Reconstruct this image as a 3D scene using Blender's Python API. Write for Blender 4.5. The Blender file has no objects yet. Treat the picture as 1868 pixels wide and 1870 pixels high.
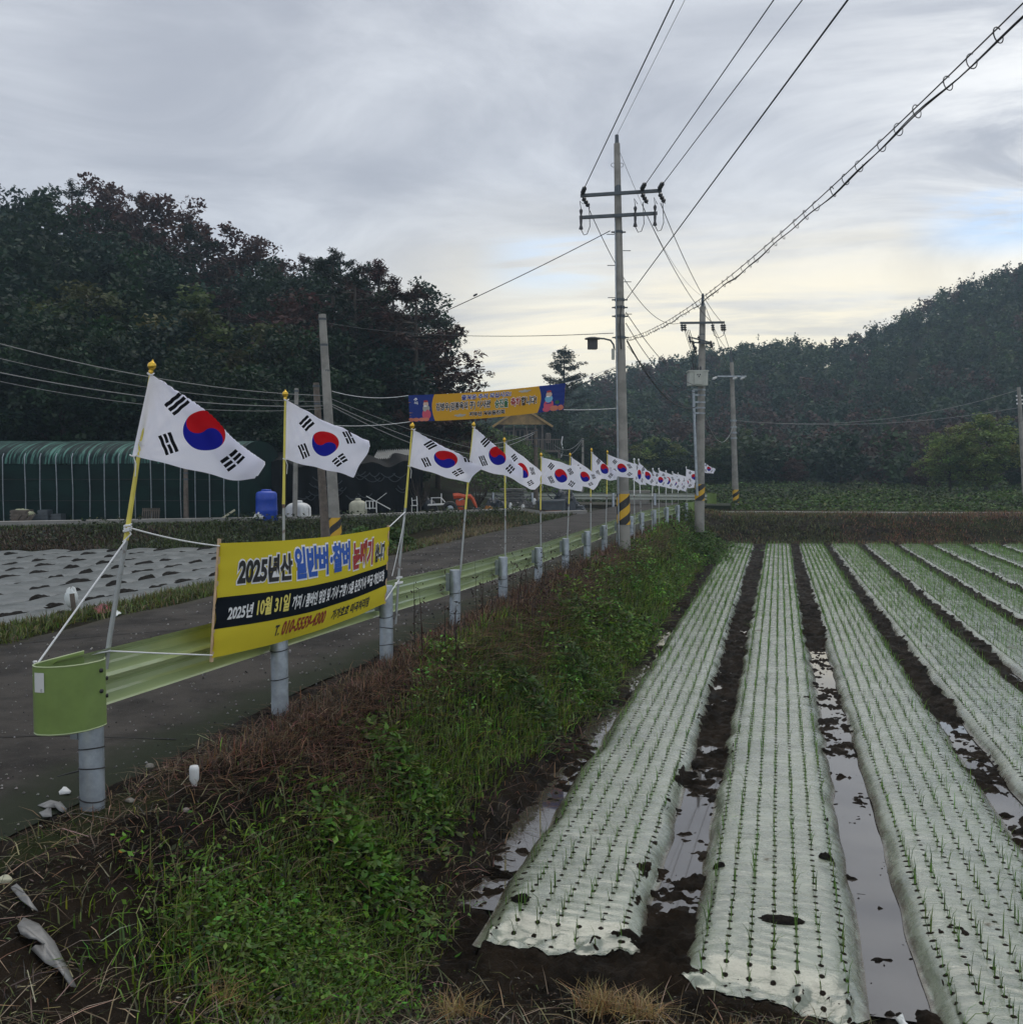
import bpy, math, random
import numpy as np
from mathutils import Vector, Matrix, noise as mnoise

R = math.radians
scene = bpy.context.scene
COL = scene.collection

# ------------------------------------------------------------------ camera
EYE = 3.3                      # camera height above the seedling field
FPX, PX, PY = 1780.0, 934.0, 935.0
yaw = math.atan((1410.0 - PX) / FPX)
pit = math.atan((PY - 855.0) / FPX)
cam_d = bpy.data.cameras.new("camera")
cam_d.sensor_fit = 'HORIZONTAL'
cam_d.sensor_width = 36.0
cam_d.lens = 36.0 * FPX / 1868.0
cam_d.clip_end = 3000.0
cam_d.clip_start = 0.05
cam = bpy.data.objects.new("camera", cam_d)
COL.objects.link(cam)
cam.location = (0, 0, EYE)
cam.rotation_euler = (R(90) - pit, 0, yaw)
scene.camera = cam

FW = np.array((-math.sin(yaw) * math.cos(pit), math.cos(yaw) * math.cos(pit), -math.sin(pit)))
RT = np.array((math.cos(yaw), math.sin(yaw), 0.0))
UP = np.cross(RT, FW)


def ray(x, y):
    return FW + RT * ((x - PX) / FPX) - UP * ((y - PY) / FPX)


def at(x, y, d):
    """survey: world point seen at photo pixel (x, y) at depth d metres"""
    return np.array((0, 0, EYE)) + ray(x, y) * d


def atz(x, y, z):
    r = ray(x, y)
    return np.array((0, 0, EYE)) + r * ((z - EYE) / r[2])


# ------------------------------------------------------------------ sky and sun
SUN_EL, SUN_AZ = R(62), R(-4)          # azimuth measured from +Y towards +X
W = bpy.data.worlds.new("World")
scene.world = W
W.use_nodes = True


class Ex:
    """small node-expression helper"""
    def __init__(s, nt, sock):
        s.nt, s.k = nt, sock

    def op(s, o, *a):
        n = s.nt.nodes.new("ShaderNodeMath")
        n.operation = o
        for i, v in enumerate((s,) + a):
            if isinstance(v, Ex):
                s.nt.links.new(v.k, n.inputs[i])
            else:
                n.inputs[i].default_value = v
        return Ex(s.nt, n.outputs[0])

    def __add__(s, o): return s.op('ADD', o)
    def __radd__(s, o): return s.op('ADD', o)
    def __sub__(s, o): return s.op('SUBTRACT', o)
    def __rsub__(s, o): return (s * -1.0).op('ADD', o)
    def __mul__(s, o): return s.op('MULTIPLY', o)
    def __rmul__(s, o): return s.op('MULTIPLY', o)
    def __truediv__(s, o): return s.op('DIVIDE', o)
    def __lt__(s, o): return s.op('LESS_THAN', o)
    def __gt__(s, o): return s.op('GREATER_THAN', o)
    def abs(s): return s.op('ABSOLUTE')
    def sqrt(s): return s.op('SQRT')
    def max(s, o): return s.op('MAXIMUM', o)
    def min(s, o): return s.op('MINIMUM', o)
    def pow(s, o): return s.op('POWER', o)
    def fract(s): return s.op('FRACT')
    def inv(s): return 1.0 - s

    def smooth(s, a, b, lo=0.0, hi=1.0):
        n = s.nt.nodes.new("ShaderNodeMapRange")
        n.interpolation_type = 'SMOOTHSTEP'
        s.nt.links.new(s.k, n.inputs[0])
        for i, v in zip((1, 2, 3, 4), (a, b, lo, hi)):
            n.inputs[i].default_value = v
        return Ex(s.nt, n.outputs[0])


def sep(nt, sock):
    n = nt.nodes.new("ShaderNodeSeparateXYZ")
    nt.links.new(sock, n.inputs[0])
    return [Ex(nt, o) for o in n.outputs]


def comb(nt, x, y, z):
    n = nt.nodes.new("ShaderNodeCombineXYZ")
    for i, v in enumerate((x, y, z)):
        if isinstance(v, Ex):
            nt.links.new(v.k, n.inputs[i])
        else:
            n.inputs[i].default_value = v
    return n.outputs[0]


def noise(nt, vec, scale, detail=4.0, rough=0.55, dist=0.0):
    n = nt.nodes.new("ShaderNodeTexNoise")
    if vec is not None:
        nt.links.new(vec, n.inputs["Vector"])
    n.inputs["Scale"].default_value = scale
    n.inputs["Detail"].default_value = detail
    n.inputs["Roughness"].default_value = rough
    n.inputs["Distortion"].default_value = dist
    return Ex(nt, n.outputs[0])


def mixc(nt, f, a, b):
    n = nt.nodes.new("ShaderNodeMix")
    n.data_type = 'RGBA'
    for i, v in ((0, f), (6, a), (7, b)):
        if isinstance(v, Ex):
            nt.links.new(v.k, n.inputs[i])
        elif isinstance(v, bpy.types.NodeSocket):
            nt.links.new(v, n.inputs[i])
        elif i == 0:
            n.inputs[i].default_value = v
        else:
            n.inputs[i].default_value = (*v[:3], 1)
    return n.outputs[2]


def build_world():
    nt = W.node_tree
    nt.nodes.clear()
    out = nt.nodes.new("ShaderNodeOutputWorld")
    sky = nt.nodes.new("ShaderNodeTexSky")
    sky.sky_type = 'NISHITA'
    sky.sun_disc = False
    sky.sun_elevation = SUN_EL
    sky.sun_rotation = SUN_AZ
    bg_sky = nt.nodes.new("ShaderNodeBackground")
    bg_sky.inputs[1].default_value = 0.13
    nt.links.new(sky.outputs[0], bg_sky.inputs[0])
    tc = nt.nodes.new("ShaderNodeTexCoord")
    d = tc.outputs["Generated"]
    x, y, z = sep(nt, d)
    zc = z.max(0.0)
    k = zc + 0.10
    pv = comb(nt, x / k, y / k, 0.0)               # a flat cloud deck seen from below
    n1 = noise(nt, pv, 0.42, 3.0, 0.5, 0.6)
    n2 = noise(nt, pv, 1.3, 9.0, 0.64, 0.7)
    pv2 = comb(nt, x / k * 0.45, y / k * 1.3, 3.7)
    n3 = noise(nt, pv2, 1.5, 8.0, 0.62, 0.5)
    # deck colour: grey-blue, lighter and darker banks
    f1 = (n1 * 0.6 + n2 * 0.4).smooth(0.38, 0.64)
    deck = mixc(nt, f1, (0.335, 0.355, 0.41), (0.62, 0.645, 0.69))
    # thinner cloud towards the hidden sun and on the right
    az = x / (x * x + y * y).sqrt()                # sine of azimuth from +Y
    right = az.smooth(-0.06, 0.30)
    thin = (n2.smooth(0.38, 0.60) * right * zc.smooth(0.75, 0.22) * 0.9).min(1.0)
    deck = mixc(nt, thin, deck, (0.92, 0.92, 0.91))
    glow = (zc.smooth(0.30, 0.06) * (az + 0.05).abs().smooth(0.46, 0.10))
    glow = (glow * (0.55 + 1.0 * n3.smooth(0.34, 0.62))).min(1.0)
    deck = mixc(nt, glow, deck, (1.00, 0.90, 0.68))
    low = zc.smooth(0.10, 0.02) * 0.3
    deck = mixc(nt, low, deck, (0.80, 0.80, 0.82))
    bg_c = nt.nodes.new("ShaderNodeBackground")
    bg_c.inputs[1].default_value = 1.0
    nt.links.new(deck, bg_c.inputs[0])
    # openings showing clear sky, low on the right and a thin one in the middle
    hole = (n3.smooth(0.36, 0.50) * az.smooth(0.10, 0.20) * (zc - 0.225).abs().smooth(0.045, 0.012))
    hole2 = (n3.smooth(0.45, 0.58) * (az + 0.21).abs().smooth(0.10, 0.02) * (zc - 0.205).abs().smooth(0.05, 0.01)) * 0.6
    hole = hole.max(hole2) * 0.85
    mx = nt.nodes.new("ShaderNodeMixShader")
    nt.links.new(hole.k, mx.inputs[0])
    nt.links.new(bg_c.outputs[0], mx.inputs[1])
    nt.links.new(bg_sky.outputs[0], mx.inputs[2])
    nt.links.new(mx.outputs[0], out.inputs[0])


build_world()
sun_d = bpy.data.lights.new("sun", 'SUN')
sun_d.energy = 0.9
sun_d.angle = R(45)
sun_d.color = (1.0, 0.93, 0.82)
sun = bpy.data.objects.new("sun", sun_d)
COL.objects.link(sun)
sv = Vector((math.sin(SUN_AZ) * math.cos(SUN_EL), math.cos(SUN_AZ) * math.cos(SUN_EL), math.sin(SUN_EL)))
sun.rotation_euler = sv.to_track_quat('Z', 'Y').to_euler()

scene.view_settings.view_transform = 'Standard'
scene.view_settings.look = 'None'
scene.view_settings.exposure = 0.45
scene.view_settings.gamma = 1.0
scene.cycles.use_denoising = True
scene.cycles.max_bounces = 6
scene.cycles.volume_bounces = 1
scene.cycles.transparent_max_bounces = 8

rng = np.random.default_rng(7)
random.seed(7)


# ------------------------------------------------------------------ materials
def mat(name, base=(0.5, 0.5, 0.5), rough=0.6, metal=0.0, spec=0.5, vary=0.0, vscale=6.0, bump=0.0, bscale=30.0, coat=0.0, second=None, sscale=3.0, srange=(0.45, 0.6), rvary=0.0):
    """plain painted / mineral surface with real colour variation and fine bump"""
    m = bpy.data.materials.new(name)
    m.use_nodes = True
    nt = m.node_tree
    b = nt.nodes["Principled BSDF"]
    b.inputs["Roughness"].default_value = rough
    b.inputs["Metallic"].default_value = metal
    b.inputs["Specular IOR Level"].default_value = spec
    b.inputs["Coat Weight"].default_value = coat
    tc = nt.nodes.new("ShaderNodeTexCoord").outputs["Object"]
    c = base
    if second is not None:
        f = noise(nt, tc, sscale, 6.0, 0.6).smooth(*srange)
        c = mixc(nt, f, c, second)
    if vary > 0:
        f = noise(nt, tc, vscale, 6.0, 0.6).smooth(0.3, 0.7)
        dk = tuple(v * (1 - vary) for v in base)
        if isinstance(c, tuple):
            c = mixc(nt, f, dk, tuple(min(1, v * (1 + vary * 0.5)) for v in base))
        else:
            c = mixc(nt, f * 0.5, c, dk)
    if isinstance(c, tuple):
        b.inputs["Base Color"].default_value = (*c, 1)
    else:
        nt.links.new(c, b.inputs["Base Color"])
    if rvary > 0:
        f = noise(nt, tc, sscale * 1.7, 5.0, 0.6).smooth(0.35, 0.65, max(0.05, rough - rvary), min(1.0, rough + rvary))
        nt.links.new(f.k, b.inputs["Roughness"])
    if bump > 0:
        bn = nt.nodes.new("ShaderNodeBump")
        bn.inputs["Strength"].default_value = bump
        bn.inputs["Distance"].default_value = 0.02
        nt.links.new(noise(nt, tc, bscale, 5.0, 0.6).k, bn.inputs["Height"])
        nt.links.new(bn.outputs[0], b.inputs["Normal"])
    return m


def leaf_mat(name, trans=0.35, rough=0.55, gloss=0.06):
    """foliage: colour of each leaf from the mesh attribute 'tint', light passes through a little"""
    m = bpy.data.materials.new(name)
    m.use_nodes = True
    nt = m.node_tree
    nt.nodes.clear()
    out = nt.nodes.new("ShaderNodeOutputMaterial")
    a = nt.nodes.new("ShaderNodeAttribute")
    a.attribute_name = "tint"
    df = nt.nodes.new("ShaderNodeBsdfDiffuse")
    tr = nt.nodes.new("ShaderNodeBsdfTranslucent")
    gl = nt.nodes.new("ShaderNodeBsdfGlossy")
    gl.inputs["Roughness"].default_value = rough
    gl.inputs["Color"].default_value = (0.5, 0.5, 0.5, 1)
    nt.links.new(a.outputs["Color"], df.inputs[0])
    nt.links.new(a.outputs["Color"], tr.inputs[0])
    m1 = nt.nodes.new("ShaderNodeMixShader")
    m1.inputs[0].default_value = trans
    nt.links.new(df.outputs[0], m1.inputs[1])
    nt.links.new(tr.outputs[0], m1.inputs[2])
    m2 = nt.nodes.new("ShaderNodeMixShader")
    m2.inputs[0].default_value = gloss
    nt.links.new(m1.outputs[0], m2.inputs[1])
    nt.links.new(gl.outputs[0], m2.inputs[2])
    nt.links.new(m2.outputs[0], out.inputs[0])
    return m


def cloth_mat(name, color=(0.8, 0.8, 0.8), trans=0.4):
    m = bpy.data.materials.new(name)
    m.use_nodes = True
    nt = m.node_tree
    nt.nodes.clear()
    out = nt.nodes.new("ShaderNodeOutputMaterial")
    df = nt.nodes.new("ShaderNodeBsdfDiffuse")
    tr = nt.nodes.new("ShaderNodeBsdfTranslucent")
    m1 = nt.nodes.new("ShaderNodeMixShader")
    m1.inputs[0].default_value = trans
    nt.links.new(df.outputs[0], m1.inputs[1])
    nt.links.new(tr.outputs[0], m1.inputs[2])
    nt.links.new(m1.outputs[0], out.inputs[0])
    for n in (df, tr):
        n.inputs[0].default_value = (*color, 1)
    m["df"] = 0
    return m, nt, df, tr


M = {}
M['galv'] = mat("galvanised steel", (0.34, 0.38, 0.42), 0.45, 0.55, vary=0.25, vscale=9, bump=0.05, rvary=0.12)
M['galv_pole'] = mat("dull flagpole steel", (0.40, 0.42, 0.42), 0.5, 0.4, second=(0.12, 0.05, 0.03), sscale=7, srange=(0.54, 0.62), vary=0.2)
M['yellow_pole'] = mat("yellow pole paint", (0.72, 0.62, 0.11), 0.4, vary=0.12)
M['gold'] = mat("gold finial", (0.75, 0.48, 0.06), 0.25, 0.7, vary=0.1)
M['rail'] = mat("pale green rail paint", (0.36, 0.44, 0.22), 0.24, 0.0, 0.6, vary=0.08, vscale=2, coat=0.4)
M['wing'] = mat("olive green end plate paint", (0.185, 0.27, 0.075), 0.38, 0.0, 0.5, vary=0.12, vscale=7, bump=0.02)
M['bolt'] = mat("dark bolts", (0.03, 0.03, 0.03), 0.5, 0.5)
M['sticker'] = mat("faded white sticker", (0.62, 0.63, 0.62), 0.5, second=(0.35, 0.36, 0.36), sscale=22, srange=(0.58, 0.68))
M['concrete'] = mat("grey pole concrete", (0.30, 0.29, 0.265), 0.85, vary=0.22, vscale=3, bump=0.2, bscale=40, second=(0.20, 0.195, 0.18), sscale=2)
M['steel_dark'] = mat("dark weathered steel", (0.08, 0.095, 0.11), 0.5, 0.3, vary=0.2)
M['black'] = mat("black rubber", (0.015, 0.015, 0.016), 0.6)
M['wire'] = mat("black cable", (0.02, 0.02, 0.022), 0.55)
M['wire_grey'] = mat("grey cable", (0.20, 0.21, 0.21), 0.5)
M['rope'] = mat("white rope", (0.78, 0.79, 0.80), 0.8)
M['wood'] = mat("pale banner stick wood", (0.60, 0.42, 0.27), 0.7, vary=0.2, vscale=12)
M['old_wood'] = mat("grey weathered wood", (0.14, 0.115, 0.095), 0.85, vary=0.35, vscale=7, bump=0.2)
M['white_plastic'] = mat("white plastic", (0.66, 0.68, 0.68), 0.45, vary=0.12)
M['blue_plastic'] = mat("blue tank plastic", (0.008, 0.055, 0.42), 0.4, vary=0.15)
M['orange'] = mat("orange red machine paint", (0.50, 0.075, 0.025), 0.5, vary=0.3)
M['box_grey'] = mat("pale grey transformer paint", (0.42, 0.44, 0.40), 0.5, vary=0.1)
M['mesh_white'] = mat("white letters", (0.82, 0.83, 0.84), 0.7)
M['porcelain'] = mat("dark insulator", (0.035, 0.035, 0.04), 0.35)
M['shade'] = mat("dark lamp housing", (0.045, 0.045, 0.05), 0.5)
M['bark'] = mat("dark bark", (0.045, 0.035, 0.028), 0.9, vary=0.4, bump=0.4, bscale=14)
M['leaf'] = leaf_mat("leaves", 0.30)
M['blade'] = leaf_mat("grass blades", 0.35, 0.45, 0.07)
M['needle'] = leaf_mat("needles", 0.15)


# ------------------------------------------------------------------ mesh helpers
ORG = {}


def tag(o, label=None, cat=None, group=None, kind=None):
    if label: o['label'] = label
    if cat: o['category'] = cat
    if group: o['group'] = group
    if kind: o['kind'] = kind
    return o


def thing(name, label, cat, loc, group=None):
    o = bpy.data.objects.new(name, None)
    o.empty_display_size = 0.2
    COL.objects.link(o)
    o.location = [float(v) for v in loc]
    ORG[o.name] = np.array(loc, float)
    return tag(o, label, cat, group)


def link(name, me, parent=None, loc=None):
    o = bpy.data.objects.new(name, me)
    COL.objects.link(o)
    if parent is not None:
        o.parent = parent
        ORG[o.name] = ORG[parent.name]
    else:
        o.location = [float(v) for v in (loc if loc is not None else (0, 0, 0))]
        ORG[o.name] = np.array(o.location)
    return o


def np_mesh(name, V, F, mats, col=None, smooth=True, uv=None):
    V = np.ascontiguousarray(V, np.float32)
    F = np.ascontiguousarray(F, np.int32)
    me = bpy.data.meshes.new(name)
    me.vertices.add(len(V))
    me.vertices.foreach_set("co", V.ravel())
    k = F.shape[1]
    me.loops.add(F.size)
    me.loops.foreach_set("vertex_index", F.ravel())
    me.polygons.add(len(F))
    me.polygons.foreach_set("loop_start", np.arange(0, F.size, k, dtype=np.int32))
    me.polygons.foreach_set("loop_total", np.full(len(F), k, np.int32))
    me.polygons.foreach_set("use_smooth", np.full(len(F), smooth, bool))
    for m in (mats if isinstance(mats, (list, tuple)) else [mats]):
        me.materials.append(m)
    if col is not None:
        a = me.color_attributes.new("tint", 'FLOAT_COLOR', 'POINT')
        c = np.ones((len(V), 4), np.float32)
        c[:, :3] = col
        a.data.foreach_set("color", c.ravel())
    if uv is not None:
        l = me.uv_layers.new(name="UVMap")
        l.data.foreach_set("uv", np.ascontiguousarray(uv[F.ravel()], np.float32).ravel())
    me.update(calc_edges=True)
    return me


class MB:
    """collects shapes in world coordinates, builds ONE mesh object"""
    def __init__(s):
        s.v, s.f, s.sm = [], [], []

    def add(s, V, F, smooth=False):
        n = len(s.v)
        s.v += [tuple(map(float, p)) for p in V]
        for f in F:
            s.f.append(tuple(n + i for i in f))
            s.sm.append(smooth)
        return s

    def box(s, c, size, rz=0.0, rot=None):
        hx, hy, hz = [v / 2 for v in size]
        P = np.array([(x, y, z) for z in (-hz, hz) for y in (-hy, hy) for x in (-hx, hx)])
        if rot is not None:
            P = P @ np.array(rot).T
        elif rz:
            c_, s_ = math.cos(rz), math.sin(rz)
            P = P @ np.array(((c_, -s_, 0), (s_, c_, 0), (0, 0, 1))).T
        P = P + np.array(c)
        return s.add(P, [(0, 2, 3, 1), (4, 5, 7, 6), (0, 1, 5, 4), (2, 6, 7, 3), (0, 4, 6, 2), (1, 3, 7, 5)])

    def beam(s, a, b, w, h=None):
        """rectangular bar from a to b"""
        a, b = np.array(a, float), np.array(b, float)
        h = h or w
        d = b - a
        L = np.linalg.norm(d)
        d /= L
        up = np.array((0, 0, 1.0)) if abs(d[2]) < 0.95 else np.array((1.0, 0, 0))
        x = np.cross(d, up); x /= np.linalg.norm(x)
        y = np.cross(x, d)
        return s.box((a + b) / 2, (w, L, h), rot=np.stack((x, d, y), 1))

    def tube(s, pts, r, n=8, cap=True, smooth=True):
        pts = np.array(pts, float)
        m = len(pts)
        r = np.full(m, r, float) if np.isscalar(r) else np.array(r, float)
        t = np.gradient(pts, axis=0) if m > 2 else np.repeat((pts[1] - pts[0])[None], 2, 0)
        t /= np.linalg.norm(t, axis=1, keepdims=True) + 1e-9
        ref = np.array((0, 0, 1.0)) if abs(t[0][2]) < 0.9 else np.array((1.0, 0, 0))
        x = np.cross(t[0], ref); x /= np.linalg.norm(x)
        V, F = [], []
        for i in range(m):
            x = x - t[i] * np.dot(x, t[i]); x /= np.linalg.norm(x) + 1e-9
            y = np.cross(t[i], x)
            for j in range(n):
                a = 2 * math.pi * j / n
                V.append(pts[i] + r[i] * (x * math.cos(a) + y * math.sin(a)))
        for i in range(m - 1):
            for j in range(n):
                k = (j + 1) % n
                F.append((i * n + j, i * n + k, (i + 1) * n + k, (i + 1) * n + j))
        s.add(V, F, smooth)
        if cap:
            s.add([V[j] for j in range(n)], [tuple(range(n - 1, -1, -1))])
            s.add([V[(m - 1) * n + j] for j in range(n)], [tuple(range(n))])
        return s

    def lathe(s, c, prof, n=16, axis=(0, 0, 1)):
        """profile [(r, h)...] around an axis through c"""
        ax = np.array(axis, float); ax /= np.linalg.norm(ax)
        ref = np.array((1.0, 0, 0)) if abs(ax[0]) < 0.9 else np.array((0, 1.0, 0))
        x = np.cross(ax, ref); x /= np.linalg.norm(x)
        y = np.cross(ax, x)
        V, F = [], []
        for (r, h) in prof:
            for j in range(n):
                a = 2 * math.pi * j / n
                V.append(np.array(c) + ax * h + r * (x * math.cos(a) + y * math.sin(a)))
        for i in range(len(prof) - 1):
            for j in range(n):
                k = (j + 1) % n
                F.append((i * n + j, i * n + k, (i + 1) * n + k, (i + 1) * n + j))
        s.add(V, F, True)
        if prof[0][0] > 1e-4:
            s.add(V[:n], [tuple(range(n - 1, -1, -1))])
        if prof[-1][0] > 1e-4:
            s.add(V[-n:], [tuple(range(n))])
        return s

    def grid(s, P, smooth=True):
        """P: (a, b, 3) array of points"""
        a, b = P.shape[:2]
        F = [(i * b + j, i * b + j + 1, (i + 1) * b + j + 1, (i + 1) * b + j) for i in range(a - 1) for j in range(b - 1)]
        return s.add(P.reshape(-1, 3), F, smooth)

    def prism(s, pts, z0, z1):
        n = len(pts)
        V = [(x, y, z0) for x, y in pts] + [(x, y, z1) for x, y in pts]
        F = [tuple(range(n - 1, -1, -1)), tuple(range(n, 2 * n))] + [(i, (i + 1) % n, n + (i + 1) % n, n + i) for i in range(n)]
        return s.add(V, F)

    def build(s, name, m, parent=None, loc=None):
        org = ORG[parent.name] if parent is not None else np.array(loc if loc is not None else (0, 0, 0), float)
        me = bpy.data.meshes.new(name)
        me.from_pydata([tuple(np.array(p) - org) for p in s.v], [], s.f)
        me.polygons.foreach_set("use_smooth", s.sm)
        for q in (m if isinstance(m, (list, tuple)) else [m]):
            me.materials.append(q)
        me.update()
        return link(name, me, parent, org if parent is None else None)


def grid_mesh(name, P, m, parent=None, loc=None, uv=None, kind=None, solid=0.0):
    a, b = P.shape[:2]
    org = ORG[parent.name] if parent is not None else np.array(loc if loc is not None else (0, 0, 0), float)
    i, j = np.meshgrid(np.arange(a - 1), np.arange(b - 1), indexing='ij')
    q = (i * b + j).ravel()
    F = np.stack((q, q + 1, q + b + 1, q + b), 1)
    me = np_mesh(name, P.reshape(-1, 3) - org, F, m, uv=None if uv is None else uv.reshape(-1, 2))
    o = link(name, me, parent, org if parent is None else None)
    if kind: o['kind'] = kind
    return o


def copy_tree(o, parent=None, loc=None):
    c = o.copy()
    COL.objects.link(c)
    c.parent = parent
    if loc is not None:
        c.location = [float(v) for v in loc]
    for ch in list(o.children):
        copy_tree(ch, c)
    return c


def sm(x, a, b):
    t = np.clip((x - a) / (b - a), 0, 1)
    return t * t * (3 - 2 * t)


def vnoise(x, y, seed=0):
    """vectorised value noise in [-1, 1]"""
    x = np.asarray(x, float); y = np.asarray(y, float)
    xi, yi = np.floor(x).astype(np.int64), np.floor(y).astype(np.int64)
    fx, fy = x - xi, y - yi
    fx, fy = fx * fx * (3 - 2 * fx), fy * fy * (3 - 2 * fy)

    def h(a, b):
        n = (a * 374761393 + b * 668265263 + seed * 974711) & 0xFFFFFFFF
        n = ((n ^ (n >> 13)) * 1274126177) & 0xFFFFFFFF
        return ((n ^ (n >> 16)) & 0xFFFF) / 32767.5 - 1
    return (h(xi, yi) * (1 - fx) + h(xi + 1, yi) * fx) * (1 - fy) + (h(xi, yi + 1) * (1 - fx) + h(xi + 1, yi + 1) * fx) * fy


def fbm(x, y, seed=0, oct=4):
    s, a = 0, 1.0
    for o in range(oct):
        s = s + a * vnoise(x * 2 ** o, y * 2 ** o, seed + o * 17)
        a *= 0.5
    return s / 1.9


# ------------------------------------------------------------------ lie of the land
CURB = np.array(((-60.0, -0.4), (-23.1, 25.1), (-15.4, 30.4), (-7.6, 43.0)))


def curb_y(x):
    return np.interp(x, CURB[:, 0], CURB[:, 1])


def field_far(x):
    return 42.5 + 0.22 * (np.asarray(x) + 1.9)


RIDGE_X = np.array((-120, -60, -45, -37, -19, 0, 10, 22, 34, 54, 80, 130.0))
RIDGE_Z = np.array((8, 11, 14, 16.5, 21.5, 23, 23, 27.5, 33.5, 40, 43, 39.0))


def height(x, y):
    x = np.asarray(x, float); y = np.asarray(y, float)
    # seedling field side
    a = 1 - sm(x, -3.62, -2.2)
    b = 1.15 * (1 - sm(y, 1.4, 6.0))
    c = 0.86 * sm(y - field_far(x), 0.4, 4.2)
    hr = 1.27 * (1 - (1 - a) * (1 - np.minimum(b, 1)) * (1 - c)) + np.maximum(b - 1, 0)
    # mulched field and terrace side
    yb = 24.5 + 0.52 * (x + 15.2)
    hl = 1.0 + 0.5 * sm(y - yb, 0.4, 4.6) - 0.15 * sm(y, 44, 54)
    hl = hl + (1.28 - hl) * sm(x, -10.1, -9.1)
    hr = hr + 0.03 * (1 - sm(x, -4.0, -3.7))
    h = np.where(x < -5, hl, hr)
    h = h + (1.05 - h) * sm(y, 48, 53)
    # wooded knoll on the left
    h = h + 13.0 * np.exp(-(((x + 52) / 30) ** 2 + ((y - 72) / 22) ** 2)) * sm(y - curb_y(x), 8, 26) * sm(x, -8, -22)
    # long wooded hill across the end of the valley
    hz = np.interp(x, RIDGE_X, RIDGE_Z)
    up = sm(y, 92, 215)
    h = h + hz * (0.55 * up + 0.45 * up * up) * (1 - 0.5 * sm(y, 225, 420)) * (1 + 0.05 * vnoise(x / 17, y / 17, 3))
    return h


def axis_pts(spec):
    out = [spec[0][0]]
    for lo, hi, st in spec:
        n = max(1, int(round((hi - lo) / st)))
        out += list(np.linspace(lo, hi, n + 1)[1:])
    return np.array(out)


xs = axis_pts(((-900, -120, 60), (-120, -26, 2), (-26, -3, 0.3), (-3, 15, 1.0), (15, 130, 2.5), (130, 900, 60)))
ys = axis_pts(((-60, -4, 4), (-4, 56, 0.6), (56, 240, 3), (240, 900, 60)))
X, Y = np.meshgrid(xs, ys, indexing='ij')
Z = height(X, Y)
Z = Z + 0.05 * fbm(X / 1.3, Y / 1.3, 11, 3) * np.where((X > -8.6) & (X < -3.5), 0.0, 1.0)
ins = (X > -3.5) & (X < 13.4) & (Y > 2.2) & (Y < 45.6)
Z = Z - np.where(ins, 0.35, 0.0) - np.where((X > -8.6) & (X < -3.9), 0.02, 0.0)


def ground_mat():
    m = bpy.data.materials.new("rough ground")
    m.use_nodes = True
    nt = m.node_tree
    b = nt.nodes["Principled BSDF"]
    tc = nt.nodes.new("ShaderNodeTexCoord").outputs["Object"]
    c = mixc(nt, noise(nt, tc, 0.6, 6, 0.65).smooth(0.4, 0.62), (0.016, 0.013, 0.008), (0.020, 0.028, 0.009))
    c = mixc(nt, noise(nt, tc, 9, 5, 0.7).smooth(0.45, 0.7) * 0.6, c, (0.034, 0.026, 0.015))
    nt.links.new(c, b.inputs["Base Color"])
    b.inputs["Roughness"].default_value = 0.95
    b.inputs["Specular IOR Level"].default_value = 0.08
    bn = nt.nodes.new("ShaderNodeBump")
    bn.inputs["Strength"].default_value = 0.7
    bn.inputs["Distance"].default_value = 0.06
    nt.links.new(noise(nt, tc, 7, 6, 0.7).k, bn.inputs["Height"])
    nt.links.new(bn.outputs[0], b.inputs["Normal"])
    return m


M['ground'] = ground_mat()
g = grid_mesh("ground", np.stack((X, Y, Z), 2), M['ground'], kind='structure')

# ------------------------------------------------------------------ wet soil of the field and its bank
NB = 10
BED_NEAR = np.array((-1.42, 0.04, 1.54, 3.0, 4.4, 5.8, 7.2, 8.6, 10.0, 11.4))
BED_FAR = np.array((-1.22, 0.28, 1.60, 2.95, 4.32, 5.72, 7.10, 8.50, 9.90, 11.3))
BED_Y0 = np.array((6.25, 5.98, 5.2, 5.0, 5.2, 5.2, 5.4, 5.4, 5.4, 5.4))
BED_W = 1.13


def bed_x(k, y):
    t = (np.asarray(y) - 6.0) / 37.0
    return BED_NEAR[k] + (BED_FAR[k] - BED_NEAR[k]) * t


def furrow_level(x, y):
    """mean soil level in each furrow: some hold water near the front"""
    lv = np.full(np.shape(x), 0.045)
    t = (y - 6.0) / 37.0
    sh = -0.1 * t
    xs_ = x - (BED_FAR[0] - BED_NEAR[0]) * t
    f = lambda lo, hi: (xs_ > lo) & (xs_ < hi)
    d0 = -0.055 + 0.05 * sm(y, 19, 23) + 0.06 * np.sin(y * 1.9) * sm(y, 7, 8) * 0.5
    lv = np.where(f(-2.6, -1.9), d0, lv)
    d1 = -0.008 - 0.03 * sm(y, 7.6, 8.4) * (1 - sm(y, 9.5, 10.5)) + 0.02 * sm(y, 10.5, 12.5) + 0.03 * sm(y, 22, 28) + 0.05 * (1 - sm(y, 6.1, 7.6))
    lv = np.where(f(-0.92, -0.44), d1, lv)
    d2 = -0.062 + 0.03 * sm(y, 9.5, 12) + 0.09 * sm(y, 17.5, 20.5) + 0.10 * (1 - sm(y, 5.7, 6.5))
    lv = np.where(f(0.52, 1.06), d2, lv)
    d3 = -0.03 + 0.045 * sm(y, 13, 15.5) + 0.02 * np.sin(y * 2.3)
    lv = np.where(f(2.02, 2.52), d3, lv)
    d4 = -0.005 + 0.05 * sm(y, 17, 20)
    lv = np.where(f(3.4, 3.95), d4, lv)
    return lv


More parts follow.
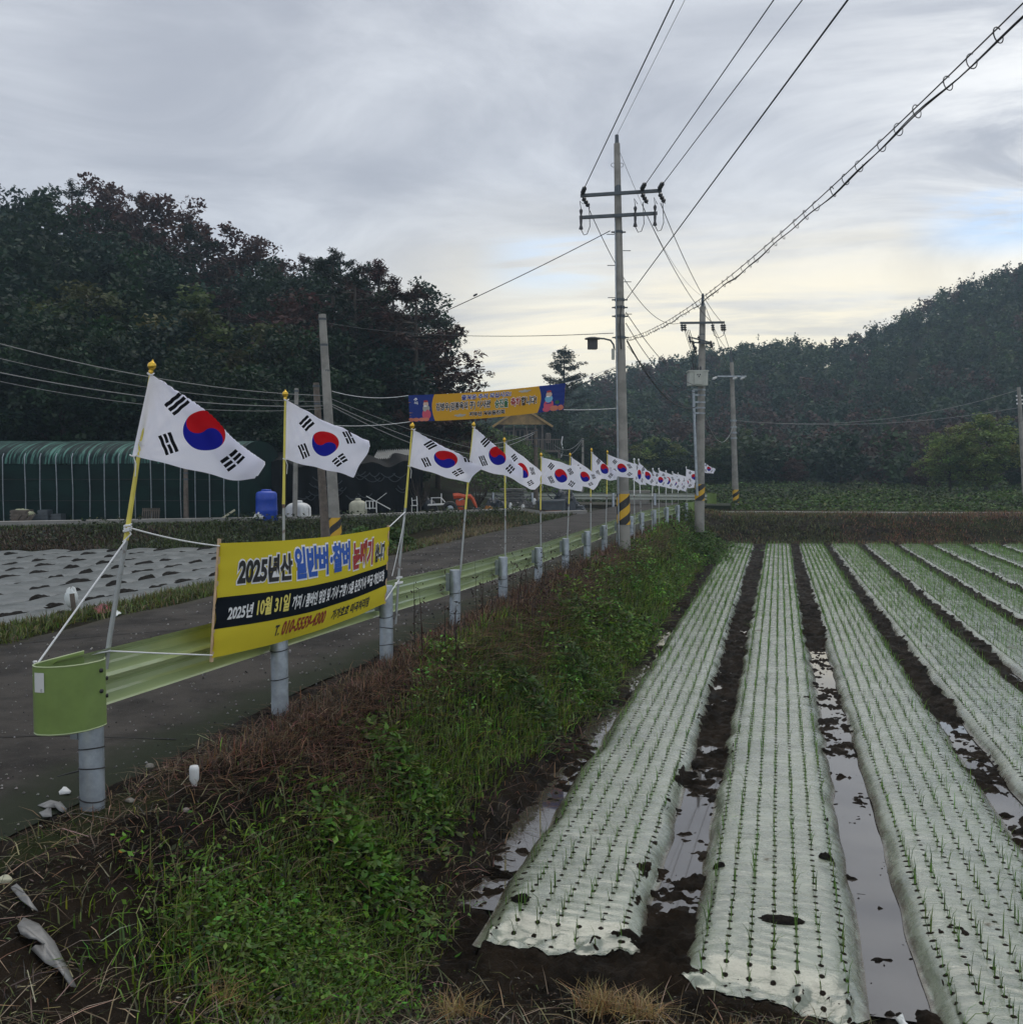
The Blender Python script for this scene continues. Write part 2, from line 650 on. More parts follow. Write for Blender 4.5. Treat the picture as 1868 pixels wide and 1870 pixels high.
xs = axis_pts(((-4.35, -2.3, 0.045), (-2.3, 3.2, 0.026), (3.2, 14, 0.08)))
ys = axis_pts(((1.4, 2.6, 0.06), (2.6, 13, 0.028), (13, 24, 0.055), (24, 46.5, 0.16)))
X, Y = np.meshgrid(xs, ys, indexing='ij')
Z = height(X, Y)
inf = sm(X, -2.5, -2.2) * sm(Y, 5.2, 6.0) * (1 - sm(Y - field_far(X), 0.0, 1.0))
lump = sm(fbm(X * 9.5, Y * 9.5, 5, 3), -0.12, 0.22) * (0.035 + 0.03 * fbm(X * 3.1, Y * 3.1, 19, 2)) + sm(fbm(X * 19, Y * 19, 29, 2), 0.0, 0.3) * 0.022
clod = 0.045 * fbm(X * 4.2, Y * 4.2, 5, 4) + lump + 0.012 * fbm(X * 31, Y * 31, 9, 2) - 0.028
slope_n = 0.05 * fbm(X * 2.1, Y * 2.1, 21, 4) + 0.025 * fbm(X * 11, Y * 11, 31, 2)
edge_n = 0.022 * fbm(X * 6, Y * 3.0, 23, 3) - 0.035 * (1 - sm(X, -4.3, -3.98))
slope_n = slope_n + 0.016 * np.abs(fbm(X * 23, Y * 23, 37, 2))
w_ = sm(X, -4.0, -3.6)
Z = Z + inf * (furrow_level(X, Y) + clod) + (1 - inf) * (slope_n * w_ + edge_n * (1 - w_))


def soil_mat():
    m = bpy.data.materials.new("wet dark soil")
    m.use_nodes = True
    nt = m.node_tree
    b = nt.nodes["Principled BSDF"]
    tc = nt.nodes.new("ShaderNodeTexCoord").outputs["Object"]
    c = mixc(nt, noise(nt, tc, 2.2, 7, 0.65).smooth(0.35, 0.65), (0.006, 0.0045, 0.003), (0.020, 0.014, 0.009))
    c = mixc(nt, noise(nt, tc, 40, 4, 0.7).smooth(0.55, 0.75) * 0.6, c, (0.045, 0.032, 0.020))
    nt.links.new(c, b.inputs["Base Color"])
    nt.links.new(noise(nt, tc, 3.5, 5, 0.6).smooth(0.35, 0.65, 0.6, 0.98).k, b.inputs["Roughness"])
    b.inputs["Specular IOR Level"].default_value = 0.07
    bn = nt.nodes.new("ShaderNodeBump")
    bn.inputs["Strength"].default_value = 0.8
    bn.inputs["Distance"].default_value = 0.03
    nt.links.new(noise(nt, tc, 28, 6, 0.7).k, bn.inputs["Height"])
    nt.links.new(bn.outputs[0], b.inputs["Normal"])
    return m


M['soil'] = soil_mat()
grid_mesh("field_soil", np.stack((X, Y, Z), 2), M['soil'], kind='structure')
SOIL_X, SOIL_Y, SOIL_Z = xs, ys, Z


def soil_z(x, y):
    """height of the built soil sheet (bilinear)"""
    x = np.clip(x, SOIL_X[0], SOIL_X[-1] - 1e-3); y = np.clip(y, SOIL_Y[0], SOIL_Y[-1] - 1e-3)
    i = np.clip(np.searchsorted(SOIL_X, x, 'right') - 1, 0, len(SOIL_X) - 2)
    j = np.clip(np.searchsorted(SOIL_Y, y, 'right') - 1, 0, len(SOIL_Y) - 2)
    fx = (x - SOIL_X[i]) / (SOIL_X[i + 1] - SOIL_X[i]); fy = (y - SOIL_Y[j]) / (SOIL_Y[j + 1] - SOIL_Y[j])
    return (SOIL_Z[i, j] * (1 - fx) + SOIL_Z[i + 1, j] * fx) * (1 - fy) + (SOIL_Z[i, j + 1] * (1 - fx) + SOIL_Z[i + 1, j + 1] * fx) * fy


def gz(x, y):
    x = np.asarray(x, float); y = np.asarray(y, float)
    near = (x > -4.3) & (x < 13.9) & (y > 1.5) & (y < 46.4)
    return np.where(near, soil_z(x, y), height(x, y))


# standing water in the furrows
mw = bpy.data.materials.new("muddy water")
mw.use_nodes = True
b_ = mw.node_tree.nodes["Principled BSDF"]
b_.inputs["Base Color"].default_value = (0.060, 0.052, 0.046, 1)
b_.inputs["Roughness"].default_value = 0.03
b_.inputs["IOR"].default_value = 1.9
b_.inputs["Specular IOR Level"].default_value = 0.8
M['water'] = mw
for x0, x1, y0, y1, z in ((-2.45, -1.78, 6.95, 22.5, -0.045), (-1.02, -0.34, 6.55, 23.5, -0.022), (0.40, 1.16, 6.15, 20.2, -0.028), (1.95, 2.7, 6.4, 15.8, -0.030), (3.35, 4.05, 8.0, 19.5, -0.030)):
    yy = np.linspace(y0, y1, 24)
    P = np.array([[(x + 0.1 * (y - 6) / 37, y, z) for x in (x0, x1)] for y in yy])
    grid_mesh("water", P, M['water'], kind='structure')

# ------------------------------------------------------------------ roads and paths


def asphalt():
    m = bpy.data.materials.new("worn asphalt")
    m.use_nodes = True
    nt = m.node_tree
    b = nt.nodes["Principled BSDF"]
    tc = nt.nodes.new("ShaderNodeTexCoord").outputs["Object"]
    c = mixc(nt, noise(nt, tc, 0.9, 8, 0.72).smooth(0.35, 0.62), (0.018, 0.0165, 0.015), (0.055, 0.050, 0.045))
    c = mixc(nt, noise(nt, tc, 120, 3, 0.7).smooth(0.62, 0.72) * 0.8, c, (0.19, 0.18, 0.17))
    c = mixc(nt, noise(nt, tc, 90, 3, 0.7).smooth(0.60, 0.70) * 0.8, c, (0.018, 0.018, 0.018))
    x, y, z = sep(nt, tc)
    # mossy dirt collected along the rail edge
    e = (x + noise(nt, tc, 2.5, 5, 0.6) * 0.7).smooth(-4.35, -3.85)
    c = mixc(nt, e, c, (0.020, 0.026, 0.014))
    e2 = (x + noise(nt, tc, 2.0, 5, 0.6) * 0.7).smooth(-7.7, -8.3)
    c = mixc(nt, e2 * 0.8, c, (0.045, 0.042, 0.028))
    nt.links.new(c, b.inputs["Base Color"])
    b.inputs["Roughness"].default_value = 0.85
    b.inputs["Specular IOR Level"].default_value = 0.15
    bn = nt.nodes.new("ShaderNodeBump")
    bn.inputs["Strength"].default_value = 0.6
    bn.inputs["Distance"].default_value = 0.008
    nt.links.new(noise(nt, tc, 110, 4, 0.7).k, bn.inputs["Height"])
    nt.links.new(bn.outputs[0], b.inputs["Normal"])
    return m


M['asphalt'] = asphalt()
ys = axis_pts(((-12, 2, 1.0), (2, 54, 0.4)))
us = np.linspace(0, 1, 24)
P = np.zeros((len(us), len(ys), 3))
for j, y in enumerate(ys):
    xl = -8.45 + 0.10 * vnoise(y * 0.8, 0.0, 2) + 0.5 * sm(y, 34, 50)
    xr = -4.02 + 0.07 * vnoise(y * 1.1, 5.0, 4) + 0.7 * sm(y, 30, 48)
    P[:, j, 0] = xl + (xr - xl) * us
    P[:, j, 1] = y
    P[:, j, 2] = 1.30 + 0.035 * (1 - (2 * us - 1) ** 4) + 0.004 * vnoise(P[:, j, 0] * 2, y * 2, 8)
grid_mesh("road", P, M['asphalt'], kind='structure')


def crack(pts, w):
    """open joint in the asphalt: a thin strip following pts"""
    pts = [np.array(p, float) for p in pts]
    fine = []
    for a, b in zip(pts[:-1], pts[1:]):
        n = max(2, int(np.linalg.norm(b - a) / 0.15))
        fine += [a + (b - a) * i / n for i in range(n)]
    fine.append(pts[-1])
    fine = np.array(fine)
    jit = np.array([vnoise(i * 0.45, 3.3, 6) for i in range(len(fine))]) * 0.03
    d = np.gradient(fine, axis=0); nrm = np.stack((-d[:, 1], d[:, 0]), 1); nrm /= np.linalg.norm(nrm, axis=1, keepdims=True)
    ctr = fine + nrm * jit[:, None]
    ww = w * (0.6 + 0.5 * np.abs(vnoise(np.arange(len(fine)) * 0.7, 1.0, 3)))
    L, Rr = ctr + nrm * ww[:, None], ctr - nrm * ww[:, None]
    u = lambda x: 1.30 + 0.035 * (1 - (2 * (x + 8.45) / 4.43 - 1) ** 4) + 0.006
    return np.stack((np.column_stack((L, u(L[:, 0]))), np.column_stack((Rr, u(Rr[:, 0])))), 0)


M['crack'] = mat("dark road joint", (0.012, 0.012, 0.011), 0.95)
for pts, w in ((((-8.4, 9.0), (-6.6, 10.6), (-5.9, 13.0), (-5.6, 17.5), (-5.4, 24)), 0.012), (((-8.4, 5.1), (-6.6, 5.55), (-4.2, 6.2)), 0.012), (((-8.4, 15.2), (-4.1, 15.6)), 0.010)):
    Pk = crack(pts, w)
    grid_mesh("road_joint", Pk, M['crack'], kind='structure')

M['concrete_path'] = mat("pale path concrete", (0.27, 0.265, 0.25), 0.85, vary=0.25, vscale=2, bump=0.15)


def ribbon(name, pts, width, z, thick, m):
    """raised concrete strip along pts"""
    pts = np.array(pts, float)
    d = np.gradient(pts, axis=0); n = np.stack((-d[:, 1], d[:, 0]), 1); n /= np.linalg.norm(n, axis=1, keepdims=True)
    L, Rr = pts + n * width / 2, pts - n * width / 2
    zz = np.full(len(pts), z) if np.isscalar(z) else np.array(z)
    P = np.stack((np.column_stack((L, zz - thick)), np.column_stack((L, zz)), np.column_stack((Rr, zz)), np.column_stack((Rr, zz - thick))), 0)
    mb = MB().grid(P, False)
    o = mb.build(name, m)
    return tag(o, kind='structure')


cx_ = np.linspace(-34, -8.0, 40)
ribbon("terrace_kerb", np.column_stack((cx_, curb_y(cx_))), 0.35, np.maximum(height(cx_, curb_y(cx_)), 1.3) + 0.15, 0.5, M['concrete_path'])
px_ = np.linspace(-3.3, 40, 40)
ribbon("field_path", np.column_stack((px_, 49.4 + 0.17 * (px_ + 3.2))), 0.7, 1.15, 0.5, M['concrete_path'])
ribbon("cross_road", np.column_stack((np.linspace(-46, -2.2, 40), 54.5 + 0.04 * np.linspace(-46, -2.2, 40))), 3.6, 1.33, 0.5, M['asphalt'])

# ------------------------------------------------------------------ plastic-mulched seedling beds
ROW, STEP = 0.148, 0.115


def film_mat():
    m = bpy.data.materials.new("translucent mulch film over soil")
    m.use_nodes = True
    nt = m.node_tree
    b = nt.nodes["Principled BSDF"]
    uv = nt.nodes.new("ShaderNodeUVMap").outputs[0]
    u, v, _ = sep(nt, uv)
    tc = nt.nodes.new("ShaderNodeTexCoord").outputs["Object"]
    n1 = noise(nt, tc, 1.6, 6, 0.62)
    n2 = noise(nt, tc, 11, 5, 0.65)
    c = mixc(nt, (n1 * 0.6 + n2 * 0.4).smooth(0.36, 0.62), (0.12, 0.145, 0.10), (0.235, 0.27, 0.20))
    spots = noise(nt, tc, 26, 4, 0.7).smooth(0.62, 0.74) * 0.5
    c = mixc(nt, spots, c, (0.14, 0.15, 0.125))
    front = (noise(nt, tc, 5, 5, 0.6) * 0.8 + v * -0.9 + 5.55).smooth(0.0, 0.3) * 0.0
    rag = (u.abs() + noise(nt, tc, 7, 5, 0.7) * 0.16).smooth(0.59, 0.65) * 0.85
    c = mixc(nt, rag, c, (0.07, 0.055, 0.04))
    # dirt splashed over parts of the film
    dirt = (noise(nt, tc, 2.3, 7, 0.7).smooth(0.63, 0.72)) * 0.75
    c = mixc(nt, dirt, c, (0.075, 0.055, 0.035))
    # punched holes, bare soil showing
    fu = (u / ROW + 0.5).fract() - 0.5
    fv = (v / STEP + 0.5).fract() - 0.5
    du, dv = fu * ROW, fv * STEP
    wob = noise(nt, tc, 60, 2, 0.5) * 0.012
    hole = ((du * du + dv * dv).sqrt() + wob - 0.006).smooth(0.0215, 0.0165) * (u.abs() < (ROW * 3.5))
    hx = mixc(nt, hole, c, (0.016, 0.012, 0.009))
    nt.links.new(hx, b.inputs["Base Color"])
    r = (n2 * 0.5 + n1 * 0.5).smooth(0.35, 0.65, 0.16, 0.36).max(hole * 0.9).max(dirt * 0.8)
    nt.links.new(r.k, b.inputs["Roughness"])
    nt.links.new((hole.max(dirt) * -0.45 + 0.5).k, b.inputs["Specular IOR Level"])
    nt.links.new(((hole.max(dirt).max(rag)).inv() * 1.0).k, b.inputs["Coat Weight"])
    nt.links.new(noise(nt, tc, 2.7, 6, 0.65).smooth(0.40, 0.62, 0.04, 0.24).k, b.inputs["Coat Roughness"])
    cb_ = nt.nodes.new("ShaderNodeBump")
    cb_.inputs["Strength"].default_value = 0.5
    cb_.inputs["Distance"].default_value = 0.02
    cw_ = noise(nt, comb(nt, u * 4.0, v * 9.0, 0.0), 1.0, 4, 0.6, 1.2) + noise(nt, comb(nt, u * 9.0, v * 55.0, 0.0), 1.0, 3, 0.6, 0.5) * 0.25
    nt.links.new(cw_.k, cb_.inputs["Height"])
    nt.links.new(cb_.outputs[0], b.inputs["Coat Normal"])
    b.inputs["Coat IOR"].default_value = 1.7
    bn = nt.nodes.new("ShaderNodeBump")
    bn.inputs["Strength"].default_value = 0.55
    bn.inputs["Distance"].default_value = 0.012
    st = comb(nt, u * 1.0, v * 1.0, 0.0)
    wr = noise(nt, comb(nt, u * 5.0, v * 22.0, 0.0), 1.0, 5, 0.6, 0.8) * 0.7 + noise(nt, tc, 45, 4, 0.6) * 0.5
    nt.links.new(wr.k, bn.inputs["Height"])
    nt.links.new(bn.outputs[0], b.inputs["Normal"])
    return m


M['film'] = film_mat()
BED_LABEL = (
    "plastic mulched seedling bed beside the weedy bank, next to the roadside ditch",
    "central plastic mulched bed with brown soil spilled on its front end",
    "plastic mulched bed right of the long puddle, cut by the photo's bottom edge",
    "fourth mulched bed counted from the weedy bank, right of a water speckled furrow",
    "fifth mulched seedling bed counted from the weedy bank",
    "sixth mulched seedling bed counted from the weedy bank",
    "seventh mulched seedling bed counted from the weedy bank",
    "eighth mulched seedling bed counted from the weedy bank",
    "ninth mulched bed from the bank, showing only its far half",
    "mulched bed farthest from the bank, just its far corner in view",
)


def bed_profile(k, u, y):
    """film height above the field for offset u from the bed's middle"""
    hw = BED_W / 2 + 0.03 * vnoise(y * 1.7, k * 9.1 + 3, 12) * np.sign(u + 1e-6)
    s = np.clip(np.abs(u) / hw, 0, 1.0)
    z = 0.128 * (1 - s ** 8) + 0.003 * (1 - s * s)
    end = sm(y, BED_Y0[k], BED_Y0[k] + 0.42)
    rip = 0.007 * fbm(u * 3 + k * 5, y * 7, 40 + k, 3) + 0.0035 * np.sin(y * 46 + 9 * vnoise(u * 3, y * 2, 7)) * (0.25 + 0.75 * (1 - sm(y, BED_Y0[k] + 0.6, BED_Y0[k] + 2.4))) * (0.5 + 0.5 * vnoise(u * 4, y * 1.3, 77))
    return -0.02 + (z + rip) * (0.12 + 0.88 * end)


for k in range(NB):
    yfar = float(field_far(bed_x(k, 42))) - 0.25
    ys = axis_pts(((BED_Y0[k] - 0.02, 9, 0.022), (9, 16, 0.05), (16, yfar, 0.12)))
    us = np.concatenate((np.linspace(-0.575, -0.44, 9), np.linspace(-0.41, 0.41, 25), np.linspace(0.44, 0.575, 9)))
    U, Yg = np.meshgrid(us, ys, indexing='ij')
    yo = Yg + 0.10 * vnoise(U * 3, k * 3.0, 5) * (1 - sm(Yg, BED_Y0[k], BED_Y0[k] + 0.7)) + 0.12 * (np.abs(U) / 0.56) ** 4 * (1 - sm(Yg, BED_Y0[k], BED_Y0[k] + 0.8))
    P = np.stack((bed_x(k, Yg) + U + 0.02 * vnoise(Yg * 2.2, U * 0 + k, 15) * (np.abs(U) > 0.45), yo, bed_profile(k, U, Yg)), 2)
    tuck = 1 - sm(yo, BED_Y0[k] + 0.15, BED_Y0[k] + 0.5)
    P[..., 2] = np.where(tuck > 0, np.maximum(P[..., 2], (soil_z(P[..., 0], P[..., 1]) + 0.010) * tuck + P[..., 2] * (1 - tuck)), P[..., 2])
    o = grid_mesh("mulched_bed", P, M['film'], loc=(bed_x(k, BED_Y0[k]), BED_Y0[k], 0), uv=np.stack((U, Yg), 2))
    tag(o, BED_LABEL[k], "garden bed", "plastic mulched seedling beds")

# ------------------------------------------------------------------ leaf and blade builders


def blades(P, h, w, lean, tint, ang=None, face=None, bend=0.35):
    """curved grass blades: base points P, heights, widths, lean (tip offset / height), colours"""
    n = len(P)
    h = np.broadcast_to(h, n); w = np.broadcast_to(w, n); lean = np.broadcast_to(lean, n)
    ang = rng.uniform(0, 2 * np.pi, n) if ang is None else ang
    face = ang + np.pi / 2 + rng.normal(0, 0.5, n) if face is None else face
    d = np.stack((np.cos(ang), np.sin(ang), np.zeros(n)), 1)
    s = np.stack((np.cos(face), np.sin(face), np.zeros(n)), 1) * (w / 2)[:, None]
    hl = (h * lean)[:, None]
    up = np.array((0, 0, 1.0))
    zt = (h / np.sqrt(1 + lean ** 2 * 0.6))[:, None]
    mid = P + d * hl * bend + up * zt * 0.62
    tip = P + d * hl + up * zt * (1 - 0.25 * np.clip(lean, 0, 2))[:, None]
    V = np.stack((P - s, P + s, mid - s * 0.85, mid + s * 0.85, tip - s * 0.12, tip + s * 0.12), 1).reshape(-1, 3)
    b = np.arange(n)[:, None] * 6
    F = np.concatenate((b + np.array((0, 1, 3, 2)), b + np.array((2, 3, 5, 4))), 1).reshape(-1, 4)
    C = np.repeat(tint, 6, 0)
    return V, F, C


def leaves(P, size, tint, aspect=0.55, up=0.5, nrm=None):
    """flat diamond-ish leaf quads at P, random facing (up: bias of the normals to the sky)"""
    n = len(P)
    size = np.broadcast_to(size, n)
    N = rng.normal(0, 1, (n, 3)); N[:, 2] = np.abs(N[:, 2]) * (1 + up) + up
    if nrm is not None:
        N = nrm + 0.6 * rng.normal(0, 1, (n, 3))
    N /= np.linalg.norm(N, axis=1, keepdims=True)
    A = rng.normal(0, 1, (n, 3)); A -= N * np.sum(A * N, 1, keepdims=True); A /= np.linalg.norm(A, axis=1, keepdims=True)
    B = np.cross(N, A)
    a, b = A * (size / 2)[:, None], B * (size / 2 * aspect)[:, None]
    V = np.stack((P - a, P - a * 0.1 + b, P + a, P - a * 0.1 - b), 1).reshape(-1, 3)
    F = (np.arange(n)[:, None] * 4 + np.arange(4)).astype(int)
    return V, F, np.repeat(tint, 4, 0)


def merge(parts):
    V, F, C, n = [], [], [], 0
    for v, f, c in parts:
        V.append(v); F.append(f + n); C.append(c); n += len(v)
    return np.concatenate(V), np.concatenate(F), np.concatenate(C)


def tints(n, base, var=0.25, hue=0.12):
    base = np.array(base)
    return np.clip(base * (1 + rng.normal(0, var, (n, 1))) * (1 + rng.normal(0, hue, (n, 3))), 0.003, 0.9)


def stuff(name, parts, m, label, smooth=True):
    V, F, C = merge(parts)
    o = link(name, np_mesh(name, V, F, m, C, smooth))
    o['kind'] = 'stuff'
    o['label'] = label
    return o


# ------------------------------------------------------------------ the seedlings
cand = []
for k in range(NB):
    yfar = float(field_far(bed_x(k, 42))) - 0.5
    j = np.arange(math.ceil((BED_Y0[k] + 0.12) / STEP), int(yfar / STEP))
    for r in range(-3, 4):
        y = j * STEP
        u = np.full(len(y), r * ROW)
        keep = rng.random(len(y)) < (0.80 if k else 0.72)
        y, u = y[keep] + rng.normal(0, 0.008, keep.sum()), u[keep] + rng.normal(0, 0.006, keep.sum())
        cand.append(np.column_stack((bed_x(k, y) + u, y, bed_profile(k, u, y) - 0.004)))
cand = np.concatenate(cand)
v_ = cand - np.array((0, 0, EYE))
dep = v_ @ FW
pxx = PX + FPX * (v_ @ RT) / dep
pyy = PY - FPX * (v_ @ UP) / dep
see = (pxx > -60) & (pxx < 1930) & (pyy < 1935)
cand, dep, pyy, pxx = cand[see], dep[see], pyy[see], pxx[see]
order = np.argsort(dep)
inside = [i for i in order if pxx[i] < 1866 and pyy[i] < 1866][:296]
near_set = set(inside)
rest = np.array([i for i in range(len(cand)) if i not in near_set])


def shoot(P, sc=1.0):
    n = len(P)
    grow = 1.0 + 0.45 * sm(P[:, 1], 12, 26) if n > 1 else np.ones(1)
    pts = np.repeat(P, 3, 0) + np.column_stack((rng.normal(0, 0.004, (n * 3, 2)), np.zeros(n * 3)))
    h = np.clip(rng.normal(0.10, 0.045, n * 3), 0.025, 0.2) * sc
    return blades(pts, h * np.repeat(grow, 3), rng.uniform(0.004, 0.0075, n * 3) * np.repeat(grow, 3), np.abs(rng.normal(0.35, 0.45, n * 3)), tints(n * 3, (0.115, 0.235, 0.035), 0.35))


protos = []
for q in range(7):
    V, F, C = shoot(np.zeros((1, 3)), 1.05)
    protos.append(np_mesh("seedling", V, F, M['blade'], C))
for i in inside:
    o = link("seedling", protos[random.randrange(7)], None, cand[i])
    o.rotation_euler = (0, 0, random.uniform(0, 6.28))
    s_ = random.uniform(0.7, 1.25)
    o.scale = (s_, s_, s_)
    tag(o, "thin green shoot in a punched hole near the beds' front ends", "seedling", "seedlings nearest the front of the mulched beds")
P = cand[rest]
far = np.clip((dep[rest] - 12) / 30, 0, 1)
parts = [shoot(P)]
stuff("seedlings", parts, M['blade'], "rows of small green shoots farther along the mulched beds")

# ------------------------------------------------------------------ weeds, grass and dead stalks


def scatter(n, x0, x1, y0, y1, keep):
    x = rng.uniform(x0, x1, n)
    # more stems per metre close to the front, where each one is seen
    y = y0 * (y1 / y0) ** rng.random(n) if y0 > 0.5 else rng.uniform(y0, y1, n)
    ok = rng.random(n) < np.clip(keep(x, y), 0, 1)
    x, y = x[ok], y[ok]
    return np.column_stack((x, y, gz(x, y) - 0.01))


def bank_u(x):
    """0 at the rail, 1 at the ditch"""
    return np.clip((x + 3.7) / 1.5, 0, 1)


def d_green(x, y):
    u = bank_u(x)
    n = fbm(x * 1.1, y * 0.7, 51, 3)
    a = sm(u + 0.35 * n + 0.12 * sm(y, 7, 11), 0.20, 0.46) * (1 - sm(x + 0.12 * n, -2.80 + 0.42 * sm(y, 8, 14), -2.55 + 0.40 * sm(y, 8, 14)))
    patch = np.exp(-(((x + 2.62) / 0.40) ** 2 + ((y - 5.2) / 1.0) ** 2)) * 1.4
    near = sm(y + 0.6 * n, 5.2, 6.4)
    return np.maximum(a * near, patch) * (0.55 + 0.6 * sm(fbm(x * 2.3, y * 1.6, 57, 3), -0.25, 0.3))


def d_dry(x, y):
    u = bank_u(x)
    n = fbm(x * 1.3, y * 0.6, 61, 3)
    return (1 - sm(u + 0.3 * n, 0.25, 0.55)) * 0.85 * sm(y + n, 5.2, 6.6) * sm(x, -3.95, -3.7) + 0.06


gp = []
P = scatter(120000, -3.9, -2.15, 3.6, 43, d_green)
n = len(P)
sc = np.clip(P[:, 1] / 9, 0.85, 1.7)
gp.append(blades(P, rng.uniform(0.05, 0.19, n) * sc, rng.uniform(0.006, 0.013, n) * sc, np.abs(rng.normal(0.75, 0.6, n)), tints(n, (0.092, 0.160, 0.014), 0.7, 0.2)))
# loose seed-head stems
P = scatter(5000, -3.4, -2.2, 4.2, 30, d_green)
n = len(P)
gp.append(blades(P, rng.uniform(0.16, 0.34, n), 0.006, np.abs(rng.normal(0.6, 0.5, n)), tints(n, (0.15, 0.17, 0.055), 0.4)))
# grass strip on the road's other verge and along the kerb
def d_verge(x, y):
    return sm(x, -10.4, -9.6) * (1 - sm(x + 0.25 * vnoise(y * 1.3, 0, 9), -8.75, -8.4)) * (0.5 + 0.8 * sm(fbm(x, y, 71, 3), -0.4, 0.3))
P = scatter(60000, -10.5, -8.3, 7, 40, d_verge)
n = len(P)
t_ = tints(n, (0.085, 0.11, 0.022), 0.45, 0.18)
dry = rng.random(n) < sm(P[:, 1], 14, 30) * 0.75 + 0.12
t_[dry] = tints(dry.sum(), (0.17, 0.135, 0.075), 0.4)
gp.append(blades(P, rng.uniform(0.05, 0.20, n), rng.uniform(0.01, 0.02, n), np.abs(rng.normal(0.6, 0.5, n)), t_))
# bank behind the mulched field and the terrace grass
x = rng.uniform(-34, -8.2, 90000); y = curb_y(x) + rng.uniform(-8.5, 1.6, len(x)) 
yb_ = 24.5 + 0.52 * (x + 15.2)
ok = (y > yb_ + 0.3) & (np.abs(y - curb_y(x)) > 0.22)
x, y = x[ok], y[ok]
P = np.column_stack((x, y, height(x, y)))
n = len(P)
tt = tints(n, (0.042, 0.062, 0.014), 0.5)
dk = rng.random(n) < sm(fbm(x * 0.25, y * 0.25, 83, 3), -0.1, 0.4)
tt[dk] = tints(dk.sum(), (0.060, 0.038, 0.020), 0.5)
top = y > curb_y(x)
tt[top] = tints(top.sum(), (0.050, 0.085, 0.018), 0.4)
hh = rng.uniform(0.06, 0.24, n) * np.where(top, 0.45, 1.0) * (0.35 + 0.65 * sm(curb_y(x) - y, 0.2, 1.6) + 0.3 * top)
gp.append(blades(P, hh, rng.uniform(0.015, 0.035, n), np.abs(rng.normal(0.9, 0.6, n)), tt))
stuff("grass", gp, M['blade'], "green grass and weeds on the banks and verges")

# dead reddish straw below the rail, on the near slope and on the bank at the field's far end
dp = []
P = scatter(150000, -3.95, -2.2, 4.2, 42, d_dry)
n = len(P)
sc = np.clip(P[:, 1] / 9, 0.85, 1.7)
dp.append(blades(P, rng.uniform(0.05, 0.19, n) * sc, rng.uniform(0.004, 0.009, n) * sc, np.abs(rng.normal(1.5, 1.0, n)), tints(n, (0.120, 0.072, 0.044), 0.75, 0.16), bend=0.5))
P = scatter(52000, -3.9, 1.6, 2.4, 6.3, lambda x, y: (0.10 + 0.5 * sm(fbm(x * 1.7, y * 1.7, 91, 3), 0.0, 0.5)) * (1 - sm(y - (5.75 + 0.35 * sm(x, 0.3, 1.2) * -1), 0.0, 0.3) * sm(x, -2.4, -2.0)))
n = len(P)
tn = tints(n, (0.095, 0.068, 0.036), 0.8, 0.15)
gr = rng.random(n) < 0.35
tn[gr] = tints(gr.sum(), (0.075, 0.10, 0.024), 0.5)
dp.append(blades(P, rng.uniform(0.03, 0.12, n), rng.uniform(0.003, 0.007, n), np.abs(rng.normal(1.4, 1.0, n)), tn, bend=0.5))
# straw tufts at the foot of the frame
for cx, cy, m_ in ((-0.95, 5.62, 260), (-0.72, 5.60, 220), (-1.75, 5.3, 160), (-0.2, 5.45, 120), (-2.6, 4.2, 120)):
    a = rng.uniform(0, 6.28, m_); r_ = np.abs(rng.normal(0, 0.10, m_))
    x, y = cx + r_ * np.cos(a), cy + r_ * np.sin(a) * 0.7
    dp.append(blades(np.column_stack((x, y, gz(x, y))), rng.uniform(0.08, 0.20, m_), rng.uniform(0.003, 0.005, m_), np.abs(rng.normal(0.8, 0.5, m_)), tints(m_, (0.34, 0.235, 0.10), 0.35)))
# far bank
x = rng.uniform(-3.6, 34, 110000); y = field_far(x) + rng.uniform(0.25, 7.5, len(x))
ok = rng.random(len(x)) < 0.25 + 0.8 * sm(fbm(x * 0.7, y * 0.9, 97, 3), -0.25, 0.3)
x, y = x[ok], y[ok]
P = np.column_stack((x, y, height(x, y)))
n = len(P)
tt = tints(n, (0.15, 0.078, 0.045), 0.6, 0.16)
gg = rng.random(n) < 0.20 + 0.5 * sm(fbm(x * 0.5, y * 0.8, 94, 3), -0.1, 0.3) + 0.5 * (1 - sm(x + 6 * fbm(x * 0.2, y * 0.5, 95, 2), -1, 9))
tt[gg] = tints(gg.sum(), (0.085, 0.095, 0.030), 0.5)
dp.append(blades(P, rng.uniform(0.06, 0.30, n) * (0.7 + 0.8 * np.clip(fbm(x * 0.9, y * 0.9, 99, 2), 0, 1)), rng.uniform(0.012, 0.03, n), np.abs(rng.normal(1.1, 0.7, n)), tt))
stuff("dry_grass", dp, M['blade'], "dead brown straw and stalks on the banks")

# broad-leaved weeds
wp = []
P = scatter(5200, -3.75, -2.2, 4.0, 43, lambda x, y: d_green(x, y) * sm(fbm(x * 1.5, y * 1.0, 101, 3), -0.1, 0.35))
n = len(P)
m_ = 14
sc = np.clip(P[:, 1] / 9, 0.8, 1.9)
Q = np.repeat(P, m_, 0)
s2 = np.repeat(sc, m_)
Q = Q + np.column_stack((rng.normal(0, 0.075, (n * m_, 2)) * s2[:, None], rng.uniform(0.02, 0.20, n * m_) * s2))
tw = np.repeat(tints(n, (0.080, 0.165, 0.018), 0.45, 0.2), m_, 0) * rng.uniform(0.7, 1.3, (n * m_, 1))
wp.append(leaves(Q, rng.uniform(0.03, 0.065, n * m_) * s2, tw, 0.5, 0.6))
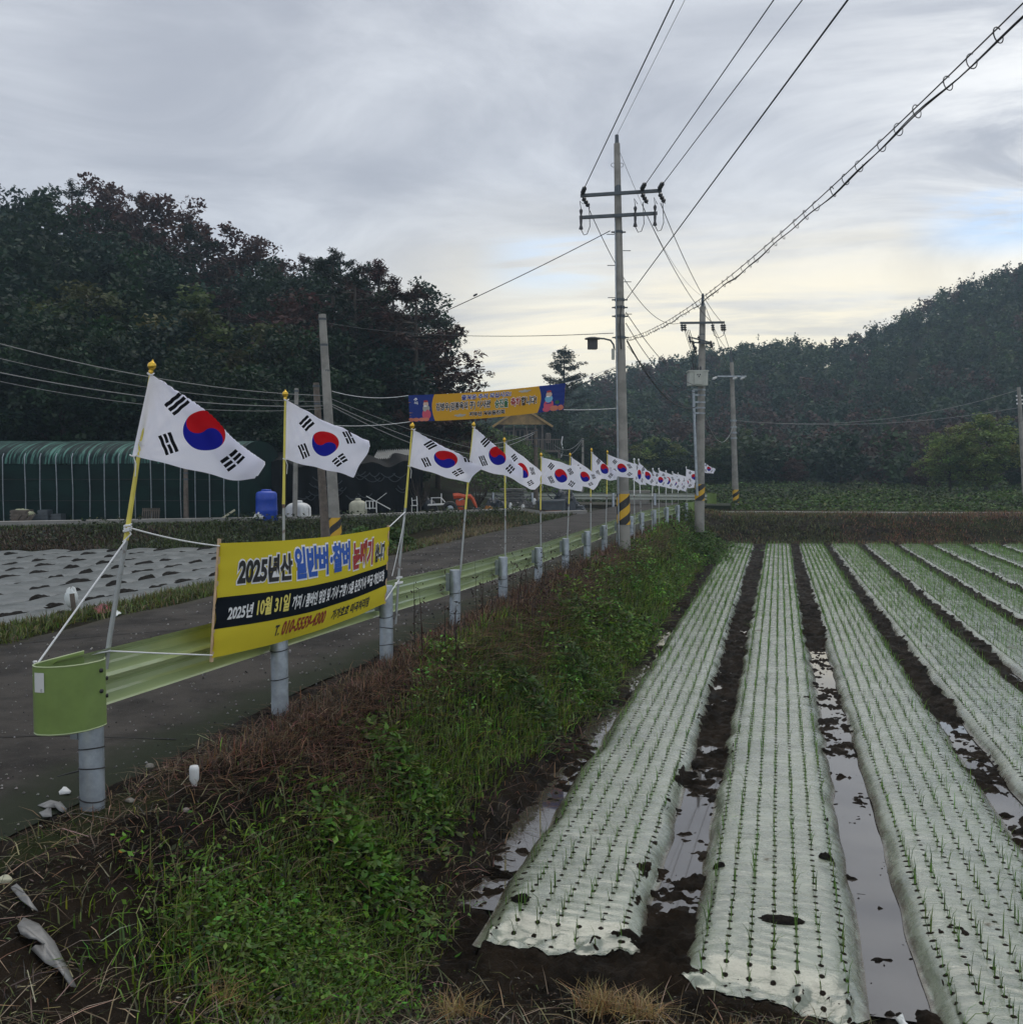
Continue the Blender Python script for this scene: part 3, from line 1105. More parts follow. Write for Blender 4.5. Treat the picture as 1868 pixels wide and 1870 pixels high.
# a few tall plants: by the ditch under the rail, and opposite, beside the road
for cx, cy, r_, h_, m_, c_ in ((-2.75, 11.2, 0.45, 0.42, 900, (0.05, 0.10, 0.016)), (-2.6, 13.5, 0.5, 0.5, 900, (0.05, 0.105, 0.018)), (-3.0, 15.5, 0.5, 0.4, 700, (0.06, 0.10, 0.02)), (-2.7, 38.5, 1.4, 1.0, 2200, (0.055, 0.105, 0.018)), (-2.3, 35.0, 0.8, 0.7, 1200, (0.06, 0.11, 0.018)), (-9.6, 21.5, 0.7, 0.75, 1500, (0.05, 0.105, 0.016)), (-9.4, 23.2, 0.6, 0.6, 1200, (0.05, 0.095, 0.016)), (-10.4, 20.3, 0.6, 0.5, 800, (0.05, 0.09, 0.015)), (-2.75, 6.3, 0.42, 0.24, 1500, (0.075, 0.165, 0.014)), (-2.9, 7.6, 0.4, 0.22, 1200, (0.07, 0.15, 0.014)), (-2.5, 5.2, 0.5, 0.28, 2300, (0.085, 0.19, 0.014)), (-2.75, 4.7, 0.42, 0.26, 1900, (0.085, 0.185, 0.014))):
    x = cx + rng.normal(0, r_ * 0.5, m_); y = cy + rng.normal(0, r_ * 0.7, m_)
    z = gz(x, y) + rng.uniform(0.03, 1, m_) ** 0.8 * h_ * np.exp(-((x - cx) ** 2 + (y - cy) ** 2) / r_ ** 2)
    s_ = 0.035 if cy < 6 else (0.07 if cy < 20 else 0.12)
    wp.append(leaves(np.column_stack((x, y, z)), rng.uniform(0.7, 1.5, m_) * s_, tints(m_, c_, 0.3, 0.15), 0.45, 0.5))
# creepers at the bank behind the mulched field
n = 14000
x = rng.uniform(-33, -9.5, n); y = curb_y(x) + rng.uniform(-6.5, -0.3, n)
ok = (y > 24.5 + 0.52 * (x + 15.2) + 0.3) & (fbm(x * 0.6, y * 0.8, 125, 3) > 0.05) & (curb_y(x) - y > 0.8)
x, y = x[ok], y[ok]
n = len(x)
wp.append(leaves(np.column_stack((x, y, height(x, y) + rng.uniform(0.02, 0.35, n))), rng.uniform(0.06, 0.14, n), tints(n, (0.028, 0.042, 0.013), 0.5), 0.6, 0.5))
# rank green growth between the far path and the foot of the hill
n = 150000
x = rng.uniform(-30, 50, n); y = rng.uniform(54, 100, n)
lump = 0.35 + 1.1 * np.clip(fbm(x * 0.16, y * 0.22, 121, 3) + 0.3, 0, 1)
z = height(x, y) + rng.random(n) ** 0.6 * lump * sm(y, 53, 62)
wp.append(leaves(np.column_stack((x, y, z)), rng.uniform(0.12, 0.30, n), np.where((fbm(x * 0.2, y * 0.2, 123, 2) > 0.1)[:, None], tints(n, (0.035, 0.055, 0.016), 0.4, 0.12), tints(n, (0.058, 0.100, 0.022), 0.4, 0.12)), 0.6, 0.5))
stuff("weeds", wp, M['leaf'], "leafy green weeds and creepers covering the banks and waste ground")

# dark dead weed stems standing against the rail
sp = []
for cx, cy, m_ in ((-3.42, 14.2, 26), (-3.3, 15.6, 22), (-3.45, 12.9, 16), (-3.35, 17.2, 14), (-3.5, 9.9, 10)):
    x = cx + rng.normal(0, 0.16, m_); y = cy + rng.normal(0, 0.45, m_)
    P = np.column_stack((x, y, gz(x, y)))
    h = rng.uniform(0.35, 0.95, m_)
    V, F, C = blades(P, h, 0.011, np.abs(rng.normal(0.2, 0.15, m_)), tints(m_, (0.035, 0.018, 0.014), 0.3))
    sp.append((V, F, C))
    tips = np.repeat(P, 9, 0); hh = np.repeat(h, 9)
    Q = tips + np.column_stack((rng.normal(0, 0.05, (len(tips), 2)), hh * rng.uniform(0.35, 1.0, len(tips))))
    sp.append(leaves(Q, rng.uniform(0.03, 0.07, len(Q)), tints(len(Q), (0.035, 0.020, 0.015), 0.4), 0.35, 0.0))
stuff("weed_stalks", sp, M['leaf'], "dark withered stalks standing below the guardrail")

# fallen leaves, straw bits and chaff lying on the near ground
lp = []
P = scatter(30000, -3.95, 1.4, 2.5, 9.0, lambda x, y: (1 - sm(x, -2.3, -2.0) * sm(y, 5.7, 6.0)) * (0.3 + 0.7 * sm(fbm(x * 2, y * 2, 131, 3), -0.2, 0.4)))
n = len(P)
tl = tints(n, (0.070, 0.052, 0.032), 0.8, 0.15)
pale = rng.random(n) < 0.06
tl[pale] = tints(pale.sum(), (0.42, 0.40, 0.34), 0.25, 0.05)
gn_ = rng.random(n) < 0.2
tl[gn_] = tints(gn_.sum(), (0.075, 0.085, 0.03), 0.5)
lp.append(leaves(P + np.array((0, 0, 0.018)), rng.uniform(0.008, 0.032, n), tl, rng.uniform(0.25, 0.6), 0.8))
P = scatter(2600, -3.95, 1.2, 2.5, 7.5, lambda x, y: (1 - sm(x, -2.3, -2.0) * sm(y, 5.7, 6.0)) * 0.8)
n = len(P)
lp.append(blades(P + np.array((0, 0, 0.02)), rng.uniform(0.05, 0.16, n), rng.uniform(0.004, 0.007, n), rng.uniform(1.5, 3.0, n), tints(n, (0.27, 0.22, 0.14), 0.5), bend=0.5))
stuff("leaf_litter", lp, M['leaf'], "fallen leaves and straw bits scattered over the near slope")

# grit and small pale pebbles on the asphalt
n = 2600
x = -8.3 + 4.3 * rng.random(n) ** 0.7; y = 3.5 * (30 / 3.5) ** rng.random(n)
P = np.column_stack((x, y, 1.30 + 0.035 * (1 - (2 * (x + 8.45) / 4.43 - 1) ** 4) + 0.004))
sz = rng.uniform(0.006, 0.016, n) * np.clip(y / 8, 0.8, 1.8)
k3 = np.array(((0, 1.0), (0.87, -0.5), (-0.87, -0.5)))
V = np.concatenate([np.column_stack((P[:, 0] + sz * k3[j, 0], P[:, 1] + sz * k3[j, 1], P[:, 2])) [:, None] for j in range(3)] + [np.column_stack((P[:, 0], P[:, 1], P[:, 2] + sz * 0.9))[:, None]], 1)
F = (np.arange(n)[:, None, None] * 4 + np.array(((0, 1, 3), (1, 2, 3), (2, 0, 3)))[None]).reshape(-1, 3)
stuff("gravel", [(V.reshape(-1, 3), F, np.repeat(tints(n, (0.20, 0.195, 0.185), 0.7, 0.04), 4, 0))], M['leaf'], "grit and small pale pebbles scattered on the asphalt", False)

# ------------------------------------------------------------------ guardrail along the road
POST_Y = [4.86 + 2.28 * i for i in range(16)]


def post_x(y):
    return -3.87 + 0.6 * float(sm(np.array(y), 29, 40))


def rail_top(y):
    return float(np.interp(y, (4.8, 9.4, 11.8, 16.4, 60), (2.19, 2.10, 2.03, 1.955, 1.94)))


WPROF = [(0.0, -0.175), (0.012, -0.165), (0.075, -0.128), (0.083, -0.112), (0.083, -0.075), (0.075, -0.06), (0.010, -0.022), (0.0, 0.0), (0.010, 0.022), (0.075, 0.06), (0.083, 0.075), (0.083, 0.112), (0.075, 0.128), (0.012, 0.165), (0.0, 0.175)]


def w_beam(mb, ys, xf, zf):
    """corrugated beam: both skins, its humps turned to the road"""
    for off in (0.0, 0.004):
        P = np.array([[(xf(y) - 0.100 - d - off, y, zf(y) - 0.175 + z) for (d, z) in WPROF] for y in ys])
        mb.grid(P, False)
    return mb


gr = thing("guardrail", "pale green corrugated guardrail on grey steel posts along the road", "guardrail", (-3.87, 4.86, 1.2))
ys = axis_pts(((4.72, 39.5, 0.5),))
w_beam(MB(), ys, post_x, rail_top).build("rail_beam", M['rail'], gr)
for i, y in enumerate(POST_Y):
    x, zt = post_x(y), rail_top(y) - (0.22 if i == 0 else 0.02)
    zb = float(gz(x, y)) - 0.25
    mb = MB().lathe((x, y, zb), [(0.070, 0), (0.070, zt - zb - 0.01), (0.066, zt - zb)], 20)
    po = mb.build("post", M['galv'], gr)
    if i < 12:
        for zz in ([0.10, 0.34] if i % 2 else [0.12, 0.24, 0.42]):
            a0 = random.uniform(0, 6)
            ring = [(x + 0.074 * math.cos(a), y + 0.074 * math.sin(a), zt - 0.2 - zz + 0.012 * math.sin(a + a0)) for a in np.linspace(0, 6.283, 20)]
            MB().tube(ring, 0.004, 5, False).build("wire_tie", M['black'], po)
        if i == 0:
            MB().tube([(x - 0.07, y - 0.02, zt - 0.46), (x - 0.13, y - 0.04, zt - 0.475), (x - 0.2, y - 0.05, zt - 0.495)], [0.006, 0.005, 0.003], 5).build("wire_end", M['black'], po)
    mb = MB().box((x - 0.085, y, zt - 0.155), (0.05, 0.09, 0.22))
    mb.build("bracket", M['galv'], gr)
    for dz in (-0.10, -0.21):
        MB().lathe((x - 0.115, y + 0.06, zt + dz), [(0.018, 0), (0.018, 0.014), (0.0, 0.015)], 8, (1, 0, 0)).build("bolt", M['bolt'], gr)
# curled end plate nearest the camera
path = [(-4.005, 4.98), (-4.012, 4.62), (-3.995, 4.545), (-3.94, 4.505), (-3.86, 4.515), (-3.79, 4.56), (-3.735, 4.64), (-3.715, 4.74), (-3.722, 4.80), (-3.745, 4.83)]
path = np.array(path)
tt = np.linspace(0, 1, 60); ss = np.linspace(0, 1, len(path))
cx = np.interp(tt, ss, path[:, 0]); cy = np.interp(tt, ss, path[:, 1])
for _ in range(3):
    cx[1:-1] = (cx[:-2] + cx[2:] + 2 * cx[1:-1]) / 4; cy[1:-1] = (cy[:-2] + cy[2:] + 2 * cy[1:-1]) / 4
dx, dy = np.gradient(cx), np.gradient(cy); L_ = np.hypot(dx, dy)
mb = MB()
for o_ in (0.0, 0.005):
    P = np.array([[(cx[i] + dy[i] / L_[i] * o_, cy[i] - dx[i] / L_[i] * o_, z) for z in np.linspace(1.815, 2.195, 8)] for i in range(60)])
    mb.grid(P)
wing = mb.build("end_plate", M['wing'], gr)
for z in (1.815, 2.195):
    MB().tube([(cx[i] + dy[i] / L_[i] * 0.0025, cy[i] - dx[i] / L_[i] * 0.0025, z) for i in range(60)], 0.005, 6).build("rolled_rim", M['rail'], wing)
MB().tube([(cx[-1], cy[-1], 1.81), (cx[-1], cy[-1], 2.2)], 0.006, 6).build("rolled_rim", M['rail'], wing)
i0, i1 = 19, 25
P = np.array([[(cx[i] + dy[i] / L_[i] * 0.009, cy[i] - dx[i] / L_[i] * 0.009, z) for z in np.linspace(2.055, 2.165, 3)] for i in range(i0, i1)])
P2 = np.array([[(cx[i] - dy[i] / L_[i] * 0.004, cy[i] + dx[i] / L_[i] * 0.004, z) for z in np.linspace(2.06, 2.175, 3)] for i in range(i0, i1)])
MB().grid(P).build("sticker", M['sticker'], wing)
for i, z in ((47, 2.14), (47, 2.02), (54, 1.98), (56, 2.08), (6, 2.13), (9, 2.09)):
    MB().lathe((cx[i] + dy[i] / L_[i] * 0.006, cy[i] - dx[i] / L_[i] * 0.006, z), [(0.012, -0.03), (0.012, 0.010), (0.0, 0.012)], 8, (dy[i], -dx[i], 0)).build("bolt", M['bolt'], wing)
# flared plate at the far end
P = np.array([[(post_x(39.5) - 0.1 + 0.35 * math.sin(a), 39.5 + 0.35 * (1 - math.cos(a)), z) for z in (1.58, 1.94)] for a in np.linspace(0, 2.6, 14)])
MB().grid(P).build("end_plate", M['wing'], gr)

# the second rail, across the bend
g2 = thing("guardrail", "pale guardrail across the far bend, its green end plate beside the third pole", "guardrail", (-8, 52, 1.3))
xs2 = np.linspace(-22.0, -3.3, 30)
mb = MB()
for off in (0, 0.006):
    P = np.array([[(x, 52.2 + 0.04 * x + 0.09 + d + off, 1.98 - 0.175 + z) for (d, z) in WPROF] for x in xs2])
    mb.grid(P)
M['rail_pale'] = mat("pale galvanised rail", (0.42, 0.45, 0.40), 0.35, 0.2, vary=0.15)
mb.build("rail_beam", M['rail_pale'], g2)
for x in np.linspace(-21.5, -3.8, 9):
    MB().lathe((x, 52.2 + 0.04 * x, 0.9), [(0.07, 0), (0.07, 1.05), (0.0, 1.06)], 10).build("post", M['galv'], g2)
P = np.array([[(-3.3 + 0.5 * t, 52.1 + 0.02 - 0.25 * t * t, z) for z in (1.45, 1.98)] for t in np.linspace(0, 1, 8)])
MB().grid(P).build("end_plate", M['wing'], g2)

# ------------------------------------------------------------------ cloth with printing


def flag_mat():
    m, nt, df, tr = cloth_mat("white flag cloth with printed emblem", (0.8, 0.8, 0.8), 0.45)
    uv = nt.nodes.new("ShaderNodeUVMap").outputs[0]
    u, v, _ = sep(nt, uv)
    x, y = u - 0.75, v - 0.5
    th = math.atan(2 / 3); c, s = math.cos(th), math.sin(th)
    col = (0.87, 0.875, 0.97)
    # trigrams on both diagonals
    r1 = x * (-c) + y * s; t1 = x * s + y * c
    r2 = x * (-c) + y * (-s); t2 = x * (-s) + y * c
    def bars(r, t):
        q = (r.abs() - 0.4583).abs()
        on = (q < 0.0208).max((q > 0.0417) * (q < 0.0833)) * (t.abs() < 0.125)
        return on, q
    on1, q1 = bars(r1, t1)
    on2, q2 = bars(r2, t2)
    gap1 = (t1.abs() < 0.0115) * (r1 < 0.0)
    inner = (q2 < 0.03)
    gap2 = (t2.abs() < 0.0115) * (((r2 > 0.0) * inner).max((r2 < 0.0) * inner.inv()))
    black = (on1 * gap1.inv()).max(on2 * gap2.inv())
    col = mixc(nt, black, col, (0.012, 0.012, 0.015))
    # circle: red above, blue below, along an S
    sa = x * c - y * s; na = x * s + y * c
    disc = (x * x + y * y) < 0.0625
    lobe_r = ((sa - 0.125) * (sa - 0.125) + na * na) < 0.015625
    lobe_l = ((sa + 0.125) * (sa + 0.125) + na * na) < 0.015625
    red = ((na > 0.0) * lobe_r.inv()).max(lobe_l)
    disc_c = mixc(nt, red, (0.018, 0.022, 0.30), (0.53, 0.014, 0.020))
    col = mixc(nt, disc, col, disc_c)
    nt.links.new(col, df.inputs[0]); nt.links.new(col, tr.inputs[0])
    return m


M['flag'] = flag_mat()


def flag_cloth(parent, HT, HB, FT, FB, d, dfly, f0, fp, seed, nu=60, nv=36):
    """cloth from the hoist (two survey points at depth d) to the fly; f0, fp: how much of the upper edge folds over behind"""
    rr = np.random.default_rng(seed)
    h3 = [at(*HT, d), at(*HB, d), at(*FT, d + dfly[0]), at(*FB, d + dfly[1])]
    hoist = np.linalg.norm(h3[0] - h3[1])
    u = np.linspace(0, 1, nu); v = np.linspace(0, 1, nv)
    U, Vv = np.meshgrid(u, v, indexing='ij')
    f = f0 * U ** fp
    ve = np.where(Vv < f, f + (f - Vv) * np.minimum(1.0, 0.85 * (1 - f) / np.maximum(f, 1e-3)), Vv)
    back = np.where(Vv < f, 1.0, 0.0) * np.clip((f - Vv) / 0.15, 0, 1)
    edge = np.exp(-((Vv - f) / 0.06) ** 2) * (f > 0.02)
    P = (h3[0] * ((1 - U) * (1 - ve))[..., None] + h3[1] * ((1 - U) * ve)[..., None] + h3[2] * (U * (1 - ve))[..., None] + h3[3] * (U * ve)[..., None])
    a1, a2, a3 = rr.uniform(0, 6.28, 3)
    k = rr.uniform(0.8, 1.7)
    w = hoist * (0.075 * k * np.sin(5.5 * U + 1.8 * ve + a1) * (U ** 0.8) + 0.052 * k * np.sin(10 * U - 3.5 * ve + a2) * U ** 0.7 + 0.026 * np.sin(18 * U + 7 * ve + a3) * U + 0.007 * np.sin(34 * U - 15 * ve + a1) * U)
    # creases running from the two tied corners
    ang = np.arctan2(ve * 1.0, U * 1.5 + 1e-3)
    w = w + hoist * 0.016 * np.sin(ang * 24 + a2) * np.exp(-U * 2.2)
    ang2 = np.arctan2((1 - ve), U * 1.5 + 1e-3)
    w = w + hoist * 0.016 * np.sin(ang2 * 20 + a1) * np.exp(-U * 2.5)
    w = w + hoist * 0.05 * back * (0.5 + U)
    dz = -hoist * 0.035 * np.sin(math.pi * U) * (0.4 + 0.6 * ve)
    dz = dz + hoist * (0.030 * np.sin(7 * U + a2 + 2 * ve) * U + 0.018 * np.sin(15 * U + a3 - 3 * ve) * U)
    dx = hoist * (0.05 * np.sin(4.2 * ve + a1) + 0.025 * np.sin(9 * ve + a3)) * U ** 3
    P = P + FW * w[..., None] + np.array((0, 0, 1.0)) * dz[..., None] + RT * dx[..., None]
    uv = np.stack((U * 1.5, 1 - Vv), 2)
    return grid_mesh("cloth", P, M['flag'], parent, uv=uv)


FL = [
    # tip, hoist top, hoist bottom, fly top, fly bottom, pole foot px, depth, fly depth, fold, label
    ((278, 664), (275, 683), (243, 832), (498, 748), (470, 877), (178, 1335), 6.10, (0.10, 0.0), 0.75, 1.5, "largest national flag, on the leaning pole tied to the rail's curled end plate"),
    ((521, 717), (523, 730), (521, 838), (680, 797), (645, 867), (514, 1180), 8.45, (0.25, 0.0), 0.14, 1.2, "national flag flying above the middle of the yellow roadside banner"),
    ((753, 776), (755, 784), (748, 851), (892, 835), (858, 880), (724, 1120), 10.35, (0.15, 0.1), 0.36, 1.0, "national flag on the pole that holds the yellow roadside banner's far end"),
    ((865, 773), (865, 780), (856, 849), (958, 818), (956, 878), (831, 1130), 12.7, (0.2, 0.0), 0.62, 1.2, "national flag touching the tip of the flag over the yellow banner's far end"),
    ((921, 801), (923, 809), (922, 866), (991, 861), (978, 896), (925, 1090), 14.9, (0.6, 0.9), 0.0, 1.0, "edge-on crumpled national flag with a pointed corner hanging down"),
    ((988, 829), (989, 835), (989, 883), (1060, 852), (1060, 898), (986, 1060), 17.0, (0.0, 0.0), 0.0, 1.0, "flat spread national flag showing all four corner marks in front of a house"),
    ((1041, 829), (1043, 835), (1043, 877), (1099, 871), (1086, 895), (1036, 1036), 19.2, (0.2, 0.2), 0.0, 1.0, "national flag half hidden behind the flat spread flag, left of it in the row"),
    ((1080, 820), (1081, 826), (1081, 872), (1129, 848), (1124, 876), (1077, 1018), 21.4, (0.3, 0.2), 0.45, 1.0, "tall narrow drooping national flag just left of the near concrete pole's flag"),
    ((1109, 824), (1110, 830), (1110, 867), (1162, 848), (1161, 872), (1107, 1003), 23.2, (-0.3, -0.3), 0.0, 1.0, "national flag crossing in front of the near concrete utility pole"),
    ((1158, 838), (1158, 843), (1156, 876), (1180, 855), (1177, 887), (1158, 990), 25.7, (0.3, 0.3), 0.2, 1.0, "national flag just right of the near concrete utility pole, mostly overlapped"),
    ((1166, 839), (1167, 844), (1166, 877), (1199, 864), (1197, 887), (1173, 980), 27.8, (0.3, 0.2), 0.3, 1.0, "national flag second beyond the near concrete utility pole, red and blue disc uncovered"),
    ((1192, 856), (1193, 859), (1192, 884), (1222, 870), (1217, 890), (1190, 970), 30.0, (0.3, 0.2), 0.2, 1.0, "national flag third beyond the near concrete utility pole, disc partly covered"),
    ((1203, 856), (1204, 859), (1203, 884), (1236, 870), (1232, 894), (1204, 962), 32.2, (0.3, 0.2), 0.0, 1.0, "national flag with a full red top in the packed middle of the far row"),
    ((1216, 860), (1217, 863), (1216, 888), (1247, 874), (1243, 896), (1216, 957), 34.4, (0.3, 0.2), 0.0, 1.0, "national flag squeezed between full flags in the packed far row"),
    ((1228, 862), (1229, 864), (1228, 889), (1257, 872), (1252, 898), (1227, 951), 36.4, (0.2, 0.2), 0.0, 1.0, "lowest hanging national flag near the far end of the packed row"),
    ((1238, 864), (1239, 866), (1238, 888), (1268, 874), (1266, 891), (1238, 946), 38.6, (0.2, 0.2), 0.0, 1.0, "national flag overlapped by the lone higher flag near the transformer pole"),
    ((1253, 853), (1253, 856), (1252, 878), (1283, 865), (1281, 882), (1255, 940), 40.5, (0.0, 0.0), 0.0, 1.0, "small national flag with a clear disc just left of the transformer pole's foot"),
    ((1285, 838), (1284, 843), (1284, 862), (1306, 852), (1303, 865), (1285, 905), 43.5, (0.3, 0.3), 0.3, 1.0, "small crumpled national flag just right of the transformer pole's stripes"),
]
POLE_AT = []
for i, (tip, HT, HB, FT, FB, foot, d, df_, f0, fp, lab) in enumerate(FL):
    root_p = at(*foot, d)
    zg = float(gz(root_p[0], root_p[1]))
    t = thing("national_flag", lab, "flag", root_p, "national flags in a row along the guardrail")
    tp = at(*tip, d)
    up_ = (tp - root_p)
    top_of_rod = root_p + up_ * 0.985
    split = root_p + up_ * (0.52 if i == 0 else 0.56)
    r0 = 0.013 if i else 0.016
    bow = np.array((0.012, 0, 0)) * (1 if i % 2 else -1)
    mid = (root_p + split) / 2 + bow
    low = root_p + (root_p - split) * 0.10
    MB().tube([low, mid, split + up_ * 0.01], [r0, r0 * 0.98, r0 * 0.95], 10).build("lower_pole", M['galv_pole'], t)
    MB().tube([split, (split + top_of_rod) / 2, top_of_rod], [r0 * 1.05, r0 * 0.8, r0 * 0.6], 10).build("upper_pole", M['yellow_pole'] if i < 9 else M['mesh_white'], t)
    ax = up_ / np.linalg.norm(up_)
    R_ = 0.025
    MB().lathe(top_of_rod, [(0.010, -0.03), (0.016, -0.012), (0.011, -0.004), (0.020, 0.002), (R_, 0.014), (R_ * 1.06, 0.024), (R_ * 0.9, 0.036), (0.012, 0.046), (0.006, 0.052), (0.004, 0.060), (0.0, 0.062)], 14, ax).build("finial", M['gold'] if i < 9 else M['mesh_white'], t)
    flag_cloth(t, HT, HB, FT, FB, d - 0.02, df_, f0, fp, 100 + i, nu=60 if i < 9 else 30, nv=36 if i < 9 else 18)
    hb = at(*HB, d - 0.02)
    mb = MB()
    for q in (hb, at(*HT, d - 0.02)):
        ring = [q + np.array((0.02 * math.cos(a), 0.02 * math.sin(a), 0.006 * math.sin(2 * a))) for a in np.linspace(0, 6.283, 10)]
        mb.tube(ring, 0.004, 5, False)
    mb.tube([hb, hb + np.array((0.02, 0, -0.05)), hb + np.array((0.012, 0, -0.13))], 0.003, 5)
    mb.build("tie_string", M['rope'], t)
    POLE_AT.append((root_p, split, tp))


# ------------------------------------------------------------------ lettering
_txt = {}


def glyphs(s, bold=0.0, shear=0.0, space=1.0):
    """filled outline of a line of writing, scaled to a unit box"""
    key = (s, bold, shear, space)
    if key in _txt:
        return _txt[key]
    cu = bpy.data.curves.new("lettering", 'FONT')
    cu.body = s
    cu.fill_mode = 'FRONT'
    cu.resolution_u = 3
    cu.offset = bold
    cu.shear = shear
    cu.space_character = space
    ob = bpy.data.objects.new("lettering", cu)
    COL.objects.link(ob)
    dg = bpy.context.evaluated_depsgraph_get()
    me = bpy.data.meshes.new_from_object(ob.evaluated_get(dg))
    V = np.array([v.co[:2] for v in me.vertices])
    F = [tuple(p.vertices) for p in me.polygons]
    bpy.data.objects.remove(ob)
    bpy.data.curves.remove(cu)
    bpy.data.meshes.remove(me)
    _txt[key] = (V, F)
    return V, F


def print_on(mb, surf, s, u0, u1, v0, v1, bold=0.02, shear=0.0, lift=0.003, ref=None, space=1.0):
    """write s inside the box u0..u1, v0..v1 (v downwards) of the surface surf(u, v, lift)"""
    V, F = glyphs(s, bold, shear, space)
    B, _ = glyphs(s, ref if ref is not None else bold, shear, space)
    lo, hi = B.min(0), B.max(0)
    q = (V - lo) / (hi - lo)
    U = u0 + (u1 - u0) * q[:, 0]
    Vv = v1 - (v1 - v0) * q[:, 1]
    mb.add(surf(U, Vv, lift), F)
    return mb


# ------------------------------------------------------------------ yellow roadside banner


def patch(TL, TR, BR, BL, sag_t, sag_b, belly, seed, wav):
    nrm = np.cross(np.array(TR) - TL, np.array(BL) - TL); nrm /= np.linalg.norm(nrm)
    if np.dot(nrm, FW) > 0: nrm = -nrm

    def surf(u, v, lift=0.0):
        u = np.asarray(u, float)[..., None]; v = np.asarray(v, float)[..., None]
        P = TL * (1 - u) * (1 - v) + TR * u * (1 - v) + BR * u * v + BL * (1 - u) * v
        s = np.sin(np.pi * np.clip(u, 0, 1))
        P = P - np.array((0, 0, 1.0)) * s * (sag_t * (1 - v) + sag_b * v)
        w = belly * s * np.sin(np.pi * np.clip(v, 0, 1)) + wav * (np.sin(9 * u + 5 * v + seed) + 0.6 * np.sin(23 * u - 7 * v + 2 * seed)) * s
        # tension creases near the short ends
        w = w + wav * 1.0 * np.sin(v * 31 + u * 20) * (np.exp(-u * 14) + np.exp(-(1 - u) * 14))
        return P + nrm * (w + lift)
    return surf


def banner(parent, surf, m, nu=70, nv=24):
    u = np.linspace(0, 1, nu); v = np.linspace(0, 1, nv)
    U, V = np.meshgrid(u, v, indexing='ij')
    return grid_mesh("cloth", surf(U, V), m, parent)


D0, D1 = 6.85, 9.95
TL, TR, BR, BL = at(401, 992, D0), at(711, 962, D1), at(704, 1101, D1), at(388, 1202, D0)
bsurf = patch(TL, TR, BR, BL, 0.035, 0.055, 0.05, 1.3, 0.007)
bn = thing("roadside_banner", "yellow cloth banner with a black band, tied between two flag poles", "banner", (TL + BR) / 2)
for nm, c in (("cloth_yellow", (0.66, 0.55, 0.045)), ("cloth_black", (0.014, 0.018, 0.024))):
    M[nm] = cloth_mat(nm, c, 0.30 if 'yellow' in nm else 0.05)[0]
banner(bn, bsurf, M['cloth_yellow'])
u = np.linspace(0.0, 1, 60); v = np.linspace(0.475, 0.752, 10)
U_, V_ = np.meshgrid(u, v, indexing='ij')
grid_mesh("black_band", bsurf(U_, V_ + 0.012 * U_, 0.002), M['cloth_black'], bn)
INK = {k_: mat("printed " + k_, c_, 0.6) for k_, c_ in (("black", (0.012, 0.012, 0.014)), ("white", (0.80, 0.81, 0.83)), ("blue", (0.012, 0.085, 0.42)), ("red", (0.36, 0.025, 0.03)), ("yellow", (0.78, 0.68, 0.16)), ("dark_red", (0.27, 0.025, 0.012)), ("navy", (0.02, 0.04, 0.22)), ("green", (0.02, 0.13, 0.05)), ("pink", (0.55, 0.07, 0.12)), ("skin", (0.60, 0.42, 0.33)), ("sky", (0.16, 0.42, 0.62)), ("peach", (0.55, 0.17, 0.10)), ("pale", (0.36, 0.36, 0.33)), ("indigo", (0.028, 0.05, 0.24)))}
line1 = [("2025년산", 0.075, 0.330, 0.125, 0.385, "black"), ("일반벼·찰벼", 0.345, 0.685, 0.075, 0.395, "blue"), ("논떼기", 0.700, 0.866, 0.10, 0.425, "red"), ("삽니다", 0.878, 0.965, 0.185, 0.415, "black")]
for s, u0, u1, v0, v1, c in line1:
    print_on(MB(), bsurf, s, u0, u1, v0, v1, 0.100, 0.12, 0.004, 0.045).build("lettering_outline", INK["white"], bn)
    print_on(MB(), bsurf, s, u0, u1, v0, v1, 0.045, 0.12, 0.007).build("lettering", INK[c], bn)
line2 = [("2025년", 0.045, 0.150, 0.555, 0.690, "white"), ("10월 31일", 0.165, 0.318, 0.520, 0.690, "yellow"), ("까지 / 콤바인 영업 및 기사 구함 / 5톤 운전기사 월급 개인요망", 0.330, 0.968, 0.545, 0.690, "white")]
for s, u0, u1, v0, v1, c in line2:
    print_on(MB(), bsurf, s, u0, u1, v0, v1, 0.034, 0.12, 0.006).build("lettering", INK[c], bn)
for s, u0, u1, v0, v1, c in (("T.", 0.262, 0.284, 0.815, 0.920, "black"), ("010-5559-4300", 0.298, 0.548, 0.790, 0.930, "dark_red"), ("가가호호 미곡처리장", 0.590, 0.858, 0.815, 0.935, "black")):
    print_on(MB(), bsurf, s, u0, u1, v0, v1, 0.036, 0.25, 0.004).build("lettering", INK[c], bn)
for u_, ext in ((0.004, 0.03), (0.996, 0.015)):
    a, b = bsurf(np.array(u_), np.array(0.0), -0.012), bsurf(np.array(u_), np.array(1.0), -0.012)
    d = (b - a) / np.linalg.norm(b - a)
    MB().beam(a - d * ext, b + d * ext, 0.022, 0.018).build("stick", M['wood'], bn)


def rope(pts, r, label, sag=0.0, n=14, name="rope", m=None, cat="rope", group="white ropes tying the banners"):
    pts = [np.array(p, float) for p in pts]
    if len(pts) == 2:
        t = np.linspace(0, 1, n)[:, None]
        Q = pts[0] * (1 - t) + pts[1] * t
        Q[:, 2] -= (4 * sag * t * (1 - t))[:, 0]
        pts = Q
    mb = MB().tube(pts, r, 6)
    o = mb.build(name, m or M['rope'], None, pts[0])
    return tag(o, label, cat, group)


f1 = lambda y: at(np.interp(y, (664, 1335), (278, 178)), y, 6.08)
f3 = lambda y: at(np.interp(y, (776, 1120), (753, 724)), y, 10.30)


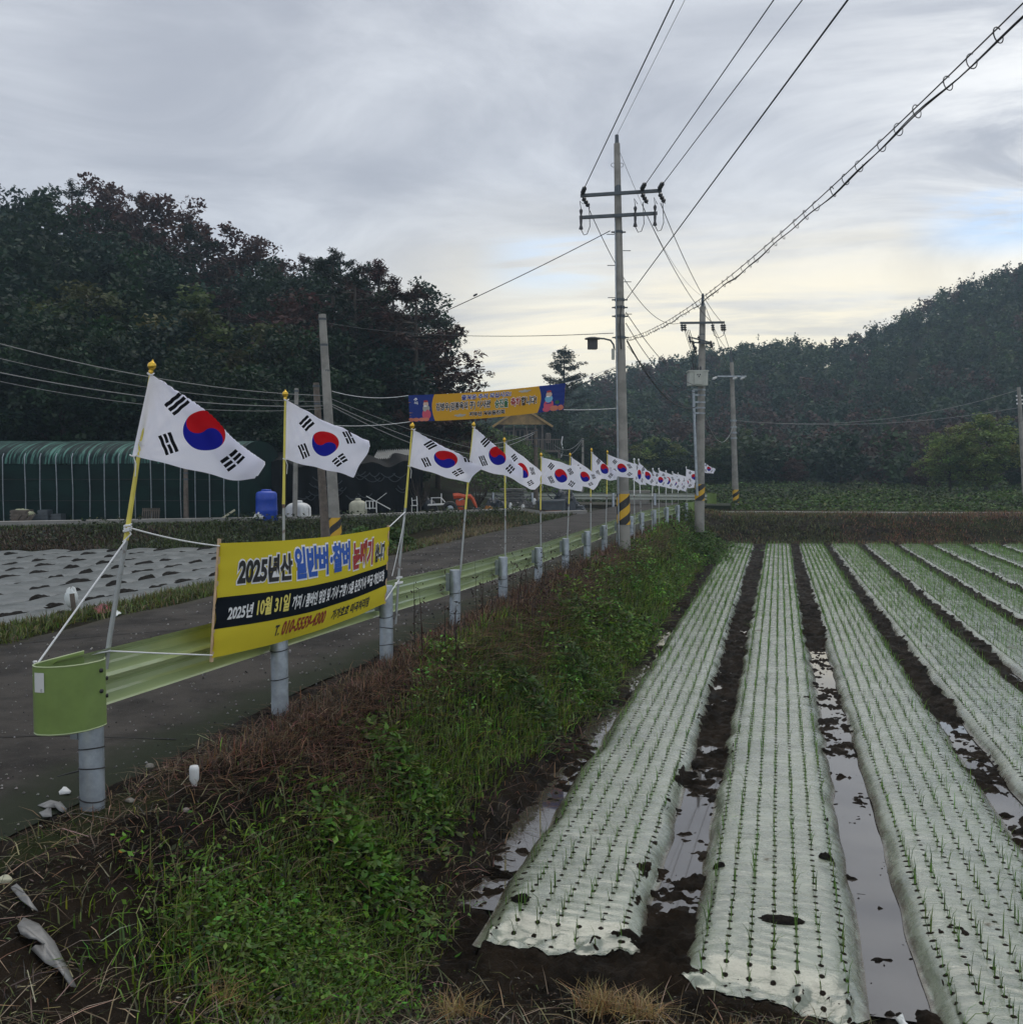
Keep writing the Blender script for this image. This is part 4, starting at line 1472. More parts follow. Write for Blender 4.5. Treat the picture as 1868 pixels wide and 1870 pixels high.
def knot(mb, c, r):
    for k_ in range(3):
        a0 = random.uniform(0, 3)
        mb.tube([np.array(c) + np.array((r * math.cos(a), r * math.sin(a), 0.006 * k_ + 0.008 * math.sin(a + a0))) for a in np.linspace(0, 6.283, 12)], 0.005, 5, False)


rope([f1(963), TL + np.array((0, 0, -0.02))], 0.0055, "white rope from the leaning flag pole to the yellow banner's upper near corner", 0.015)
rope([f1(987), at(68, 1213, 5.55)], 0.0055, "white guy rope slanting from the leaning flag pole down to the end plate", 0.0)
o_ = [at(70, 1216, 5.55), at(120, 1203, 5.8), f1(1189), at(285, 1193, 6.4), BL + np.array((0, 0, 0.02))]
rope(o_, 0.0055, "white rope from the end plate past the pole to the yellow banner's lower corner")
rope([f3(935), TR + np.array((0, 0, 0.0))], 0.0055, "short white rope at the yellow banner's upper far corner", 0.0)
rope([f3(1058), BR + np.array((0, 0, 0.03))], 0.0055, "short white rope from the rail post to the yellow banner's lower far corner", 0.0)
rope([f3(945), at(716, 1052, 10.2)], 0.004, "thin white cord hanging beside the pole at the yellow banner's far end", 0.02)
mb = MB()
knot(mb, f1(963), 0.022); knot(mb, f1(970), 0.022)
mb.tube([f1(965), f1(975) + np.array((0.03, 0, 0)), f1(990) + np.array((-0.02, 0, 0.0))], 0.005, 5)
tag(mb.build("rope_knot", M['rope'], None, f1(963)), "white rope knot wound round the leaning flag pole", "rope knot", "white rope knots")
mb = MB(); c_ = at(68, 1213, 5.55)
for k_ in range(5):
    mb.tube([c_ + np.array((random.uniform(-.02, .02), random.uniform(-.02, .02), 0.02)), c_ + np.array((random.uniform(-.03, .03), -0.01, 0)), c_ + np.array((random.uniform(-.02, .03), -0.015, random.uniform(-0.07, -0.03)))], 0.006, 5)
tag(mb.build("rope_knot", M['rope'], None, c_), "frayed white knot on the curled end plate's rim", "rope knot", "white rope knots")
mb = MB(); knot(mb, f3(1056), 0.03); knot(mb, f3(1066), 0.04)
tag(mb.build("rope_knot", M['rope'], None, f3(1056)), "white rope knot round the rail post at the banner's far end", "rope knot", "white rope knots")

# ------------------------------------------------------------------ banner stretched over the road
D0, D1 = 26.3, 24.6
TL, TR, BR, BL = at(746, 722, D0), at(1033, 699.5, D1), at(1029.5, 748, D1), at(748.5, 770, D0)
osurf = patch(TL, TR, BR, BL, 0.05, 0.06, 0.03, 0.4, 0.016)
ob_ = thing("overhead_banner", "long orange banner with blue ends strung high across the road", "banner", (TL + BR) / 2)
M['cloth_gold'] = cloth_mat("orange gold banner cloth", (0.60, 0.33, 0.035), 0.3)[0]
M['cloth_blue'] = cloth_mat("deep blue banner cloth", (0.035, 0.06, 0.27), 0.25)[0]
banner(ob_, osurf, M['cloth_gold'], 90, 16)
for ua, ub, curve in ((0.0, 0.165, 0.022), (1.0, 0.848, -0.022)):
    s_ = np.linspace(0, 1, 12); v = np.linspace(0, 1, 14)
    V_, S_ = np.meshgrid(v, s_, indexing='ij')
    end = ub + curve * (2 * (V_ - 0.5) ** 2 * 1.6 - 0.4)
    grid_mesh("end_panel", osurf(ua + (end - ua) * S_, V_, 0.006), M['cloth_blue'], ob_)
inks = {}
OV = [("즐거운 추석 되십시오!", 0.355, 0.672, 0.08, 0.275, "navy")]
OV += [(s, u0, u1, 0.335, 0.665, c) for s, u0, u1, c in (("김병우(김종욱의 子) 이사관", 0.185, 0.545, "black"), ("승진을", 0.572, 0.655, "green"), ("축하", 0.673, 0.734, "red"), ("합니다!", 0.737, 0.830, "black"))]
OV += [("재부산 거유동친회", 0.405, 0.632, 0.735, 0.905, "black")]
for s, u0, u1, v0, v1, c in OV:
    print_on(MB(), osurf, s, u0, u1, v0, v1, 0.080, 0.0, 0.008, 0.035).build("lettering_outline", INK["white"], ob_)
    print_on(MB(), osurf, s, u0, u1, v0, v1, 0.035, 0.0, 0.013).build("lettering", INK[c], ob_)
print_on(MB(), osurf, "추", 0.035, 0.062, 0.10, 0.22, 0.02, 0.0, 0.012).build("lettering", INK["white"], ob_)
print_on(MB(), osurf, "석", 0.035, 0.062, 0.24, 0.36, 0.02, 0.0, 0.012).build("lettering", INK["white"], ob_)


def blob(mb, cu, cv, ru, rv, lift, n=18):
    a = np.linspace(0, 2 * np.pi, n, endpoint=False)
    MB().add(osurf(cu + ru * np.cos(a), cv + rv * np.sin(a), lift), [tuple(range(n))]).build("printed_shape", INK[mb], ob_)


I = lambda k_: k_
# plain painted decoration at both ends: figures in festive dress and red fruit
for (cu, sk, ja) in ((0.118, "pink", "pale"), (0.905, "pink", "sky")):
    blob(I(sk), cu, 0.74, 0.030, 0.20, 0.010); blob(I(ja), cu, 0.52, 0.024, 0.14, 0.013); blob(I("skin"), cu, 0.36, 0.018, 0.10, 0.016); blob(I("red"), cu, 0.25, 0.015, 0.04, 0.018); blob(I("white"), cu - 0.004, 0.43, 0.012, 0.03, 0.019)
for cu, ru in ((0.012, 0.018), (0.045, 0.022), (0.085, 0.022), (0.115, 0.02)):
    blob(I("peach"), cu, 0.93, ru, 0.07, 0.014)
for cu, ru, c in ((0.895, 0.024, "pink"), (0.94, 0.028, "peach"), (0.98, 0.018, "peach")):
    blob(I(c), cu, 0.90, ru, 0.10, 0.014)
blob(I("green"), 0.958, 0.68, 0.014, 0.07, 0.012)
for cu, cv in ((0.345, 0.83), (0.755, 0.12)):
    for k_ in range(-2, 3):
        blob(I("pale"), cu + k_ * 0.013, cv + 0.02 * (k_ % 2), 0.013, 0.055 - 0.013 * abs(k_), 0.009)

# ------------------------------------------------------------------ utility poles


def stripe_mat():
    m = bpy.data.materials.new("yellow and black hazard wrap")
    m.use_nodes = True
    nt = m.node_tree
    b = nt.nodes["Principled BSDF"]
    uv = nt.nodes.new("ShaderNodeUVMap").outputs[0]
    u, v, _ = sep(nt, uv)
    f = ((v - u * 0.15) * 2.9).fract()
    c = mixc(nt, f < 0.5, (0.62, 0.36, 0.015), (0.015, 0.015, 0.016))
    c = mixc(nt, noise(nt, nt.nodes.new("ShaderNodeTexCoord").outputs["Object"], 9, 5, 0.6).smooth(0.55, 0.7) * 0.35, c, (0.2, 0.19, 0.17))
    nt.links.new(c, b.inputs["Base Color"])
    b.inputs["Roughness"].default_value = 0.5
    return m


M['stripe'] = stripe_mat()


def line(a, b, z=None):
    return lambda t: a + (b - a) * t


def wrap(parent, a, b, r, h0, h1, n=20):
    """striped sheet wound round the pole between heights h0 and h1 (fractions of a-b)"""
    p0, p1 = a + (b - a) * h0, a + (b - a) * h1
    L = np.linalg.norm(p1 - p0)
    # seen side first: start angle behind
    th = np.linspace(0, 2 * np.pi, n + 1) + math.pi / 2
    P = np.array([[p + np.array((r * math.cos(t), r * math.sin(t), 0)) for p in (p0, p1)] for t in th])
    uv = np.array([[(k / n * 4.0, 0), (k / n * 4.0, L / 0.42 / 2.9)] for k in range(n + 1)])
    return grid_mesh("hazard_stripes", P, M['stripe'], parent, uv=uv)


def pole_part(parent, a, b, r0, r1, m=None, nm="shaft"):
    return MB().tube([a, a + (b - a) * 0.33, a + (b - a) * 0.66, b], list(np.linspace(r0, r1, 4)), 20).build(nm, m or M['concrete'], parent)


def insulator(mb, p, d, L=0.28, r=0.045):
    d = np.array(d, float); d /= np.linalg.norm(d)
    prof = [(0.012, 0)]
    for k in range(3):
        h = L * (0.18 + 0.25 * k)
        prof += [(0.018, h), (r, h + L * 0.06), (r * 0.9, h + L * 0.12), (0.018, h + L * 0.17)]
    prof += [(0.014, L)]
    mb.lathe(p, prof, 10, d)


# near pole
D = 23.8
pa, pb = at(1140, 1022, D), at(1126.5, 262, D + 0.1)
P1 = thing("utility_pole", "near concrete utility pole with street lamp, two crossarms and hazard stripes", "utility pole", pa)
pole_part(P1, pa - np.array((0, 0, 0.2)), pb, 0.165, 0.075)
f = lambda y: pa + (pb - pa) * ((1022 - y) / (1022 - 262.0))
pole_part(P1, f(352), f(246), 0.088, 0.045, M['steel_dark'], "top_extension")
wrap(P1, pa, pb, 0.162, (1022 - 958) / 760.0, (1022 - 902) / 760.0)
for (xa, ya, xb, yb, nm) in ((1060, 357, 1208, 347.5, "crossarm"), (1058, 397, 1200, 389, "crossarm")):
    a, b = at(xa, ya, D - 0.12), at(xb, yb, D - 0.12)
    MB().beam(a, b, 0.075).build(nm, M['steel_dark'], P1)
mb = MB()
toward = np.array((0.45, -0.9, 0.0)); away = np.array((0.05, 1, -0.35))
for (x, y) in ((1063, 356), (1171, 349), (1203, 348)):
    p = at(x, y, D - 0.12)
    for q_, d_, l_ in ((p + np.array((0, 0, 0.03)), (0.28, -0.75, 0.10), 0.42), (p - np.array((0, 0, 0.03)), (0.20, 0.75, -0.32), 0.45)):
        mb = MB(); insulator(mb, q_, d_, l_, 0.06); mb.build("strain_insulator", M['porcelain'], P1)
mb = MB()
for (x, y) in ((1061, 397), (1160, 392), (1196, 390)):
    p = at(x, y, D - 0.2); mb = MB()
    mb.lathe(p + np.array((0, 0, 0.16)), [(0.0, 0.05), (0.03, 0.04), (0.045, 0.0), (0.03, -0.06), (0.02, -0.10)], 10)
    mb.lathe(p, [(0.022, 0.1), (0.03, 0.0), (0.035, -0.08), (0.028, -0.18), (0.052, -0.26), (0.05, -0.28)], 10)
    q = p + np.array((0.0, 0, 0.2))
    mb.tube([q, q + np.array((-0.02, -0.05, 0.18)), at(x + 4, 372, D - 0.2)], 0.010, 5)
    mb.tube([p + np.array((0, 0, -0.28)), p + np.array((0.07, 0, -0.42)), p + np.array((0.15, 0.0, -0.40)), p + np.array((0.20, 0.1, -0.20)), p + np.array((0.16, 0.2, 0.35))], 0.010, 5)
    mb.build("cutout_fuse", M['porcelain'], P1)
mb = MB()
for y in (424, 548, 562, 578, 617):
    mb = MB(); p = f(y); r_ = 0.165 - 0.09 * ((1022 - y) / 760.0) + 0.012
    mb.lathe(p, [(r_, -0.03), (r_, 0.03)], 18)
    mb.box(p + RT * (r_ + 0.03), (0.08, 0.04, 0.03), yaw); mb.box(p - RT * (r_ + 0.03), (0.08, 0.04, 0.03), yaw)
    mb.build("band", M['steel_dark'], P1)
mb = MB()
for k_, y in enumerate((428, 458, 485, 515, 544, 574)):
    p = f(y); s_ = 1 if k_ % 2 else -1
    MB().tube([p + RT * s_ * 0.1, p + RT * s_ * 0.29], 0.010, 6).build("climbing_step", M['steel_dark'], P1)
mb = MB()
side = -RT * 0.155 - FW * 0.06
mb.tube([f(952) + side * 1.05 + RT * 0.06, f(860) + side + RT * 0.05, f(742) + side + RT * 0.07, f(650) + side * 0.8 + RT * 0.06, f(625) + side * 0.6 + RT * 0.06], 0.022, 7)
mb.tube([f(640) - FW * 0.14, f(600) - FW * 0.135 - RT * 0.03, f(560) - FW * 0.13 + RT * 0.02], 0.014, 6)
mb.build("riser_cable", M['black'], P1)
MB().tube([f(1005) - RT * 0.14 - FW * 0.14, f(700) - RT * 0.115 - FW * 0.12, f(400) - RT * 0.085 - FW * 0.08], 0.016, 6).build("conduit", M['galv'], P1)
mb = MB().box(f(648) - RT * 0.19 - FW * 0.05, (0.07, 0.10, 0.26), yaw)
mb.build("control_box", M['box_grey'], P1)
mb = MB()
for sgn in (-1, 1):
    c_ = f(301) + RT * sgn * 0.10
    mb.tube([c_ + RT * 0.05 * math.cos(a) + np.array((0, 0, 0.05 * math.sin(a))) for a in np.linspace(0, 6.283, 14)], 0.006, 5, False)
mb.build("wire_ring", M['wire'], P1)
# street lamp on its bent arm
base = f(640) - RT * 0.15
arm = [base, f(630) - RT * 0.17, f(622) - RT * 0.24, f(619) - RT * 0.40, f(618.5) - RT * 0.52]
la = MB().tube(arm, 0.022, 8).build("lamp_arm", M['steel_dark'], P1)
hd = at(1082, 628, D - 0.05)
top_ = hd + np.array((0, 0, 0.13))
mb = MB().box(hd - np.array((0, 0, 0.0)), (0.21, 0.19, 0.25), yaw + 0.15)
mb.lathe(top_, [(0.20, -0.012), (0.19, 0.01), (0.10, 0.035), (0.0, 0.045)], 16)
mb.tube([arm[-1], top_ + RT * 0.1], 0.03, 8)
mb.build("lamp_head", M['shade'], P1)

# pole with the transformer
D = 37.4
pa, pb = at(1277, 962, D), at(1283, 560, D + 0.1)
P2 = thing("utility_pole", "middle utility pole carrying a grey transformer box and a thin side conduit", "utility pole", pa)
f2 = lambda y: pa + (pb - pa) * ((962 - y) / 402.0)
pole_part(P2, pa - np.array((0, 0, 0.2)), pb, 0.19, 0.11)
pole_part(P2, f2(612), f2(536), 0.12, 0.045, M['steel_dark'], "top_extension")
wrap(P2, pa, pb, 0.188, (962 - 914) / 402.0, (962 - 884) / 402.0)
MB().beam(at(1242, 589.5, D - 0.15), at(1323, 588.5, D - 0.15), 0.08).build("crossarm", M['steel_dark'], P2)
MB().beam(at(1262, 616, D - 0.15), at(1300, 626, D - 0.15), 0.05).beam(at(1266, 625, D - 0.15), at(1296, 627, D - 0.15), 0.05).build("crossarm", M['steel_dark'], P2)
mb = MB()
for x in (1245, 1250, 1301, 1318, 1322):
    mb = MB(); insulator(mb, at(x, 590, D - 0.15), (0.1, -0.3, -0.9), 0.36, 0.07); mb.build("strain_insulator", M['porcelain'], P2)
for x, y in ((1258, 612), (1264, 620), (1268, 630), (1297, 622), (1275, 612)):
    mb = MB(); insulator(mb, at(x, y, D - 0.2), (0.15, -0.2, -0.6), 0.35, 0.06); mb.build("strain_insulator", M['porcelain'], P2)
mb = MB()
for k_ in range(4):
    mb.tube([at(1250 + k_ * 3, 602, D - .2), at(1256 + 3 * k_, 622, D - .2), at(1262 + 3 * k_, 640, D - .2), at(1266 + 2 * k_, 676, D - .2)], 0.012, 5)
mb.tube([at(1302, 600, D - .2), at(1304, 612, D - .2), at(1312, 617, D - .2), at(1321, 612, D - .2), at(1322, 600, D - .2)], 0.012, 5)
mb.build("jumper_wire", M['wire'], P2)
c_ = at(1273.5, 692, D - 0.42)
mb = MB().box(c_, (0.70, 0.5, 0.52), yaw).box(c_ + np.array((0.05, -0.27, 0.02)), (0.30, 0.05, 0.46), yaw).box(c_ + np.array((0, 0, 0.285)), (0.76, 0.56, 0.05), yaw)
tr_ = mb.build("transformer", M['box_grey'], P2)
mb = MB()
for dx in (-0.22, 0.02, 0.12):
    mb.lathe(c_ + np.array((dx, -0.1, 0.31)), [(0.05, 0), (0.03, 0.05), (0.045, 0.09), (0.02, 0.16)], 8)
mb.lathe(c_ + np.array((-0.16, 0.1, 0.3)), [(0.02, 0), (0.04, 0.1), (0.02, 0.26), (0.05, 0.3), (0.0, 0.32)], 8)
for dx, dz in ((0.03, 0.14), (0.12, 0.14), (0.08, 0.07), (-0.04, -0.05)):
    mb.box(c_ + np.array((dx, -0.30, dz)), (0.04, 0.02, 0.05), yaw)
mb.build("bushing", M['porcelain'], tr_)
MB().tube([at(1266, 712, D - 0.3), at(1269, 800, D - 0.3), at(1273, 905, D - 0.3)], 0.055, 8).build("conduit", M['galv'], P2)
mb = MB()
for y in (712, 722, 735, 745, 755):
    MB().lathe(f2(y), [(0.165, -0.03), (0.165, 0.03)], 14).box(f2(y) - RT * 0.22 - FW * 0.1, (0.24, 0.05, 0.07), yaw).build("band", M['galv'], P2)

# third pole
D = 56.0
pa, pb = at(1344, 926, D), at(1336, 662, D)
P3 = thing("utility_pole", "far utility pole before the wooded hill, single crossarm, hazard stripes at its foot", "utility pole", pa)
pole_part(P3, pa - np.array((0, 0, 0.3)), pb, 0.19, 0.11)
pole_part(P3, at(1336, 690, D), at(1335, 640, D), 0.11, 0.04, M['steel_dark'], "top_extension")
wrap(P3, pa, pb, 0.187, (926 - 918) / 264, (926 - 894) / 264)
MB().beam(at(1310, 687, D - .2), at(1363, 687, D - .2), 0.08).build("crossarm", M['galv'], P3)
mb = MB()
for x in (1310, 1347, 1361):
    mb = MB(); insulator(mb, at(x, 688, D - .2), (-0.6, -0.3, -0.3), 0.35, 0.08); mb.build("strain_insulator", M['mesh_white'], P3)
mb = MB()
for y in (768, 780, 790, 800):
    MB().lathe(pa + (pb - pa) * ((926 - y) / 264), [(0.18, -0.05), (0.18, 0.05)], 12).build("band", M['galv'], P3)

# pole at the right edge of the view
D = 58.0
pa, pb = at(1874, 924, D), at(1860, 707, D)
P4 = thing("utility_pole", "bare concrete pole with white knob insulators before the big round bush", "utility pole", pa)
pole_part(P4, pa - np.array((0, 0, 0.3)), pb, 0.165, 0.105)
mb = MB()
for y in (723, 730, 737):
    for s_ in (-1, 1):
        c_ = pa + (pb - pa) * ((924 - y) / 217) + RT * s_ * 0.15
        MB().lathe(c_ - np.array((0, 0, 0.05)), [(0.03, 0), (0.05, 0.03), (0.05, 0.07), (0.03, 0.1)], 8).build("knob_insulator", M['mesh_white'], P4)


def plain_pole(lab, foot, top, D, r0, r1, m=None, stripes=None, nm="utility_pole", cat="utility pole"):
    a, b = at(*foot, D), at(*top, D)
    t = thing(nm, lab, cat, a)
    pole_part(t, a - np.array((0, 0, 0.3)), b, r0, r1, m)
    for k_ in range(3):
        q = a + (b - a) * (0.98 - 0.11 * k_)
        MB().lathe(q, [(r1 + 0.012, -0.03), (r1 + 0.012, 0.03)], 12).build("band", M['steel_dark'], t)
    if stripes:
        y0, y1 = stripes
        L = foot[1] - top[1]
        wrap(t, a, b, r0 + 0.002, (foot[1] - y0) / L, (foot[1] - y1) / L)
    return t


plain_pole("tall leaning concrete pole with striped foot behind the yellow roadside banner", (615, 1004), (588.5, 574), 27.0, 0.165, 0.10, None, (996, 945))
plain_pole("short dark wooden pole leaning beside the tall concrete pole", (596, 992), (577, 699), 27.8, 0.13, 0.085, M['old_wood'])
plain_pole("slim grey pole standing before the white water tank", (538, 951), (541.5, 709), 33.0, 0.085, 0.07)
plain_pole("low weathered post before the green netted shed", (340, 954), (339, 850), 33.0, 0.09, 0.07, M['old_wood'])
plain_pole("brown wooden pole in front of the two storey house", (979, 915), (978, 783), 50.0, 0.12, 0.10, M['old_wood'])
plain_pole("thin grey post right of the house holding slack cables", (1064, 912), (1064, 800), 60.0, 0.08, 0.07)


# ------------------------------------------------------------------ overhead wires
def wire(pts, r, label, sag=0.0, m=None, n=24):
    a, b = np.array(pts[0], float), np.array(pts[1], float)
    t = np.linspace(0, 1, n)[:, None]
    Q = a * (1 - t) + b * t
    Q[:, 2] -= (4 * sag * t * (1 - t))[:, 0]
    o = MB().tube(Q, r, 5, True).build("overhead_wire", m or M['wire'], None, a)
    return tag(o, label, "wire", "overhead wires")


def out(pt, d, px, L=2.6):
    """from the pole towards the next support behind the viewer, level, through the sight line of px"""
    a = at(*pt, d)
    r = ray(*px)
    k = (a[2] - EYE) / r[2]
    b = np.array((0, 0, EYE)) + r * k
    return a, a + (b - a) * L


D = 23.75
wire(out((1066, 345), D - 0.4, (1230, 0)), 0.011, "leftmost thick wire rising from the near pole's left arm end")
wire(out((1126, 247), D, (1250, 0)), 0.005, "thinnest wire rising from the near pole's very tip", m=M['wire_grey'])
wire(out((1173, 344), D - 0.4, (1412, 0)), 0.010, "wire rising from the middle insulator of the near pole's upper arm")
wire(out((1206, 341), D - 0.4, (1464, 0)), 0.010, "wire rising from the right end of the near pole's upper arm")
wire(out((1144, 546), D, (1547, 0)), 0.010, "wire rising rightward from the near pole's middle bands")
# bundled cable on its messenger, hung from open rings
A_ = at(1143, 617, 23.7); B_ = at(1868, 5, 5.0); E_ = A_ + (B_ - A_) * 1.8
t = np.linspace(0, 1, 220); Q = A_ + (E_ - A_) * t[:, None]
s_, tb = 1.1, 1 / 1.8
Q[:, 2] += -4 * s_ * (t * (1 - t)) + 4 * s_ * tb * (1 - tb) * t / tb
cb = thing("bundled_cable", "heavy looped cable bundle sweeping from the near pole to the upper right corner", "cable", A_)
MB().tube(Q, 0.0045, 6).build("messenger_wire", M['wire'], cb)
low = Q.copy(); dist = np.concatenate(([0], np.cumsum(np.linalg.norm(np.diff(Q, axis=0), axis=1))))
drop = 0.062 + 0.010 * np.sin(dist * 2.1) + 0.007 * np.sin(dist * 5.3)
low[:, 2] -= np.minimum(drop, 0.03 + dist * 0.05)
low2 = low + np.column_stack((0.008 * np.sin(dist * 1.7), 0 * dist, 0.007 * np.cos(dist * 2.9)))
MB().tube(low, 0.0048, 6).tube(low2, 0.0042, 6).build("cable", M['black'], cb)
for s0 in np.arange(0.5, dist[-1], 0.36):
    i = int(np.searchsorted(dist, s0)); i = min(i, len(Q) - 1)
    c_ = (Q[i] + low[i]) / 2 - np.array((0, 0, 0.008))
    d_ = (Q[min(i + 1, len(Q) - 1)] - Q[i - 1]); d_ /= np.linalg.norm(d_)
    up_ = np.array((0, 0, 1.0)); side = np.cross(d_, up_); side /= np.linalg.norm(side)
    ph = random.uniform(0, 0.9)
    MB().tube([c_ + d_ * 0.034 * math.cos(a + ph) + up_ * 0.040 * math.sin(a + ph) + side * 0.02 * math.sin(a) for a in np.linspace(0.3, 5.6, 14)], 0.0035, 4, False).build("hanger_ring", M['wire'], cb)
# between the near pole and the transformer pole
D2 = 37.3
for (p, q, r_, sg, lb) in (
    ((1075, 380), (1243, 589), 0.010, 0.9, "wire from the near pole's left arm end to the transformer pole"),
    ((1172, 372), (1302, 590), 0.010, 0.35, "wire from the near pole's middle insulator to the transformer pole"),
    ((1206, 370), (1320, 590), 0.010, 0.35, "wire from the near pole's right arm end to the transformer pole"),
    ((1129, 270), (1283, 541), 0.005, 0.6, "thin wire from near the near pole's tip to the transformer pole's tip"),
    ((1143, 570), (1276, 706), 0.010, 0.35, "upper service wire from the near pole to below the transformer box"),
    ((1143, 590), (1274, 716), 0.010, 0.5, "lower service wire from the near pole to below the transformer box"),
    ((1145, 622), (1272, 742), 0.020, 0.6, "thick twisted cable from the near pole to the transformer pole"),
    ((1146, 632), (1270, 755), 0.007, 0.2, "thin cable just under the twisted cable between the two poles"),
):
    wire((at(*p, 23.9), at(*q, D2)), r_, lb, sg)
for (p, q, sg, lb) in (
    ((1304, 604), (1348, 689), 0.4, "left wire from the transformer pole to the far pole's arm"),
    ((1322, 606), (1362, 689), 0.4, "right wire from the transformer pole to the far pole's arm"),
    ((1284, 548), (1335, 642), 0.4, "thin top wire from the transformer pole to the far pole"),
    ((1282, 742), (1340, 774), 1.2, "slack cable drooping from the transformer pole to the far pole"),
):
    wire((at(*p, 37.5), at(*q, 55.8)), 0.012, lb, sg, M['wire_grey'])
wire((at(1344, 768, 55.9), at(1858, 712, 57.9)), 0.014, "upper long wire before the wooded hill, ending at the bare right pole", 0.85, M['wire_grey'])
wire((at(1344, 768, 55.9), at(1861, 744, 57.9)), 0.014, "lower long wire before the wooded hill, ending at the bare right pole", 0.55, M['wire_grey'])
# to the left
wire((at(1114, 421, 23.8), at(604, 656, 27.0)), 0.011, "guy wire slanting from the near pole to the tall leaning concrete pole", 0.12)
c_ = at(1114, 421, 23.8) + (at(604, 656, 27.0) - at(1114, 421, 23.8)) * 0.43 - np.array((0, 0, 0.118))
mb = MB(); mb.lathe(c_ - np.array((0.1, 0, -0.03)), [(0.0, 0), (0.022, 0.02), (0.028, 0.07), (0.022, 0.12), (0.0, 0.14)], 10, (-0.9, 0.1, -0.4))
tag(mb.build("guy_insulator", M['porcelain'], None, c_), "small dark insulator midway along the slanting guy wire", "insulator")
wire((at(1120, 608, 23.8), at(600, 590, 40)), 0.009, "level wire from the near pole into the red-brown pines", 0.25)
wire((at(1124, 672, 23.9), at(900, 740, 48)), 0.008, "faint wire from under the street lamp toward the house", 0.3)
wire((at(606, 714, 27.0), TL), 0.008, "cord from the tall leaning pole to the overhead banner's upper left corner", 0.12, M['rope'])
wire((at(612, 777, 27.0), BL), 0.008, "cord from the tall leaning pole to the overhead banner's lower left corner", 0.05, M['rope'])
wire((TR, at(1128, 668, 23.9)), 0.006, "cord from the overhead banner's upper right corner to the near pole", 0.02, M['rope'])
wire((BR, at(1130, 745, 23.9)), 0.008, "cord from the overhead banner's lower right corner to the near pole", 0.02, M['rope'])
for (p, dp, q, dq, sg, r_, lb) in (
    ((-40, 617), 20, (590, 722), 27, 0.25, 0.011, "topmost wire crossing the dark trees above the largest flag"),
    ((-40, 645), 20, (590, 733), 27, 0.25, 0.007, "thin wire second from the top across the dark trees"),
    ((-40, 672), 20, (592, 741), 27, 0.25, 0.012, "pale thick wire crossing the trees below the thin one"),
    ((-40, 688), 20, (592, 746), 27, 0.3, 0.007, "lowest wire crossing the trees at the largest flag's top"),
    ((606, 738), 27, (905, 835), 48, 0.3, 0.014, "upper cable sloping down behind the second flag to the yard"),
    ((606, 742), 27, (905, 843), 48, 0.4, 0.016, "lower cable sloping down behind the second flag to the yard"),
    ((600, 726), 27, (905, 826), 48, 0.2, 0.009, "thinnest cable sloping down from the tall leaning pole to the yard"),
):
    wire((at(*p, dp), at(*q, dq)), r_, lb, sg, M['wire_grey'])
for (p, dp, q, dq, sg, lb) in (((978, 788), 50, (890, 812), 44, 0.1, "upper drop cable on the brown pole before the house"), ((978, 790), 50, (890, 822), 44, 0.15, "lower drop cable on the brown pole before the house"), ((1012, 812), 58, (1064, 800), 60, 0.5, "upper slack cable between the house balcony and thin post"), ((1012, 818), 58, (1064, 802), 60, 0.7, "lower slack cable between the house balcony and thin post")):
    wire((at(*p, dp), at(*q, dq)), 0.016, lb, sg, M['wire_grey'])

# ------------------------------------------------------------------ mulched field across the road
M['silver'] = mat("silver mulch film", (0.135, 0.148, 0.148), 0.42, 0.0, 0.35, vary=0.22, vscale=3, bump=0.25, bscale=9, rvary=0.1)
M['clod'] = mat("dark soil heap", (0.013, 0.011, 0.009), 0.95, 0.0, 0.1, vary=0.4, vscale=14, bump=0.6, bscale=25)
clods = []
for q in range(4):
    n = 14
    u = np.linspace(0, 1, n); U, V = np.meshgrid(u, u, indexing='ij')
    x = (U - 0.5) * 0.34; y = (V - 0.5) * 0.62
    rr_ = np.clip(1 - ((U - 0.5) * 2) ** 2 - ((V - 0.5) * 2) ** 2, 0, 1)
    z = 0.145 * np.sqrt(rr_) * (0.75 + 0.5 * fbm(x * 9 + q * 7, y * 6, 3, 3)) - 0.04
    x = x * (1 + 0.25 * vnoise(y * 6, x * 4 + q, 5)); 
    P = np.stack((x, y, z), 2).reshape(-1, 3)
    i, j = np.meshgrid(np.arange(n - 1), np.arange(n - 1), indexing='ij'); k = (i * n + j).ravel()
    clods.append(np_mesh("soil_heap", P, np.stack((k, k + 1, k + n + 1, k + n), 1), M['clod']))
STRIP = ["silver mulch strip lying next to the grassy road verge, across the road", "second silver mulch strip from the grassy road verge", "third silver mulch strip from the grassy road verge", "fourth silver mulch strip from the grassy road verge", "fifth silver mulch strip from the grassy road verge", "sixth silver mulch strip from the grassy road verge", "seventh silver mulch strip from the grassy road verge", "eighth silver mulch strip from the grassy road verge", "ninth silver mulch strip from the grassy road verge", "tenth silver mulch strip from the grassy road verge", "eleventh silver mulch strip from the grassy road verge", "silver mulch strip farthest from the road, under the weedy terrace bank"]
